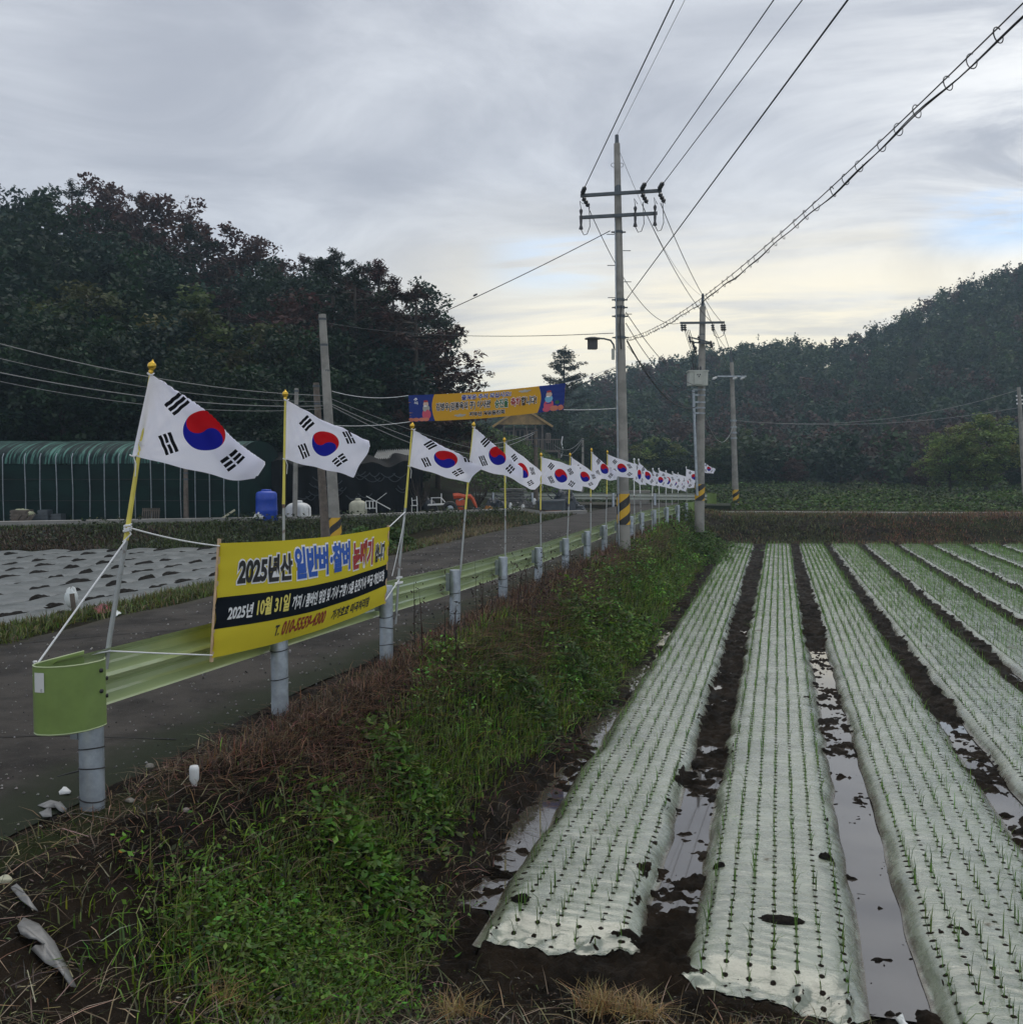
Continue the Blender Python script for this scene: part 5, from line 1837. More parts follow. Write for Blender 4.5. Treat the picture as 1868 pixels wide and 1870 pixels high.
for k in range(12):
    xc = -10.75 - 0.98 * k
    y1 = 24.5 + 0.52 * (xc + 15.2) - 0.1
    y0 = 9.8 + 0.35 * k
    ys = axis_pts(((y0, y1, 0.12),)); us = np.linspace(-0.485, 0.485, 15)
    U, Yg = np.meshgrid(us, ys, indexing='ij')
    s_ = np.abs(U / 0.485)
    z = 1.03 + 0.06 * (1 - s_ ** 2.6) + 0.014 * fbm(U * 4, Yg * 3, 60 + k, 3) + 0.012 * np.sin(Yg * 9 + k) * s_
    e_ = sm(Yg, y0, y0 + 0.5) * (1 - sm(Yg, y1 - 0.4, y1))
    z = 1.0 + (z - 1.0) * (0.3 + 0.7 * e_)
    P = np.stack((xc + U + 0.03 * vnoise(Yg * 1.1, U * 0 + k, 9), Yg, z + 0.012), 2)
    o = grid_mesh("mulch_strip", P, M['silver'], loc=(xc, y0, 1.0))
    tag(o, STRIP[k], "garden bed", "silver mulch strips across the road")
    y = y0 + 0.4 + 0.55 * (k % 2) + random.uniform(0, .3)
    while y < y1 - 0.3:
        if random.random() < 0.93:
            c = link("soil_heap", clods[random.randrange(4)], None, (xc + 0.49 + random.uniform(-.05, .05), y, 1.03 + random.uniform(-.01, .02)))
            c.rotation_euler = (0, 0, random.uniform(-0.2, 0.2))
            g_ = random.uniform(0.75, 1.25); c.scale = (g_ * random.uniform(0.85, 1.2), g_, random.uniform(0.8, 1.3))
            tag(c, "dark heap of soil weighing down a seam between silver mulch strips", "soil heap", "soil heaps on the silver mulch")
        y += random.uniform(0.85, 1.2)

# ------------------------------------------------------------------ green netted shed
DG = 33.4
ga, gb = at(-120, 951, DG)[:2], at(440, 951, DG)[:2]
gdir = (gb - ga) / np.linalg.norm(gb - ga); gn = np.array((-gdir[1], gdir[0]))
GL = np.linalg.norm(gb - ga)
Gz = 1.47
sh = thing("netted_shed", "long low shed wrapped in dark green netting with a curved roof", "shed", (ga[0], ga[1], Gz))


def net_mat(name, c1, c2, streak):
    m = bpy.data.materials.new(name)
    m.use_nodes = True
    nt = m.node_tree
    b = nt.nodes["Principled BSDF"]
    uv = nt.nodes.new("ShaderNodeUVMap").outputs[0]
    u, v, _ = sep(nt, uv)
    f = noise(nt, comb(nt, u * streak[0], v * streak[1], 0.0), 1.0, 6, 0.65).smooth(*streak[2:])
    c = mixc(nt, f, c1, c2)
    nt.links.new(c, b.inputs["Base Color"])
    b.inputs["Roughness"].default_value = 0.55
    b.inputs["Specular IOR Level"].default_value = 0.12
    return m


M['net'] = net_mat("dark green shade net", (0.0015, 0.012, 0.011), (0.003, 0.021, 0.018), (0.5, 1.2, 0.4, 0.6))
M['net_roof'] = net_mat("streaked green film roof", (0.004, 0.014, 0.015), (0.085, 0.21, 0.175), (9.0, 0.30, 0.46, 0.64))
Wd, eave, rise = 5.6, 1.98, 0.85
nx = 120
xs_ = np.linspace(0, GL, nx)
P = np.array([[np.array((*(ga + gdir * s + gn * (0.02 * math.sin(s * 3))), Gz - 0.1 + (eave + 0.1) * t + 0.03 * math.sin(s * 1.1) * t)) for t in np.linspace(0, 1, 8)] for s in xs_])
uv = np.array([[(s, t * 2) for t in np.linspace(0, 1, 8)] for s in xs_])
grid_mesh("side_net", P, M['net'], sh, uv=uv)
arc = np.linspace(0, math.pi, 22)
prof = [((1 - math.cos(a)) / 2 * Wd, eave + rise * math.sin(a) ** 0.8) for a in arc]
P = np.array([[np.array((*(ga + gdir * s + gn * (w - 0.03)), Gz + h + 0.02 * vnoise(s * 1.5, w, 4))) for (w, h) in prof] for s in xs_])
uv = np.array([[(s, k * 0.4) for k in range(len(prof))] for s in xs_])
grid_mesh("roof_film", P, M['net_roof'], sh, uv=uv)
# end wall towards the yard
P = np.array([[np.array((*(gb + gn * w), Gz - 0.1 + (h + 0.1) * t)) for t in (0, 0.5, 1)] for (w, h) in prof])
uv = np.array([[(w, t * 2) for t in (0, 0.5, 1)] for (w, h) in prof])
grid_mesh("end_net", P, M['net'], sh, uv=uv)
for x_ in (-60, -25, 8, 48, 76, 105, 134, 165, 193, 219, 248, 277, 303, 332, 358, 384, 411, 437):
    p = at(x_, 951, DG)[:2]
    s = float(np.dot(p - ga, gdir))
    s = min(max(s, 0.02), GL - 0.02)
    o2 = ga + gdir * s - gn * 0.035
    pts = [np.array((o2[0], o2[1], Gz - 0.05)), np.array((o2[0] + random.uniform(-.03, .03), o2[1], Gz + 1.0)), np.array((o2[0], o2[1], Gz + eave))]
    for (w, h) in prof[1:3]:
        q = ga + gdir * s + gn * (w - 0.06)
        pts.append(np.array((q[0], q[1], Gz + h + 0.035)))
    MB().tube(pts, 0.016, 6).build("hoop_pipe", M['galv'], sh)
for h_ in (0.72, 1.45):
    a = np.array((*(ga - gn * 0.03), Gz + h_)); b = np.array((*(gb - gn * 0.03), Gz + h_))
    MB().tube([a, b], 0.01, 5).build("net_cord", M['black'], sh)

# ------------------------------------------------------------------ things along the shed and in the yard
def boxy(name, lab, cat, foot, d, size, m, rz=0.0, group=None, extra=None):
    """item with slight bevelled edges standing on the ground at photo point foot"""
    p = at(*foot, d)
    mb = MB()
    w, dp, h = size
    bv = min(w, dp, h) * 0.08
    # chamfered body
    pts = [(-w / 2 + bv, -dp / 2), (w / 2 - bv, -dp / 2), (w / 2, -dp / 2 + bv), (w / 2, dp / 2 - bv), (w / 2 - bv, dp / 2), (-w / 2 + bv, dp / 2), (-w / 2, dp / 2 - bv), (-w / 2, -dp / 2 + bv)]
    c, s = math.cos(rz), math.sin(rz)
    mb.prism([(p[0] + c * x - s * y, p[1] + s * x + c * y) for x, y in pts], p[2] - 0.05, p[2] + h)
    if extra: extra(mb, p, rz)
    o = mb.build(name, m, None, p)
    return tag(o, lab, cat, group)


RZ = math.atan2(gdir[1], gdir[0])


def slats(mb, p, rz, w, d, h, n):
    c, s = math.cos(rz), math.sin(rz)
    for k in range(n):
        z = p[2] + h * (k + 0.5) / n
        mb.box((p[0] + s * d / 2, p[1] - c * d / 2, z), (w + 0.02, 0.03, h / n * 0.6), rz)


crate = lambda w, d, h, n: (lambda mb, p, rz: slats(mb, p, rz, w, d, h, n))
boxy("crate", "low dark crate under the pale sack, beside the green netted shed", "crate", (41, 954), 32.6, (0.55, 0.5, 0.42), M['old_wood'], RZ, None, crate(0.55, 0.5, 0.42, 4))
boxy("crate", "grey flat crate between the sack and the taller grey crate", "crate", (68, 952), 32.8, (0.4, 0.4, 0.22), M['steel_dark'], RZ, None, crate(0.4, 0.4, 0.22, 3))
boxy("crate", "taller grey crate before the green netted shed", "crate", (83, 953), 32.7, (0.33, 0.4, 0.40), M['steel_dark'], RZ, None, crate(0.33, 0.4, 0.40, 4))
boxy("crate", "square grey crate right of the taller one, before the green shed", "crate", (107, 952), 32.8, (0.33, 0.4, 0.25), M['steel_dark'], RZ, None, crate(0.33, 0.4, 0.25, 3))
p = at(45, 937, 32.6)
mb = MB(); nn = 14
for i in range(1):
    th = np.linspace(0, math.pi, nn); ph = np.linspace(0, 2 * math.pi, 20)
    P = np.array([[p + np.array((0.34 * math.sin(a) * math.cos(b), 0.26 * math.sin(a) * math.sin(b), 0.13 * math.cos(a) - 0.06 * (math.sin(a) * math.cos(b)))) * (1 + 0.10 * math.sin(5 * b + 3 * a)) for b in ph] for a in th])
    mb.grid(P)
M['sack'] = mat("pale green sack cloth", (0.36, 0.38, 0.25), 0.8, vary=0.2, bump=0.3)
tag(mb.build("sack", M['sack'], None, p), "pale filled sack lying on a dark crate by the green shed", "sack")
# pile of dark props under the sack
p = at(38, 956, 32.3)
mb = MB()
for k in range(9):
    mb.beam(p + np.array((-0.35 + 0.09 * k, -0.1, 0.0)), p + np.array((-0.18 + 0.09 * k, 0.05, 0.28 + 0.03 * (k % 3))), 0.04)
tag(mb.build("timber_offcuts", M['old_wood'], None, p), "dark timber offcuts leaning against the crate under the sack", "timber")
p = at(276, 955, 32.8)
t = thing("pallet", "upright wooden pallet leaning at the green netted shed", "pallet", p)
u_ = np.array((gdir[0], gdir[1], 0)); n_ = np.array((gn[0], gn[1], 0))
mb = MB()
for k in range(9):
    a = p + u_ * (-0.27 + 0.068 * k) - n_ * 0.1
    mb.beam(a, a + np.array((0, 0, 0.50)) + n_ * 0.12, 0.045, 0.02)
mb.build("board", M['old_wood'], t)
mb = MB()
for h_ in (0.08, 0.42):
    mb.beam(p + u_ * -0.29 - n_ * (0.06 - 0.2 * h_) + np.array((0, 0, h_)), p + u_ * 0.29 - n_ * (0.06 - 0.2 * h_) + np.array((0, 0, h_)), 0.04)
mb.build("cross_rail", M['old_wood'], t)
M['cream'] = mat("cream foam board", (0.46, 0.45, 0.33), 0.7, vary=0.15)
p = at(415, 950, 32.6)
mb = MB().beam(p + u_ * -0.27, p + u_ * 0.22 + np.array((0, 0, 0.34)) + n_ * 0.15, 0.34, 0.05)
tag(mb.build("foam_board", M['cream'], None, p), "cream foam board propped aslant on the grass left of the blue tank", "board")
# tanks
p = at(487, 949, 32.6)
t = thing("water_tank", "round blue plastic water tank beside the green netted shed", "water tank", p)
MB().lathe(p - np.array((0, 0, .05)), [(0.0, 0), (0.34, 0), (0.36, 0.04), (0.355, 0.32), (0.365, 0.36), (0.355, 0.40), (0.35, 0.70), (0.36, 0.74), (0.35, 0.78), (0.345, 0.92), (0.30, 0.98), (0.14, 1.02)], 28).build("drum", M['blue_plastic'], t)
MB().lathe(p + np.array((0, 0, .96)), [(0.16, 0), (0.17, 0.02), (0.16, 0.05), (0.0, 0.06)], 20).build("lid", M['blue_plastic'], t)
p = at(468, 948, 32.2)
mb = MB()
for k in range(7):
    a = random.uniform(0, 6.28)
    mb.beam(p + np.array((random.uniform(-.2, .2), 0, 0.02)), p + np.array((random.uniform(-.2, .2), 0.1, random.uniform(0.1, 0.3))), random.uniform(0.06, 0.14), 0.03)
tag(mb.build("plastic_scraps", M['white_plastic'], None, p), "white plastic scraps at the left foot of the blue tank", "scraps")


def ridged_tank(lab, foot, d, w, h, m, dome=True):
    p = at(*foot, d)
    t = thing("water_tank", lab, "water tank", p)
    mb = MB()
    n = 33
    us = np.linspace(-1, 1, n)
    rows = []
    for z_, sc in ((0, 0.98), (0.1, 1.0), (0.5, 1.0), (0.72, 0.98), (0.86, 0.86), (0.95, 0.66), (1.0, 0.4)):
        a = np.linspace(0, 2 * np.pi, 64)
        rad = 1 + 0.035 * np.sign(np.sin(a * 9)) * (1 if 0.05 < z_ < 0.8 else 0)
        ca, sa_ = np.cos(a), np.sin(a)
        ex = np.sign(ca) * np.abs(ca) ** 0.5 * rad; ey = np.sign(sa_) * np.abs(sa_) ** 0.5 * rad
        rows.append(np.stack((p[0] + ex * w / 2 * sc, p[1] + ey * w * 0.36 * sc, np.full(64, p[2] - 0.03 + h * z_)), 1))
    mb.grid(np.array(rows), True)
    mb.build("shell", m, t)
    MB().lathe(p + np.array((0, 0, h - 0.04)), [(w * 0.18, 0), (w * 0.18, 0.06), (w * 0.15, 0.085), (0, 0.09)], 18).build("lid", m, t)
    return t, p


ridged_tank("white ribbed plastic water tank behind the slim grey pole", (545, 948), 33.6, 0.80, 0.60, M['white_plastic'])
M['yellowed'] = mat("yellowed white plastic", (0.46, 0.46, 0.36), 0.5, vary=0.15)
t, p = ridged_tank("yellowed ribbed tank inside a white pipe frame in the yard", (654, 938), 36.0, 0.60, 0.52, M['yellowed'])
fr = thing("pipe_frame", "white pipe frame standing right of the yellowed tank", "frame", at(680, 940, 35.8))
mb = MB(); q = lambda x, y: at(x, y, 35.8)
for a, b in (((668, 915), (688, 915)), ((668, 928), (688, 928)), ((675, 915), (675, 930)), ((681, 915), (681, 928)), ((687, 915), (688, 940)), ((668, 915), (668, 930)), ((684, 940), (688, 940))):
    mb.beam(q(*a), q(*b), 0.03)
mb.build("frame", M['white_plastic'], fr)
mb = MB().beam(at(669, 906, 35.5), at(713, 930, 35.5), 0.03).beam(at(688, 914, 35.4), at(706, 900, 35.4), 0.02)
tag(mb.build("crossed_rods", M['white_plastic'], None, at(690, 918, 35.5)), "two pale rods crossed above the pipe frame", "rods")

# black netted lean-to, its corrugated roof sheet
M['tarp'] = mat("black tarpaulin", (0.005, 0.006, 0.008), 0.6, 0, 0.12, vary=0.4, vscale=2)
DS = 37.5
sa, sb = at(446, 944, DS)[:2], at(772, 938, DS + 1.5)[:2]
sd = (sb - sa) / np.linalg.norm(sb - sa); sn = np.array((-sd[1], sd[0])); SL = np.linalg.norm(sb - sa)
lt = thing("tarpaulin_shelter", "black tarpaulin shelter behind the water tanks", "shelter", (*sa, 1.4))
us = np.linspace(0, 1, 90)
H_ = lambda u: 2.12 + 0.10 * math.sin(u * 14) + 0.08 * math.sin(u * 37)
P = np.array([[np.array((*(sa + sd * SL * u + sn * (0.10 * math.sin(u * 60 + 2 * t) * (1 - t) + 0.06 * vnoise(u * 30, t * 4, 2))), 1.35 + (H_(u) + 0.05) * t)) for t in np.linspace(0, 1, 12)] for u in us])
grid_mesh("tarpaulin", P, M['tarp'], lt)
P = np.array([[np.array((*(sa + sd * SL * u + sn * w), 1.4 + H_(u) + 0.10 * w - 0.02 * (w - 2) ** 2 + 0.05)) for w in np.linspace(0, 4, 8)] for u in us])
grid_mesh("top_sheet", P, M['tarp'], lt)
P = np.array([[np.array((*(sb + sn * w), 1.35 + 2.2 * t)) for t in np.linspace(0, 1, 5)] for w in np.linspace(0, 4, 10)])
grid_mesh("end_sheet", P, M['tarp'], lt)
# drooping netting hems as folds over the front
mb = MB()
for k in range(26):
    u0 = random.uniform(0.30, 0.95); z0 = random.uniform(2.2, 3.2); w_ = random.uniform(0.35, 0.7)
    pts = [np.array((*(sa + sd * (SL * u0 + w_ * (t - 0.5)) - sn * 0.13), z0 - 0.16 * 4 * t * (1 - t))) for t in np.linspace(0, 1, 9)]
    mb.tube(pts, 0.018, 5)
M['tarp_edge'] = mat("blue black netting hem", (0.025, 0.033, 0.045), 0.5)
mb.build("netting_hem", M['tarp_edge'], lt)
rf = thing("corrugated_roof", "pale corrugated roof sheet above the black shelter", "roof sheet", at(715, 828, 41))
M['corr'] = mat("pale weathered roofing", (0.34, 0.345, 0.335), 0.5, 0.2, vary=0.25, vscale=5)
c0, c1, c2, c3 = at(690, 822, 43.5), at(758, 820, 43.5), at(756, 836, 41), at(681, 838, 41)
us, vs = np.linspace(0, 1, 161), np.linspace(0, 1, 4)
P = np.array([[(c0 * (1 - u) + c1 * u) * (1 - v) + (c3 * (1 - u) + c2 * u) * v + np.array((0, 0, 0.035 * math.sin(u * 2 * math.pi * 20))) for v in vs] for u in us])
grid_mesh("sheet", P, M['corr'], rf)
mb = MB()
for c_ in (c0, c1, c2, c3):
    mb.beam(np.array((c_[0], c_[1], 1.2)), c_ - np.array((0, 0, 0.04)), 0.09)
mb.build("support_post", M['old_wood'], rf)

# small digger and clutter of the yard
DD = 39.0
t = thing("mini_digger", "small orange red digger with its bent boom in the cluttered yard", "digger", at(838, 944, DD))
q = lambda x, y, dd=0.0: at(x, y, DD + dd)
MB().tube([q(828, 906), q(836, 905), q(850, 907)], [0.13, 0.12, 0.09], 6, True, False).tube([q(850, 907), q(858, 906), q(864, 912)], [0.09, 0.10, 0.07], 6, True, False).tube([q(862, 909), q(868, 921), q(871, 932)], [0.08, 0.06, 0.05], 6, True, False).build("boom", M['orange'], t)
MB().box(q(841, 918), (0.35, 0.4, 0.22), yaw).box(q(841, 930), (0.25, 0.35, 0.2), yaw).build("body", M['orange'], t)
MB().prism([tuple(q(866, 930)[:2] + np.array(v)) for v in ((-.1, -.15), (.18, -.15), (.22, .15), (-.1, .15))], float(q(866, 938)[2]), float(q(866, 927)[2])).build("bucket", M['steel_dark'], t)
MB().box(q(842, 941), (0.75, 0.55, 0.18), yaw).build("track", M['black'], t)
MB().tube([q(838, 914, -.2), q(846, 910, -.2)], 0.03, 6).build("hydraulic_ram", M['galv'], t)
t = thing("farm_tyre", "big dark farm tyre standing left of the digger", "tyre", at(822, 938, 38.6))
c_ = at(822, 929, 38.6)
a = np.linspace(0, 2 * np.pi, 30)
MB().tube([c_ + RT * 0.22 * math.cos(k) + np.array((0, 0, 0.22 * math.sin(k))) for k in a], 0.09, 8, False).build("tyre", M['black'], t)
MB().lathe(c_ - FW * 0.05, [(0.14, 0), (0.13, 0.04), (0.05, 0.06), (0.0, 0.06)], 14, tuple(-FW)).build("rim", M['galv'], t)
fb = thing("trailer", "flat trailer with a pale bed and pipe rail in the yard", "trailer", at(798, 930, 39.2))
q = lambda x, y: at(x, y, 39.2)
MB().beam(q(782, 922), q(825, 920), 0.7, 0.05).build("bed", M['white_plastic'], fb)
MB().beam(q(787, 909), q(806, 909), 0.03).beam(q(806, 909), q(813, 917), 0.03).beam(q(806, 901), q(806, 921), 0.03).beam(q(788, 909), q(788, 921), 0.03).build("rail", M['white_plastic'], fb)
mb = MB()
for x in (792, 815):
    mb.lathe(q(x, 930) + FW * -0.2, [(0.15, 0), (0.17, 0.03), (0.17, 0.12), (0.15, 0.15)], 16, tuple(FW))
mb.build("wheel", M['black'], fb)
ch = thing("chair", "small white chair frame left of the trailer", "chair", at(757, 926, 38))
q = lambda x, y: at(x, y, 38)
MB().beam(q(751, 923), q(762, 923), 0.2, 0.03).build("seat", M['white_plastic'], ch)
MB().beam(q(762, 923), q(761, 906), 0.03).beam(q(753, 923), q(752, 909), 0.025).beam(q(761, 913), q(752, 914), 0.025).build("back_frame", M['white_plastic'], ch)
MB().beam(q(752, 924), q(752, 938), 0.025).beam(q(762, 924), q(762, 938), 0.025).build("leg", M['white_plastic'], ch)
p = at(1012, 946, 41)
t = thing("trestle", "small white trestle on the grass beside the road bend", "trestle", p)
q = lambda x, y: at(x, y, 41)
MB().beam(q(995, 945), q(1011, 944), 0.06, 0.04).beam(q(996, 949), q(1010, 948), 0.04).build("top_bar", M['white_plastic'], t)
for x0, x1 in ((996, 995.5), (1009.5, 1010)):
    MB().beam(q(x0, 945), q(x1, 955), 0.05).build("leg", M['white_plastic'], t)
M['rust'] = mat("rust brown steel", (0.22, 0.085, 0.035), 0.85, vary=0.4, vscale=4)
M['junk_mid'] = mat("faded scrap", (0.14, 0.14, 0.14), 0.7, vary=0.5, vscale=5)
boxy("scrap_bin", "dark steel bin with a rusty lower edge beside the road bend", "bin", (1007, 938), 44, (1.2, 0.8, 0.62), M['steel_dark'], 0.1, None, lambda mb, p, rz: mb.box(p + np.array((0, -0.42, 0.55)), (1.25, 0.06, 0.07), rz))
p = at(1007, 940, 43.2)
mb = MB().beam(at(991, 936, 43.2), at(1025, 935, 43.2), 0.2, 0.14).beam(at(1000, 939, 43.1), at(1022, 938, 43.1), 0.15, 0.10)
tag(mb.build("rusty_beam", M['rust'], None, p), "rust brown beams lying below the dark steel bin", "beams")
p = at(891, 930, 42)
mb = MB().beam(at(884, 931, 42), at(899, 928, 42), 0.25, 0.10).box(at(891, 926, 42), (0.2, 0.2, 0.1))
M['amber'] = mat("amber paint", (0.45, 0.19, 0.03), 0.6, vary=0.3)
tag(mb.build("engine_cover", M['amber'], None, p), "amber machine cover among the dark yard clutter", "machine")
# stacks of salvaged goods, each a tarpaulin- or board-covered heap
heaps = ((905, 936, 45, 1.5, 0.9, "dark tarpaulin covered heap behind the amber cover", 'tarp_edge', "covered_heap"),
         (940, 934, 46, 1.1, 1.1, "stack of grey boards behind the edge-on flag's pole", 'junk_mid', "board_stack"),
         (962, 936, 45, 0.9, 0.7, "low heap of pale scrap left of the brown pole", 'junk_mid', "scrap_heap"),
         (1032, 930, 47, 1.3, 1.3, "tall dark scrap heap behind the row of flag poles", 'tarp_edge', "scrap_heap"),
         (1052, 934, 47, 1.0, 0.6, "low dark scrap heap right of the tall one", 'steel_dark', "scrap_heap"),
         (775, 930, 40, 1.0, 0.8, "dark heap between the shelter and the trailer", 'tarp_edge', "covered_heap"))
for (x, y, d, w, h, lab, m_, nm) in heaps:
    p = at(x, y, d)
    mb = MB()
    if nm == "board_stack":
        for k in range(9):
            mb.box(p + np.array((random.uniform(-.1, .1), random.uniform(-.1, .1), h * (k + 0.5) / 9)), (w * random.uniform(0.75, 1.05), 0.8, h / 9 * 0.7), random.uniform(-.1, .1))
    else:
        n = 18; u = np.linspace(-1, 1, n); U, V = np.meshgrid(u, u, indexing='ij')
        rr_ = np.clip(1 - U ** 2, 0, 1) ** 0.5 * np.clip(1 - V ** 2, 0, 1) ** 0.5
        Zh = h * rr_ * (0.75 + 0.45 * fbm(U * 2.5 + x, V * 2.5, 7, 3)) - 0.1
        mb.grid(np.stack((p[0] + U * w / 2, p[1] + V * 0.5, p[2] + Zh), 2))
        for k in range(14):
            a = p + np.array((random.uniform(-w / 2, w / 2) * 0.8, -0.35, random.uniform(0.05, h * 0.8)))
            mb.beam(a, a + np.array((random.uniform(-.4, .4), random.uniform(-.2, .1), random.uniform(-.1, .3))), random.uniform(0.03, 0.08))
    tag(mb.build(nm, M[m_], None, p), lab, "heap")
for (x, y, d, lab) in ((976, 917, 44, "white plastic jar on the scrap left of the brown pole"), (932, 925, 44, "pale tin on the board stack"), (955, 928, 44, "small white pot at the low scrap heap")):
    p = at(x, y, d)
    tag(MB().lathe(p, [(0.07, -0.1), (0.08, 0), (0.07, 0.12), (0.04, 0.15), (0.045, 0.18), (0, 0.18)], 10).build("jar", M['white_plastic'], None, p), lab, "jar")

# ------------------------------------------------------------------ house
DH = 100.0
hc = at(955, 893, DH)
hs = thing("house", "two storey timber house with brown gable and balcony behind the overhead banner", "house", hc)
hx = np.array((math.cos(yaw * 0.4 + 0.1), math.sin(yaw * 0.4 + 0.1), 0)); hy = np.array((-hx[1], hx[0], 0)); uz = np.array((0, 0, 1.0))
hp = lambda x, y, z: hc + hx * x + hy * y + uz * z
M['gable'] = mat("ochre gable boards", (0.40, 0.26, 0.10), 0.7, vary=0.3, vscale=2)
M['dark_wall'] = mat("dark stained timber wall", (0.035, 0.03, 0.028), 0.8, vary=0.3)
M['roof_tile'] = mat("dark roof shingles", (0.035, 0.035, 0.038), 0.7, vary=0.3)
M['deck'] = mat("grey brown balcony timber", (0.17, 0.14, 0.12), 0.8, vary=0.3)
M['glass'] = mat("dark window glass", (0.02, 0.025, 0.03), 0.08)
hw = 2.1
MB().prism([tuple(hp(x, y, 0)[:2]) for x, y in ((-hw, 0), (hw, 0), (hw, 7), (-hw, 7))], hc[2] - 0.5, hc[2] + 6.3).build("wall", M['dark_wall'], hs)
mb = MB()
mb.add([hp(-hw - 0.4, -0.9, 6.55), hp(hw + 0.4, -0.9, 6.55), hp(0, -0.9, 8.15)], [(0, 1, 2)])
for k in range(7):
    z = 6.6 + k * 0.21; w_ = (8.1 - z) / 1.6 * (hw + 0.4)
    mb.beam(hp(-w_, -0.93, z + 0.08), hp(w_, -0.93, z + 0.08), 0.04, 0.16)
gab = mb.build("gable", M['gable'], hs)
mb = MB()
for s_ in (-1, 1):
    a0, a1, b0, b1 = hp(0, -1.15, 8.42), hp(0, 7.4, 8.42), hp(s_ * (hw + 0.95), -1.15, 6.42), hp(s_ * (hw + 0.95), 7.4, 6.42)
    dn = np.array((0, 0, -0.14))
    mb.add([a0, a1, b1, b0, a0 + dn, a1 + dn, b1 + dn, b0 + dn], [(0, 1, 2, 3), (4, 7, 6, 5), (0, 3, 7, 4), (1, 5, 6, 2), (3, 2, 6, 7)])
mb.build("roof", M['roof_tile'], hs)
mb = MB()
for s_ in (-1, 1):
    mb.beam(hp(0, -1.18, 8.33), hp(s_ * (hw + 0.95), -1.18, 6.33), 0.10, 0.22)
mb.build("barge_board", M['gable'], hs)
MB().box(hp(0.3, -1.2, 3.85), (7.2, 2.4, 0.22), math.atan2(hx[1], hx[0])).build("balcony_floor", M['deck'], hs)
mb = MB()
for k in range(31):
    x = -3.2 + k * 0.233
    mb.beam(hp(x, -2.36, 3.95), hp(x, -2.36, 4.95), 0.13, 0.03)
mb.beam(hp(-3.3, -2.36, 5.0), hp(3.9, -2.36, 5.0), 0.1)
mb.build("balustrade", M['deck'], hs)
for x in (-3.1, -1.3, 0.6, 2.1, 3.7):
    MB().beam(hp(x, -2.2, -0.3), hp(x, -2.2, 3.8), 0.2).build("post", M['deck'], hs)
for x in (-1.9, -0.9, 0.4, 1.3, 2.0):
    MB().beam(hp(x, -0.85, 4.0), hp(x, -0.85, 6.5), 0.10).build("veranda_post", M['deck'], hs)
for (x, z, w_, h_) in ((-1.4, 5.3, 0.8, 1.3), (-0.3, 5.3, 0.9, 1.5), (0.9, 5.3, 0.8, 1.3), (2.6, 5.2, 0.4, 0.9), (-0.75, 2.75, 0.8, 0.75), (0.55, 1.95, 1.25, 1.5), (1.95, 2.9, 0.5, 0.6)):
    fr_ = MB()
    y_ = -0.05 if x < 2.2 else -1.2
    for (a, b) in (((-w_ / 2, -h_ / 2), (w_ / 2, -h_ / 2)), ((-w_ / 2, h_ / 2), (w_ / 2, h_ / 2)), ((-w_ / 2, -h_ / 2), (-w_ / 2, h_ / 2)), ((w_ / 2, -h_ / 2), (w_ / 2, h_ / 2)), ((0, -h_ / 2), (0, h_ / 2))):
        fr_.beam(hp(x + a[0], y_ - 0.04, z + a[1]), hp(x + b[0], y_ - 0.04, z + b[1]), 0.09)
    w_o = fr_.build("window", M['mesh_white'] if z < 4 else M['deck'], hs)
    MB().add([hp(x - w_ / 2, y_, z - h_ / 2), hp(x + w_ / 2, y_, z - h_ / 2), hp(x + w_ / 2, y_, z + h_ / 2), hp(x - w_ / 2, y_, z + h_ / 2)], [(0, 1, 2, 3)]).build("pane", M['glass'], w_o)
MB().tube([hp(4.05, -2.4, 5.3), hp(3.95, -2.4, 4.7), hp(4.1, -2.4, 4.0), hp(3.9, -2.4, 3.2)], 0.06, 7).build("downpipe", M['mesh_white'], hs)
# block wall by the far bend
wl = boxy("block_wall", "short grey block wall at the far bend, behind the flag poles", "wall", (1157, 926), 53.5, (1.7, 0.25, 0.85), M['concrete'], 0.1, None, lambda mb, p, rz: mb.box(p + np.array((0, 0, 0.88)), (1.8, 0.32, 0.07), rz))

# ------------------------------------------------------------------ litter on the near verge and in the furrows
M['stone'] = mat("pale stone", (0.22, 0.21, 0.185), 0.9, vary=0.35, vscale=20, bump=0.4)


def rock(px, py, z, r, lab, m='stone', nm="stone", flat=0.6, cat="stone", group=None):
    p = atz(px, py, z)
    p[2] = float(gz(p[0], p[1])) + r * flat * 0.35
    n = 16
    th = np.linspace(0, np.pi, n); ph = np.linspace(0, 2 * np.pi, 24)
    sd_ = px * 0.37
    P = np.array([[p + r * (1 + 0.28 * mnoise.noise(Vector((math.sin(a) * math.cos(b) * 1.6 + sd_, math.sin(a) * math.sin(b) * 1.6, math.cos(a) * 1.6)))) * np.array((math.sin(a) * math.cos(b), math.sin(a) * math.sin(b) * 0.8, flat * math.cos(a))) for b in ph] for a in th])
    return tag(MB().grid(P).build(nm, M[m], None, p), lab, cat, group)


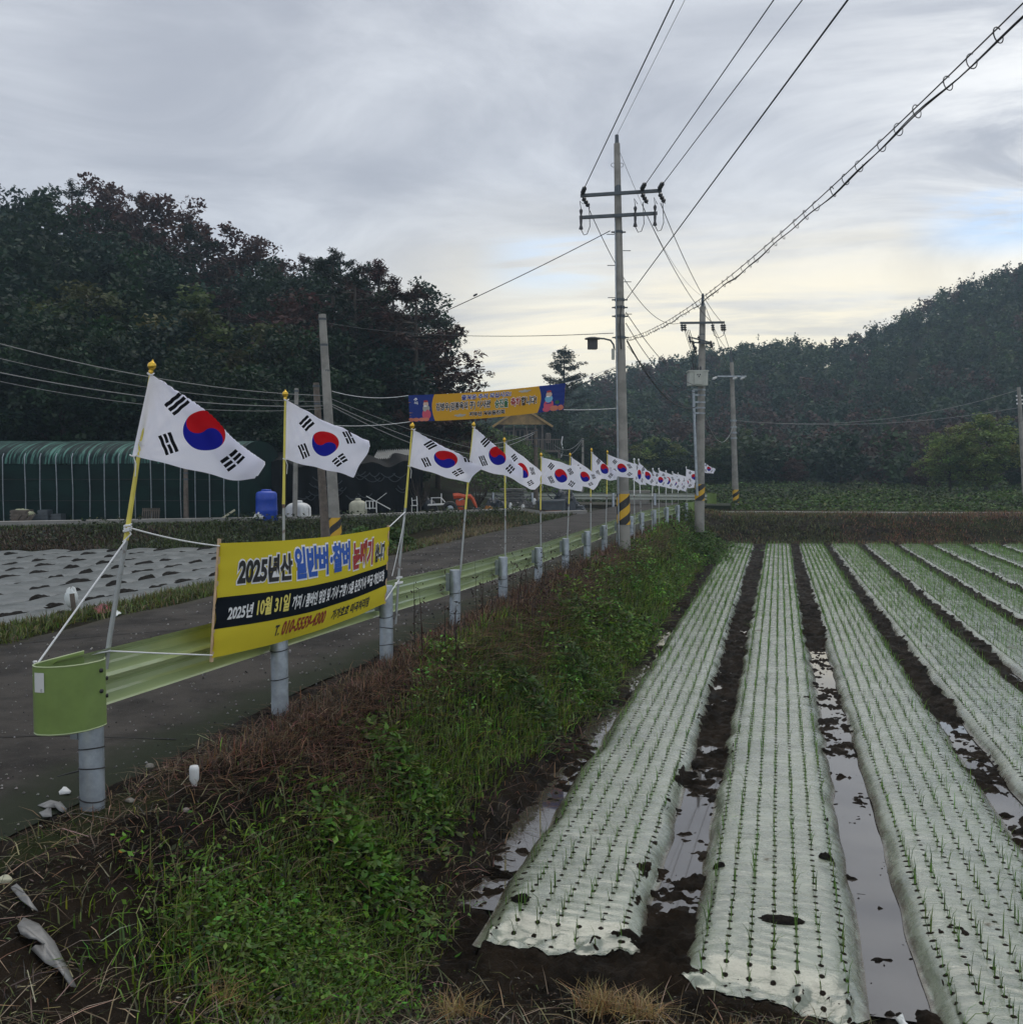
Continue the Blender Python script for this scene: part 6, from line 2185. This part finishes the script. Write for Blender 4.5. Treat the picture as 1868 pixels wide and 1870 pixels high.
rock(236, 1418, 1.2, 0.045, "rounded pale stone right of the first rail post")
rock(274, 1427, 1.2, 0.032, "whitish stone beside the rounded pale stone")
rock(238, 1487, 1.2, 0.030, "small pale stone right below the first rail post's foot")
rock(340, 1542, 1.0, 0.022, "small bright white chip on the dark slope")
rock(312, 1378, 1.2, 0.035, "chalky stone left of the upright white bottle")
M['peel'] = mat("orange peel", (0.60, 0.22, 0.03), 0.6)
rock(223, 1627, 1.0, 0.018, "scrap of orange peel on the dark slope", 'peel', "orange_peel", 0.4, "peel")
rock(10, 1672, 1.1, 0.035, "tan chunk at the photo's left edge", 'cream', "foam_chunk", 0.6, "litter")
M['film_scrap'] = mat("torn grey plastic", (0.20, 0.20, 0.195), 0.4, vary=0.25, bump=0.3)


def scrap(pts, z, lab, nm="plastic_scrap", seed=0, lift=0.03, m='film_scrap'):
    c = atz(*np.mean(np.array(pts), 0), z)
    V = []
    for (x, y) in pts:
        p = atz(x, y, z); p[2] = float(gz(p[0], p[1])) + 0.015 + lift * (0.5 + 0.5 * vnoise(x * 0.06, y * 0.06, seed)); V.append(p)
    V = np.array(V); ctr = V.mean(0) + np.array((0, 0, lift))
    rings = []
    for t_ in (1.0, 0.66, 0.33, 0.02):
        R_ = ctr + (V - ctr) * t_
        R_[:, 2] += 0.012 * vnoise(R_[:, 0] * 40, R_[:, 1] * 40, seed + 2)
        rings.append(np.concatenate((R_, R_[:1])))
    o = MB().grid(np.array(rings)).build(nm, M[m], None, c)
    md = o.modifiers.new("thickness", 'SOLIDIFY'); md.thickness = 0.004
    return tag(o, lab, "litter")


scrap([(33, 1765), (45, 1752), (72, 1752), (100, 1768), (128, 1790), (139, 1806), (128, 1812), (108, 1800), (84, 1797), (58, 1785), (96, 1786), (72, 1772), (50, 1766), (40, 1775)], 1.05, "long torn piece of grey plastic with a dark hole, low on the left slope", seed=3)
scrap([(22, 1692), (32, 1688), (48, 1698), (70, 1720), (60, 1722), (40, 1708)], 1.1, "narrow grey plastic strip above the torn plastic piece", seed=5)
scrap([(73, 1538), (95, 1536), (96, 1553), (80, 1552)], 1.15, "square of grey film on the slope below the first rail post", seed=8)
scrap([(70, 1520), (90, 1512), (112, 1516), (124, 1530), (116, 1537), (104, 1526), (84, 1526)], 1.15, "crumpled pale plastic above the square of grey film", seed=9, lift=0.02)
scrap([(103, 1476), (115, 1473), (130, 1477), (128, 1484), (110, 1483)], 1.2, "bluish crumpled wrapper at the left foot of the first rail post", seed=10, lift=0.03, m='white_plastic')
p = at(354, 1372, 6.25); p[2] = float(gz(p[0], p[1])) - 0.015
t = thing("bottle", "white plastic bottle standing upside down in the dry grass by the road edge", "bottle", p)
MB().lathe(p, [(0.016, 0.0), (0.017, 0.02), (0.02, 0.035), (0.03, 0.055), (0.031, 0.12), (0.026, 0.14), (0.0, 0.142)], 16).build("body", M['white_plastic'], t)
MB().lathe(p - np.array((0, 0, 0.008)), [(0.017, 0), (0.017, 0.018), (0.0, 0.018)], 12).build("cap", M['mesh_white'], t)
# heap of earth dropped on the film and loose clods lying on the beds
p = np.array((0.30, 6.55, float(bed_profile(1, np.array(0.26), np.array(6.55)))))
for (k_, px_0, py_0, s1, s2, hh, lab) in ((1, 1428, 1676, 0.17, 0.07, 0.03, "brown soil spilled on the central bed's front end"), (1, 1508, 1560, 0.06, 0.05, 0.05, "dark clod lying on the central bed's right edge"), (0, 950, 1638, 0.07, 0.05, 0.05, "dark clod on the left front of the bed beside the bank"), (1, 1313, 1575, 0.05, 0.035, 0.04, "dark clod at the central bed's left edge")):
    p = atz(px_0, py_0, 0.13)
    n = 22; u = np.linspace(-1, 1, n); U, V = np.meshgrid(u, u, indexing='ij')
    rr_ = np.clip(1.05 - U ** 2 - V ** 2 + 0.35 * fbm(U * 3 + px_0, V * 3, 4, 3), 0, 1)
    x_, y_ = p[0] + U * s1, p[1] + V * s2
    zz = bed_profile(k_, x_ - bed_x(k_, y_), y_) - 0.012 + (hh + 0.012) * np.sqrt(rr_) * (0.8 + 0.4 * fbm(U * 5, V * 5, 6, 2))
    tag(MB().grid(np.stack((x_, y_, zz), 2)).build("soil_clod", M['clod'], None, p), lab, "soil")
# white bag and red rubbish on the opposite verge
p = atz(131, 1118, 1.25) + np.array((0, 0, 0.10))
M['bag'] = mat("white plastic bag", (0.62, 0.66, 0.66), 0.5, bump=0.4, bscale=12)
n = 18; th = np.linspace(0.15, np.pi, n); ph = np.linspace(0, 2 * np.pi, 22)
P = np.array([[p + np.array((0.10 * math.sin(a) * math.cos(b), 0.08 * math.sin(a) * math.sin(b), 0.10 + 0.14 * math.cos(a))) * (1 + 0.02 * math.sin(7 * b)) + np.array((0, 0, 0.03 * math.sin(5 * b) * (a < 0.8))) for b in ph] for a in th])
tag(MB().grid(P).build("plastic_bag", M['bag'], None, p), "white plastic bag hung on a short stake on the opposite verge", "bag")
q = atz(138, 1132, 1.22)
tag(MB().beam(q - np.array((0, 0, .1)), q + np.array((-0.05, 0, 0.36)), 0.045).build("stake", M['old_wood'], None, q), "short dark stake beside the white bag on the opposite verge", "stake")
M['red_litter'] = mat("faded red packet", (0.17, 0.008, 0.014), 0.5, vary=0.3)
scrap([(170, 1122), (178, 1114), (190, 1108), (200, 1110), (204, 1124), (190, 1131), (176, 1129)], 1.26, "crumpled red packet on the opposite verge behind the leaning flag pole", "crumpled_packet", 12, 0.08, 'red_litter')
scrap([(204, 1126), (216, 1124), (222, 1130), (212, 1134), (204, 1132)], 1.26, "white wrapper right of the red packet on the opposite verge", "crumpled_packet", 14, 0.06, 'bag')
scrap([(1636, 1840), (1648, 1832), (1655, 1855), (1662, 1868), (1650, 1868), (1644, 1855)], 0.06, "white plastic shred in the mud at the long puddle's near end", "plastic_scrap", 16, 0.03, 'bag')

# ------------------------------------------------------------------ trees


def limbs(rr, H, r0, spread, n, crown0):
    mb = MB()
    top = np.array((rr.normal(0, 0.3), rr.normal(0, 0.3), H * 0.86))
    k1 = np.array((rr.normal(0, 0.12), rr.normal(0, 0.12), H * 0.45))
    mb.tube([(0, 0, -0.4), (0, 0, 0.3), k1, top], [r0 * 1.3, r0, r0 * 0.7, r0 * 0.15], 8)
    for i in range(n):
        h = H * rr.uniform(crown0, 0.8)
        a = rr.uniform(0, 6.28); L = spread * rr.uniform(0.55, 0.95) * (1 - 0.5 * (h / H - crown0))
        s = np.array((0, 0, h)) + k1 * np.array((1, 1, 0)) * h / H
        e = s + np.array((math.cos(a) * L, math.sin(a) * L, L * rr.uniform(0.2, 0.7)))
        mb.tube([s, (s + e) / 2 + np.array((0, 0, 0.15 * L)), e], [r0 * 0.35, r0 * 0.22, r0 * 0.06], 5, False)
    return mb


def broad_crown(rr, H, rx, c0, nclump, per, size, base, var=0.22):
    """foliage clumps spread through an uneven crown volume"""
    C = []
    while len(C) < nclump:
        p = rr.uniform(-1, 1, 3)
        d = np.linalg.norm(p)
        if d > 1 or d < 0.35: continue
        if rr.random() < (1 - d) * 0.8: continue
        C.append(p)
    C = np.array(C)
    zc = H * (c0 + (1 - c0) * 0.52); rz = H * (1 - c0) * 0.50
    lob = 1 + 0.22 * np.sin(3 * np.arctan2(C[:, 1], C[:, 0]) + rr.uniform(0, 6)) + 0.12 * rr.normal(0, 1, nclump)
    lob = np.clip(lob, 0.6, 1.12)
    ctr = C * np.array((rx, rx, rz)) * lob[:, None] + np.array((0, 0, zc))
    cr = rr.uniform(0.16, 0.30, nclump) * rx
    V = np.repeat(ctr, per, 0)
    o = rr.normal(0, 1, (nclump * per, 3)); o /= np.linalg.norm(o, axis=1, keepdims=True) + 1e-6
    o *= (rr.random(nclump * per) ** 0.45)[:, None]
    V = V + o * np.repeat(cr, per)[:, None] * np.array((1, 1, 0.72))
    col = np.repeat(tints(nclump, base, var, 0.10), per, 0) * rr.uniform(0.7, 1.3, (nclump * per, 1))
    return leaves(V, rr.uniform(0.6, 1.3, nclump * per) * size, col, 0.6, 0.35, None)


def pine_crown(rr, H, c0, spread, layers, base, tuft, per, size):
    """needle tufts along rising boughs"""
    out, mb = [], MB()
    mb.tube([(0, 0, -0.4), (0.05, 0, H * 0.5), (rr.normal(0, .1), rr.normal(0, .1), H)], [H * 0.022, H * 0.015, H * 0.004], 8)
    pts = []
    for i in range(layers):
        t = (i + rr.uniform(0, 0.8)) / layers
        h = H * (c0 + (1 - c0) * t)
        nb = rr.integers(3, 6)
        for b in range(nb):
            if rr.random() < 0.12: continue
            a = rr.uniform(0, 6.28)
            L = spread * (1 - t) ** 0.5 * rr.uniform(0.65, 1.15) + 0.25
            s = np.array((0, 0, h)); 
            e = s + np.array((math.cos(a) * L, math.sin(a) * L, L * rr.uniform(0.05, 0.30)))
            m_ = (s + e) / 2 + np.array((0, 0, -0.05 * L))
            mb.tube([s, m_, e], [0.03 + 0.015 * L, 0.025, 0.010], 4, False)
            nt_ = max(3, int(L * tuft))
            for q in range(nt_):
                w = (q + 1) / nt_ * 0.75 + 0.27
                c = s * (1 - w) ** 2 + 2 * w * (1 - w) * m_ + e * w * w if w <= 1 else e + (e - m_) * 0.12
                pts.append(c + rr.normal(0, 0.10 * L ** 0.5, 3) * np.array((1, 1, 0.4)))
    for q in range(6):
        pts.append(np.array((rr.normal(0, .08), rr.normal(0, .08), H * (0.96 + 0.012 * q))))
    pts = np.array(pts)
    n = len(pts)
    V = np.repeat(pts, per, 0) + rr.normal(0, size * 0.45, (n * per, 3)) * np.array((1, 1, 0.65))
    col = np.repeat(tints(n, base, 0.25, 0.10), per, 0) * rr.uniform(0.7, 1.3, (n * per, 1))
    return leaves(V, rr.uniform(0.7, 1.3, n * per) * size, col, 0.28, 0.9), mb


def mesh_of(mb, m):
    me = bpy.data.meshes.new("trunk")
    me.from_pydata(mb.v, [], mb.f)
    me.polygons.foreach_set("use_smooth", mb.sm)
    me.materials.append(m)
    return me


KIND = {}
DG_ = (0.013, 0.036, 0.012)
for nm, base, n_ in (("oak", DG_, 4), ("russet", (0.058, 0.022, 0.016), 2), ("olive", (0.062, 0.078, 0.022), 2), ("bluish", (0.010, 0.032, 0.019), 2), ("bright", (0.13, 0.175, 0.040), 2)):
    for q in range(n_):
        rr = np.random.default_rng(hash((nm == "oak", q, len(nm))) % 9999 + q * 31 + len(nm))
        rng = rr
        V, F, C = broad_crown(rr, 10.0, 3.6, 0.14, 125, 85, 0.30, base)
        KIND.setdefault(nm, []).append((np_mesh("crown", V, F, M['leaf'], C), mesh_of(limbs(rr, 10.0, 0.20, 3.4, 12, 0.25), M['bark'])))
for nm, base, n_ in (("pine", (0.012, 0.022, 0.010), 3), ("red_pine", (0.050, 0.020, 0.017), 3), ("ragged_pine", (0.046, 0.021, 0.017), 2), ("lone_pine", (0.013, 0.026, 0.011), 1)):
    for q in range(n_):
        rr = np.random.default_rng(500 + q * 13 + len(nm)); rng = rr
        (V, F, C), mb = pine_crown(rr, 10.0, 0.22, 3.3, 15, base, 2.6, 30, 0.26) if nm not in ("lone_pine", "ragged_pine") else pine_crown(rr, 10.0, 0.15 if nm == "lone_pine" else 0.2, 3.2 if nm == "lone_pine" else 3.9, 22 if nm == "lone_pine" else 10, base, 3.4, 30, 0.28)
        KIND.setdefault(nm, []).append((np_mesh("crown", V, F, M['needle'], C), mesh_of(mb, M['bark'])))
rng = np.random.default_rng(77)
_cnt = {}


def tree(kind, x, y, h, label, group=None, wide=1.0, name=None, z=None):
    vs = KIND[kind]
    k = _cnt.get(kind, 0); _cnt[kind] = k + 1
    cr_, tk_ = vs[k % len(vs)]
    zz = float(height(x, y)) if z is None else z
    t = thing(name or ("pine_tree" if "pine" in kind else "broadleaf_tree"), label, "tree", (x, y, zz - 0.1), group)
    s = h / 10.0
    t.scale = (s * wide, s * wide, s)
    t.rotation_euler = (0, 0, float(rng.uniform(0, 6.28)))
    for nm, me in (("trunk", tk_), ("crown", cr_)):
        o = bpy.data.objects.new(nm, me); COL.objects.link(o); o.parent = t
    return t


# the dense wood on the knoll at the left: skyline read from the survey, several ranks deep
SX = np.array((-80, 0, 100, 150, 250, 330, 370, 400, 440, 520, 560, 600, 660, 700, 740, 780, 810, 845))
SY = np.array((356, 352, 343, 345, 350, 385, 380, 418, 438, 442, 470, 462, 468, 492, 520, 540, 580, 640))
LAB = {"oak": "dark green broadleaf tree massed in the wood behind the green netted shed", "bluish": "blue green broadleaf tree massed in the wood behind the green netted shed",
       "russet": "withered red-brown broadleaf tree on the wooded knoll", "pine": "dark green pine on the wooded knoll's skyline", "red_pine": "red-brown needled pine on the wooded knoll's skyline", "olive": "olive green broadleaf tree on the wooded knoll"}
GRP = "trees of the dense wood on the left"
ranks = ((41.5, 78, 640, 560), (47.5, 84, 560, 60), (55, 82, 480, 50), (63, 78, 400, 45), (72, 72, 0, 0))
for ri, (d, step, _, _) in enumerate(ranks):
    xend = (470, 690, 760, 760, 780)[ri]
    x = -95 + 23 * ri
    while x < xend:
        px = x + rng.uniform(-16, 16); dd = d + rng.uniform(-2, 2)
        sky_y = float(np.interp(px, SX, SY))
        top_y = sky_y + (235, 165, 95, 40, 0)[ri] * (1 if px < 560 else 0.75) + rng.uniform(-4, 26)
        p = at(px, 900, dd); zg = float(height(p[0], p[1]))
        ztop = at(px, top_y, dd)[2]
        h = float(np.clip(ztop - zg, 4.0, 17.0))
        if ri >= 3:
            kd = rng.choice(["oak", "red_pine", "russet", "red_pine", "pine", "bluish"])
        elif ri == 2:
            kd = rng.choice(["oak", "bluish", "russet", "oak", "red_pine"])
        else:
            kd = rng.choice(["oak", "bluish", "oak", "olive" if ri else "oak"])
        tree(kd, p[0], p[1], h, LAB[kd], GRP, float(rng.uniform(0.85, 1.15)) * (10 / max(h, 8)) ** 0.35)
        x += step * rng.uniform(0.8, 1.15)
# open red-brown pines at the wood's right edge
for (px, d, top, w_, lab, kd) in ((690, 52, 486, 1.0, "tall red-brown pine left of the wood's ragged right edge", "red_pine"), (722, 50, 515, 0.95, "red-brown pine with sky showing between its boughs, above the overhead banner's left end", "ragged_pine"), (758, 49, 532, 0.95, "outermost ragged red-brown pine leaning toward the open sky", "ragged_pine"), (800, 54, 575, 0.8, "shorter dark pine behind the outermost ragged pine", "pine"), (650, 48, 500, 1.0, "dark pine behind the top of the tall leaning concrete pole", "pine"), (612, 56, 466, 0.95, "dark pine rising above its neighbours on the wood's skyline", "pine")):
    p = at(px, 900, d); zg = float(height(p[0], p[1]))
    tree(kd, p[0], p[1], float(at(px, top, d)[2] - zg), lab, None, w_)
# lower growth below them, behind the shelter
for (px, d, top, kd, lab) in ((600, 44, 720, "oak", "low dense tree behind the black shelter's left half"), (668, 45, 745, "oak", "low dense tree behind the black shelter's middle"), (735, 47, 770, "bluish", "low dense tree behind the corrugated roof sheet"), (500, 44, 700, "bluish", "dense tree behind the blue water tank"), (800, 60, 800, "oak", "low bush right of the corrugated roof sheet"), (850, 70, 795, "bluish", "low rounded tree left of the house"), (885, 80, 790, "oak", "rounded dark tree touching the house's left side")):
    p = at(px, 900, d); zg = float(height(p[0], p[1]))
    tree(kd, p[0], p[1], float(at(px, top, d)[2] - zg), lab, None, 1.15)
# single trees at the valley's end
for (px, d, top, kd, w_, lab) in (
    (1030, 114, 640, "lone_pine", 0.85, "lone dark pine with upswept boughs behind the overhead banner's right end"),
    (1016, 108, 750, "oak", 0.9, "dark broadleaf tree right of the house gable"),
    (1072, 88, 790, "oak", 1.1, "dark tree behind the thin grey post"),
    (1105, 92, 815, "bluish", 1.2, "low dark tree just left of the near concrete pole"),
    (1195, 92, 802, "bright", 1.25, "pale topped rounded tree between the near pole and transformer pole"),
    (1235, 88, 832, "oak", 1.2, "low dark tree left of the transformer pole's flags"),
    (1310, 92, 812, "olive", 1.2, "yellow green tree just right of the transformer pole"),
    (1368, 94, 792, "olive", 1.15, "yellow green willow-like tree behind the far utility pole"),
    (1408, 92, 822, "oak", 1.1, "dark tree between the willow-like tree and russet bush"),
    (1448, 90, 838, "russet", 1.0, "russet bush at the hill's foot"),
    (1735, 74, 782, "bright", 1.2, "left half of the big yellow green bush near the bare right pole"),
    (1800, 72, 762, "bright", 1.3, "tallest yellow green bush left of the bare right pole"),
    (1862, 76, 790, "oak", 1.1, "dark bush behind the bare right pole"),
    (1690, 80, 835, "russet", 0.9, "brownish bush at the left skirt of the big yellow green bush")):
    p = at(px, 900, d); zg = float(height(p[0], p[1]))
    hh = float(at(px, top, d)[2] - zg)
    tree(kd, p[0], p[1], hh, lab, None, w_ * (1.0 if hh > 5 else 1.25))
# bare twiggy saplings in the yard
for (px, d, lab) in ((768, 38.5, "bare twiggy sapling before the black shelter's end"), (873, 41, "bare twiggy sapling right of the digger")):
    p = at(px, 940, d)
    t = thing("bare_tree", lab, "tree", p)
    mb = MB(); br = MB(); rr = np.random.default_rng(int(px))
    mb.tube([p - np.array((0, 0, .2)), p + np.array((0, 0, 0.5))], [0.05, 0.035], 6)
    for k in range(34):
        a = rr.uniform(0, 6.28); L = rr.uniform(0.6, 1.5)
        s_ = p + np.array((0, 0, rr.uniform(0.25, 0.5)))
        e_ = s_ + np.array((math.cos(a) * L * 0.45, math.sin(a) * L * 0.3, L * 0.85))
        br.tube([s_, (s_ + e_) / 2 + np.array((math.cos(a) * .1, 0, 0)), e_], [0.014, 0.010, 0.004], 4, False)
    mb.build("trunk", M['bark'], t); br.build("twigs", M['bark'], t)

# ------------------------------------------------------------------ the far hill's forest: one mass
rr = np.random.default_rng(4321); rng = rr
n = 9000
x = rr.uniform(-95, 110, n); y = 92 + (232 - 92) * rr.random(n) ** 0.85
px = PX + FPX * (x * RT[0] + y * RT[1]) / (x * FW[0] + y * FW[1])
ok = (px > 640) & (px < 1960) & ((px > 1085) | (y > 135))
x, y = x[ok], y[ok]
sel, cell = [], {}
for i in range(len(x)):
    g_ = 2.4 + 0.0035 * y[i]
    key = (int(x[i] // g_), int(y[i] // g_))
    if key in cell: continue
    cell[key] = 1; sel.append(i)
x, y = x[sel], y[sel]
z = height(x, y)
parts = []
sp_ = 1.3 * fbm(x * 0.035, y * 0.035, 200, 3) + 0.30 * rr.normal(0, 1, len(x))
for i in range(len(x)):
    h = rr.uniform(3.6, 6.2); r_ = rr.uniform(1.1, 2.2)
    if sp_[i] > 0.32: base = (0.060, 0.033, 0.026)
    elif sp_[i] < -0.3: base = (0.044, 0.075, 0.030)
    else: base = (0.020, 0.044, 0.022)
    ridge = y[i] > 185
    nc = 12 if y[i] > 130 else 16
    per = 18 if y[i] > 130 else 26
    C = rr.normal(0, 1, (nc, 3)); C /= np.linalg.norm(C, axis=1, keepdims=True); C *= rr.uniform(0.55, 1.0, (nc, 1))
    ctr = C * np.array((r_, r_, h * 0.42)) + np.array((x[i], y[i], z[i] + h * 0.58))
    o = rr.normal(0, 1, (nc * per, 3)); o *= (0.42 * r_ * 0.5)
    V = np.repeat(ctr, per, 0) + o
    col = np.repeat(tints(nc, base, 0.22, 0.08), per, 0) * rr.uniform(0.75, 1.25, (nc * per, 1))
    parts.append(leaves(V, rr.uniform(0.3, 0.7, nc * per) * (1.0 if y[i] < 130 else 1.1), col, 0.65, 0.35))
    # leader shoots that break the skyline
    if y[i] > 170 and rr.random() < 0.3:
        m_ = 14
        a_ = np.column_stack((rr.normal(0, 0.22, m_), rr.normal(0, 0.22, m_), rr.uniform(0, 1, m_)))
        a_[:, :2] *= (1.1 - a_[:, 2:])
        q_ = np.array((x[i] + rr.normal(0, 0.8), y[i], z[i] + h * 0.92)) + a_ * np.array((1.6, 1.6, rr.uniform(0.6, 1.5)))
        parts.append(leaves(q_, rr.uniform(0.3, 0.55, m_), tints(m_, base, 0.2), 0.5, 0.2))
stuff("forest", parts, M['leaf'], "mixed green and russet forest covering the far hill", False)

# ------------------------------------------------------------------ thin haze in the valley
HZ = bpy.data.materials.new("valley haze")
HZ.use_nodes = True
nt = HZ.node_tree
nt.nodes.clear()
o_ = nt.nodes.new("ShaderNodeOutputMaterial")
pv = nt.nodes.new("ShaderNodeVolumePrincipled")
pv.inputs["Color"].default_value = (0.62, 0.82, 1.0, 1)
pv.inputs["Density"].default_value = 0.00072
pv.inputs["Anisotropy"].default_value = 0.3
nt.links.new(pv.outputs[0], o_.inputs["Volume"])
mb = MB().box((0, 320, 40), (2000, 1400, 104))
hz = mb.build("haze", HZ)
hz['kind'] = 'stuff'
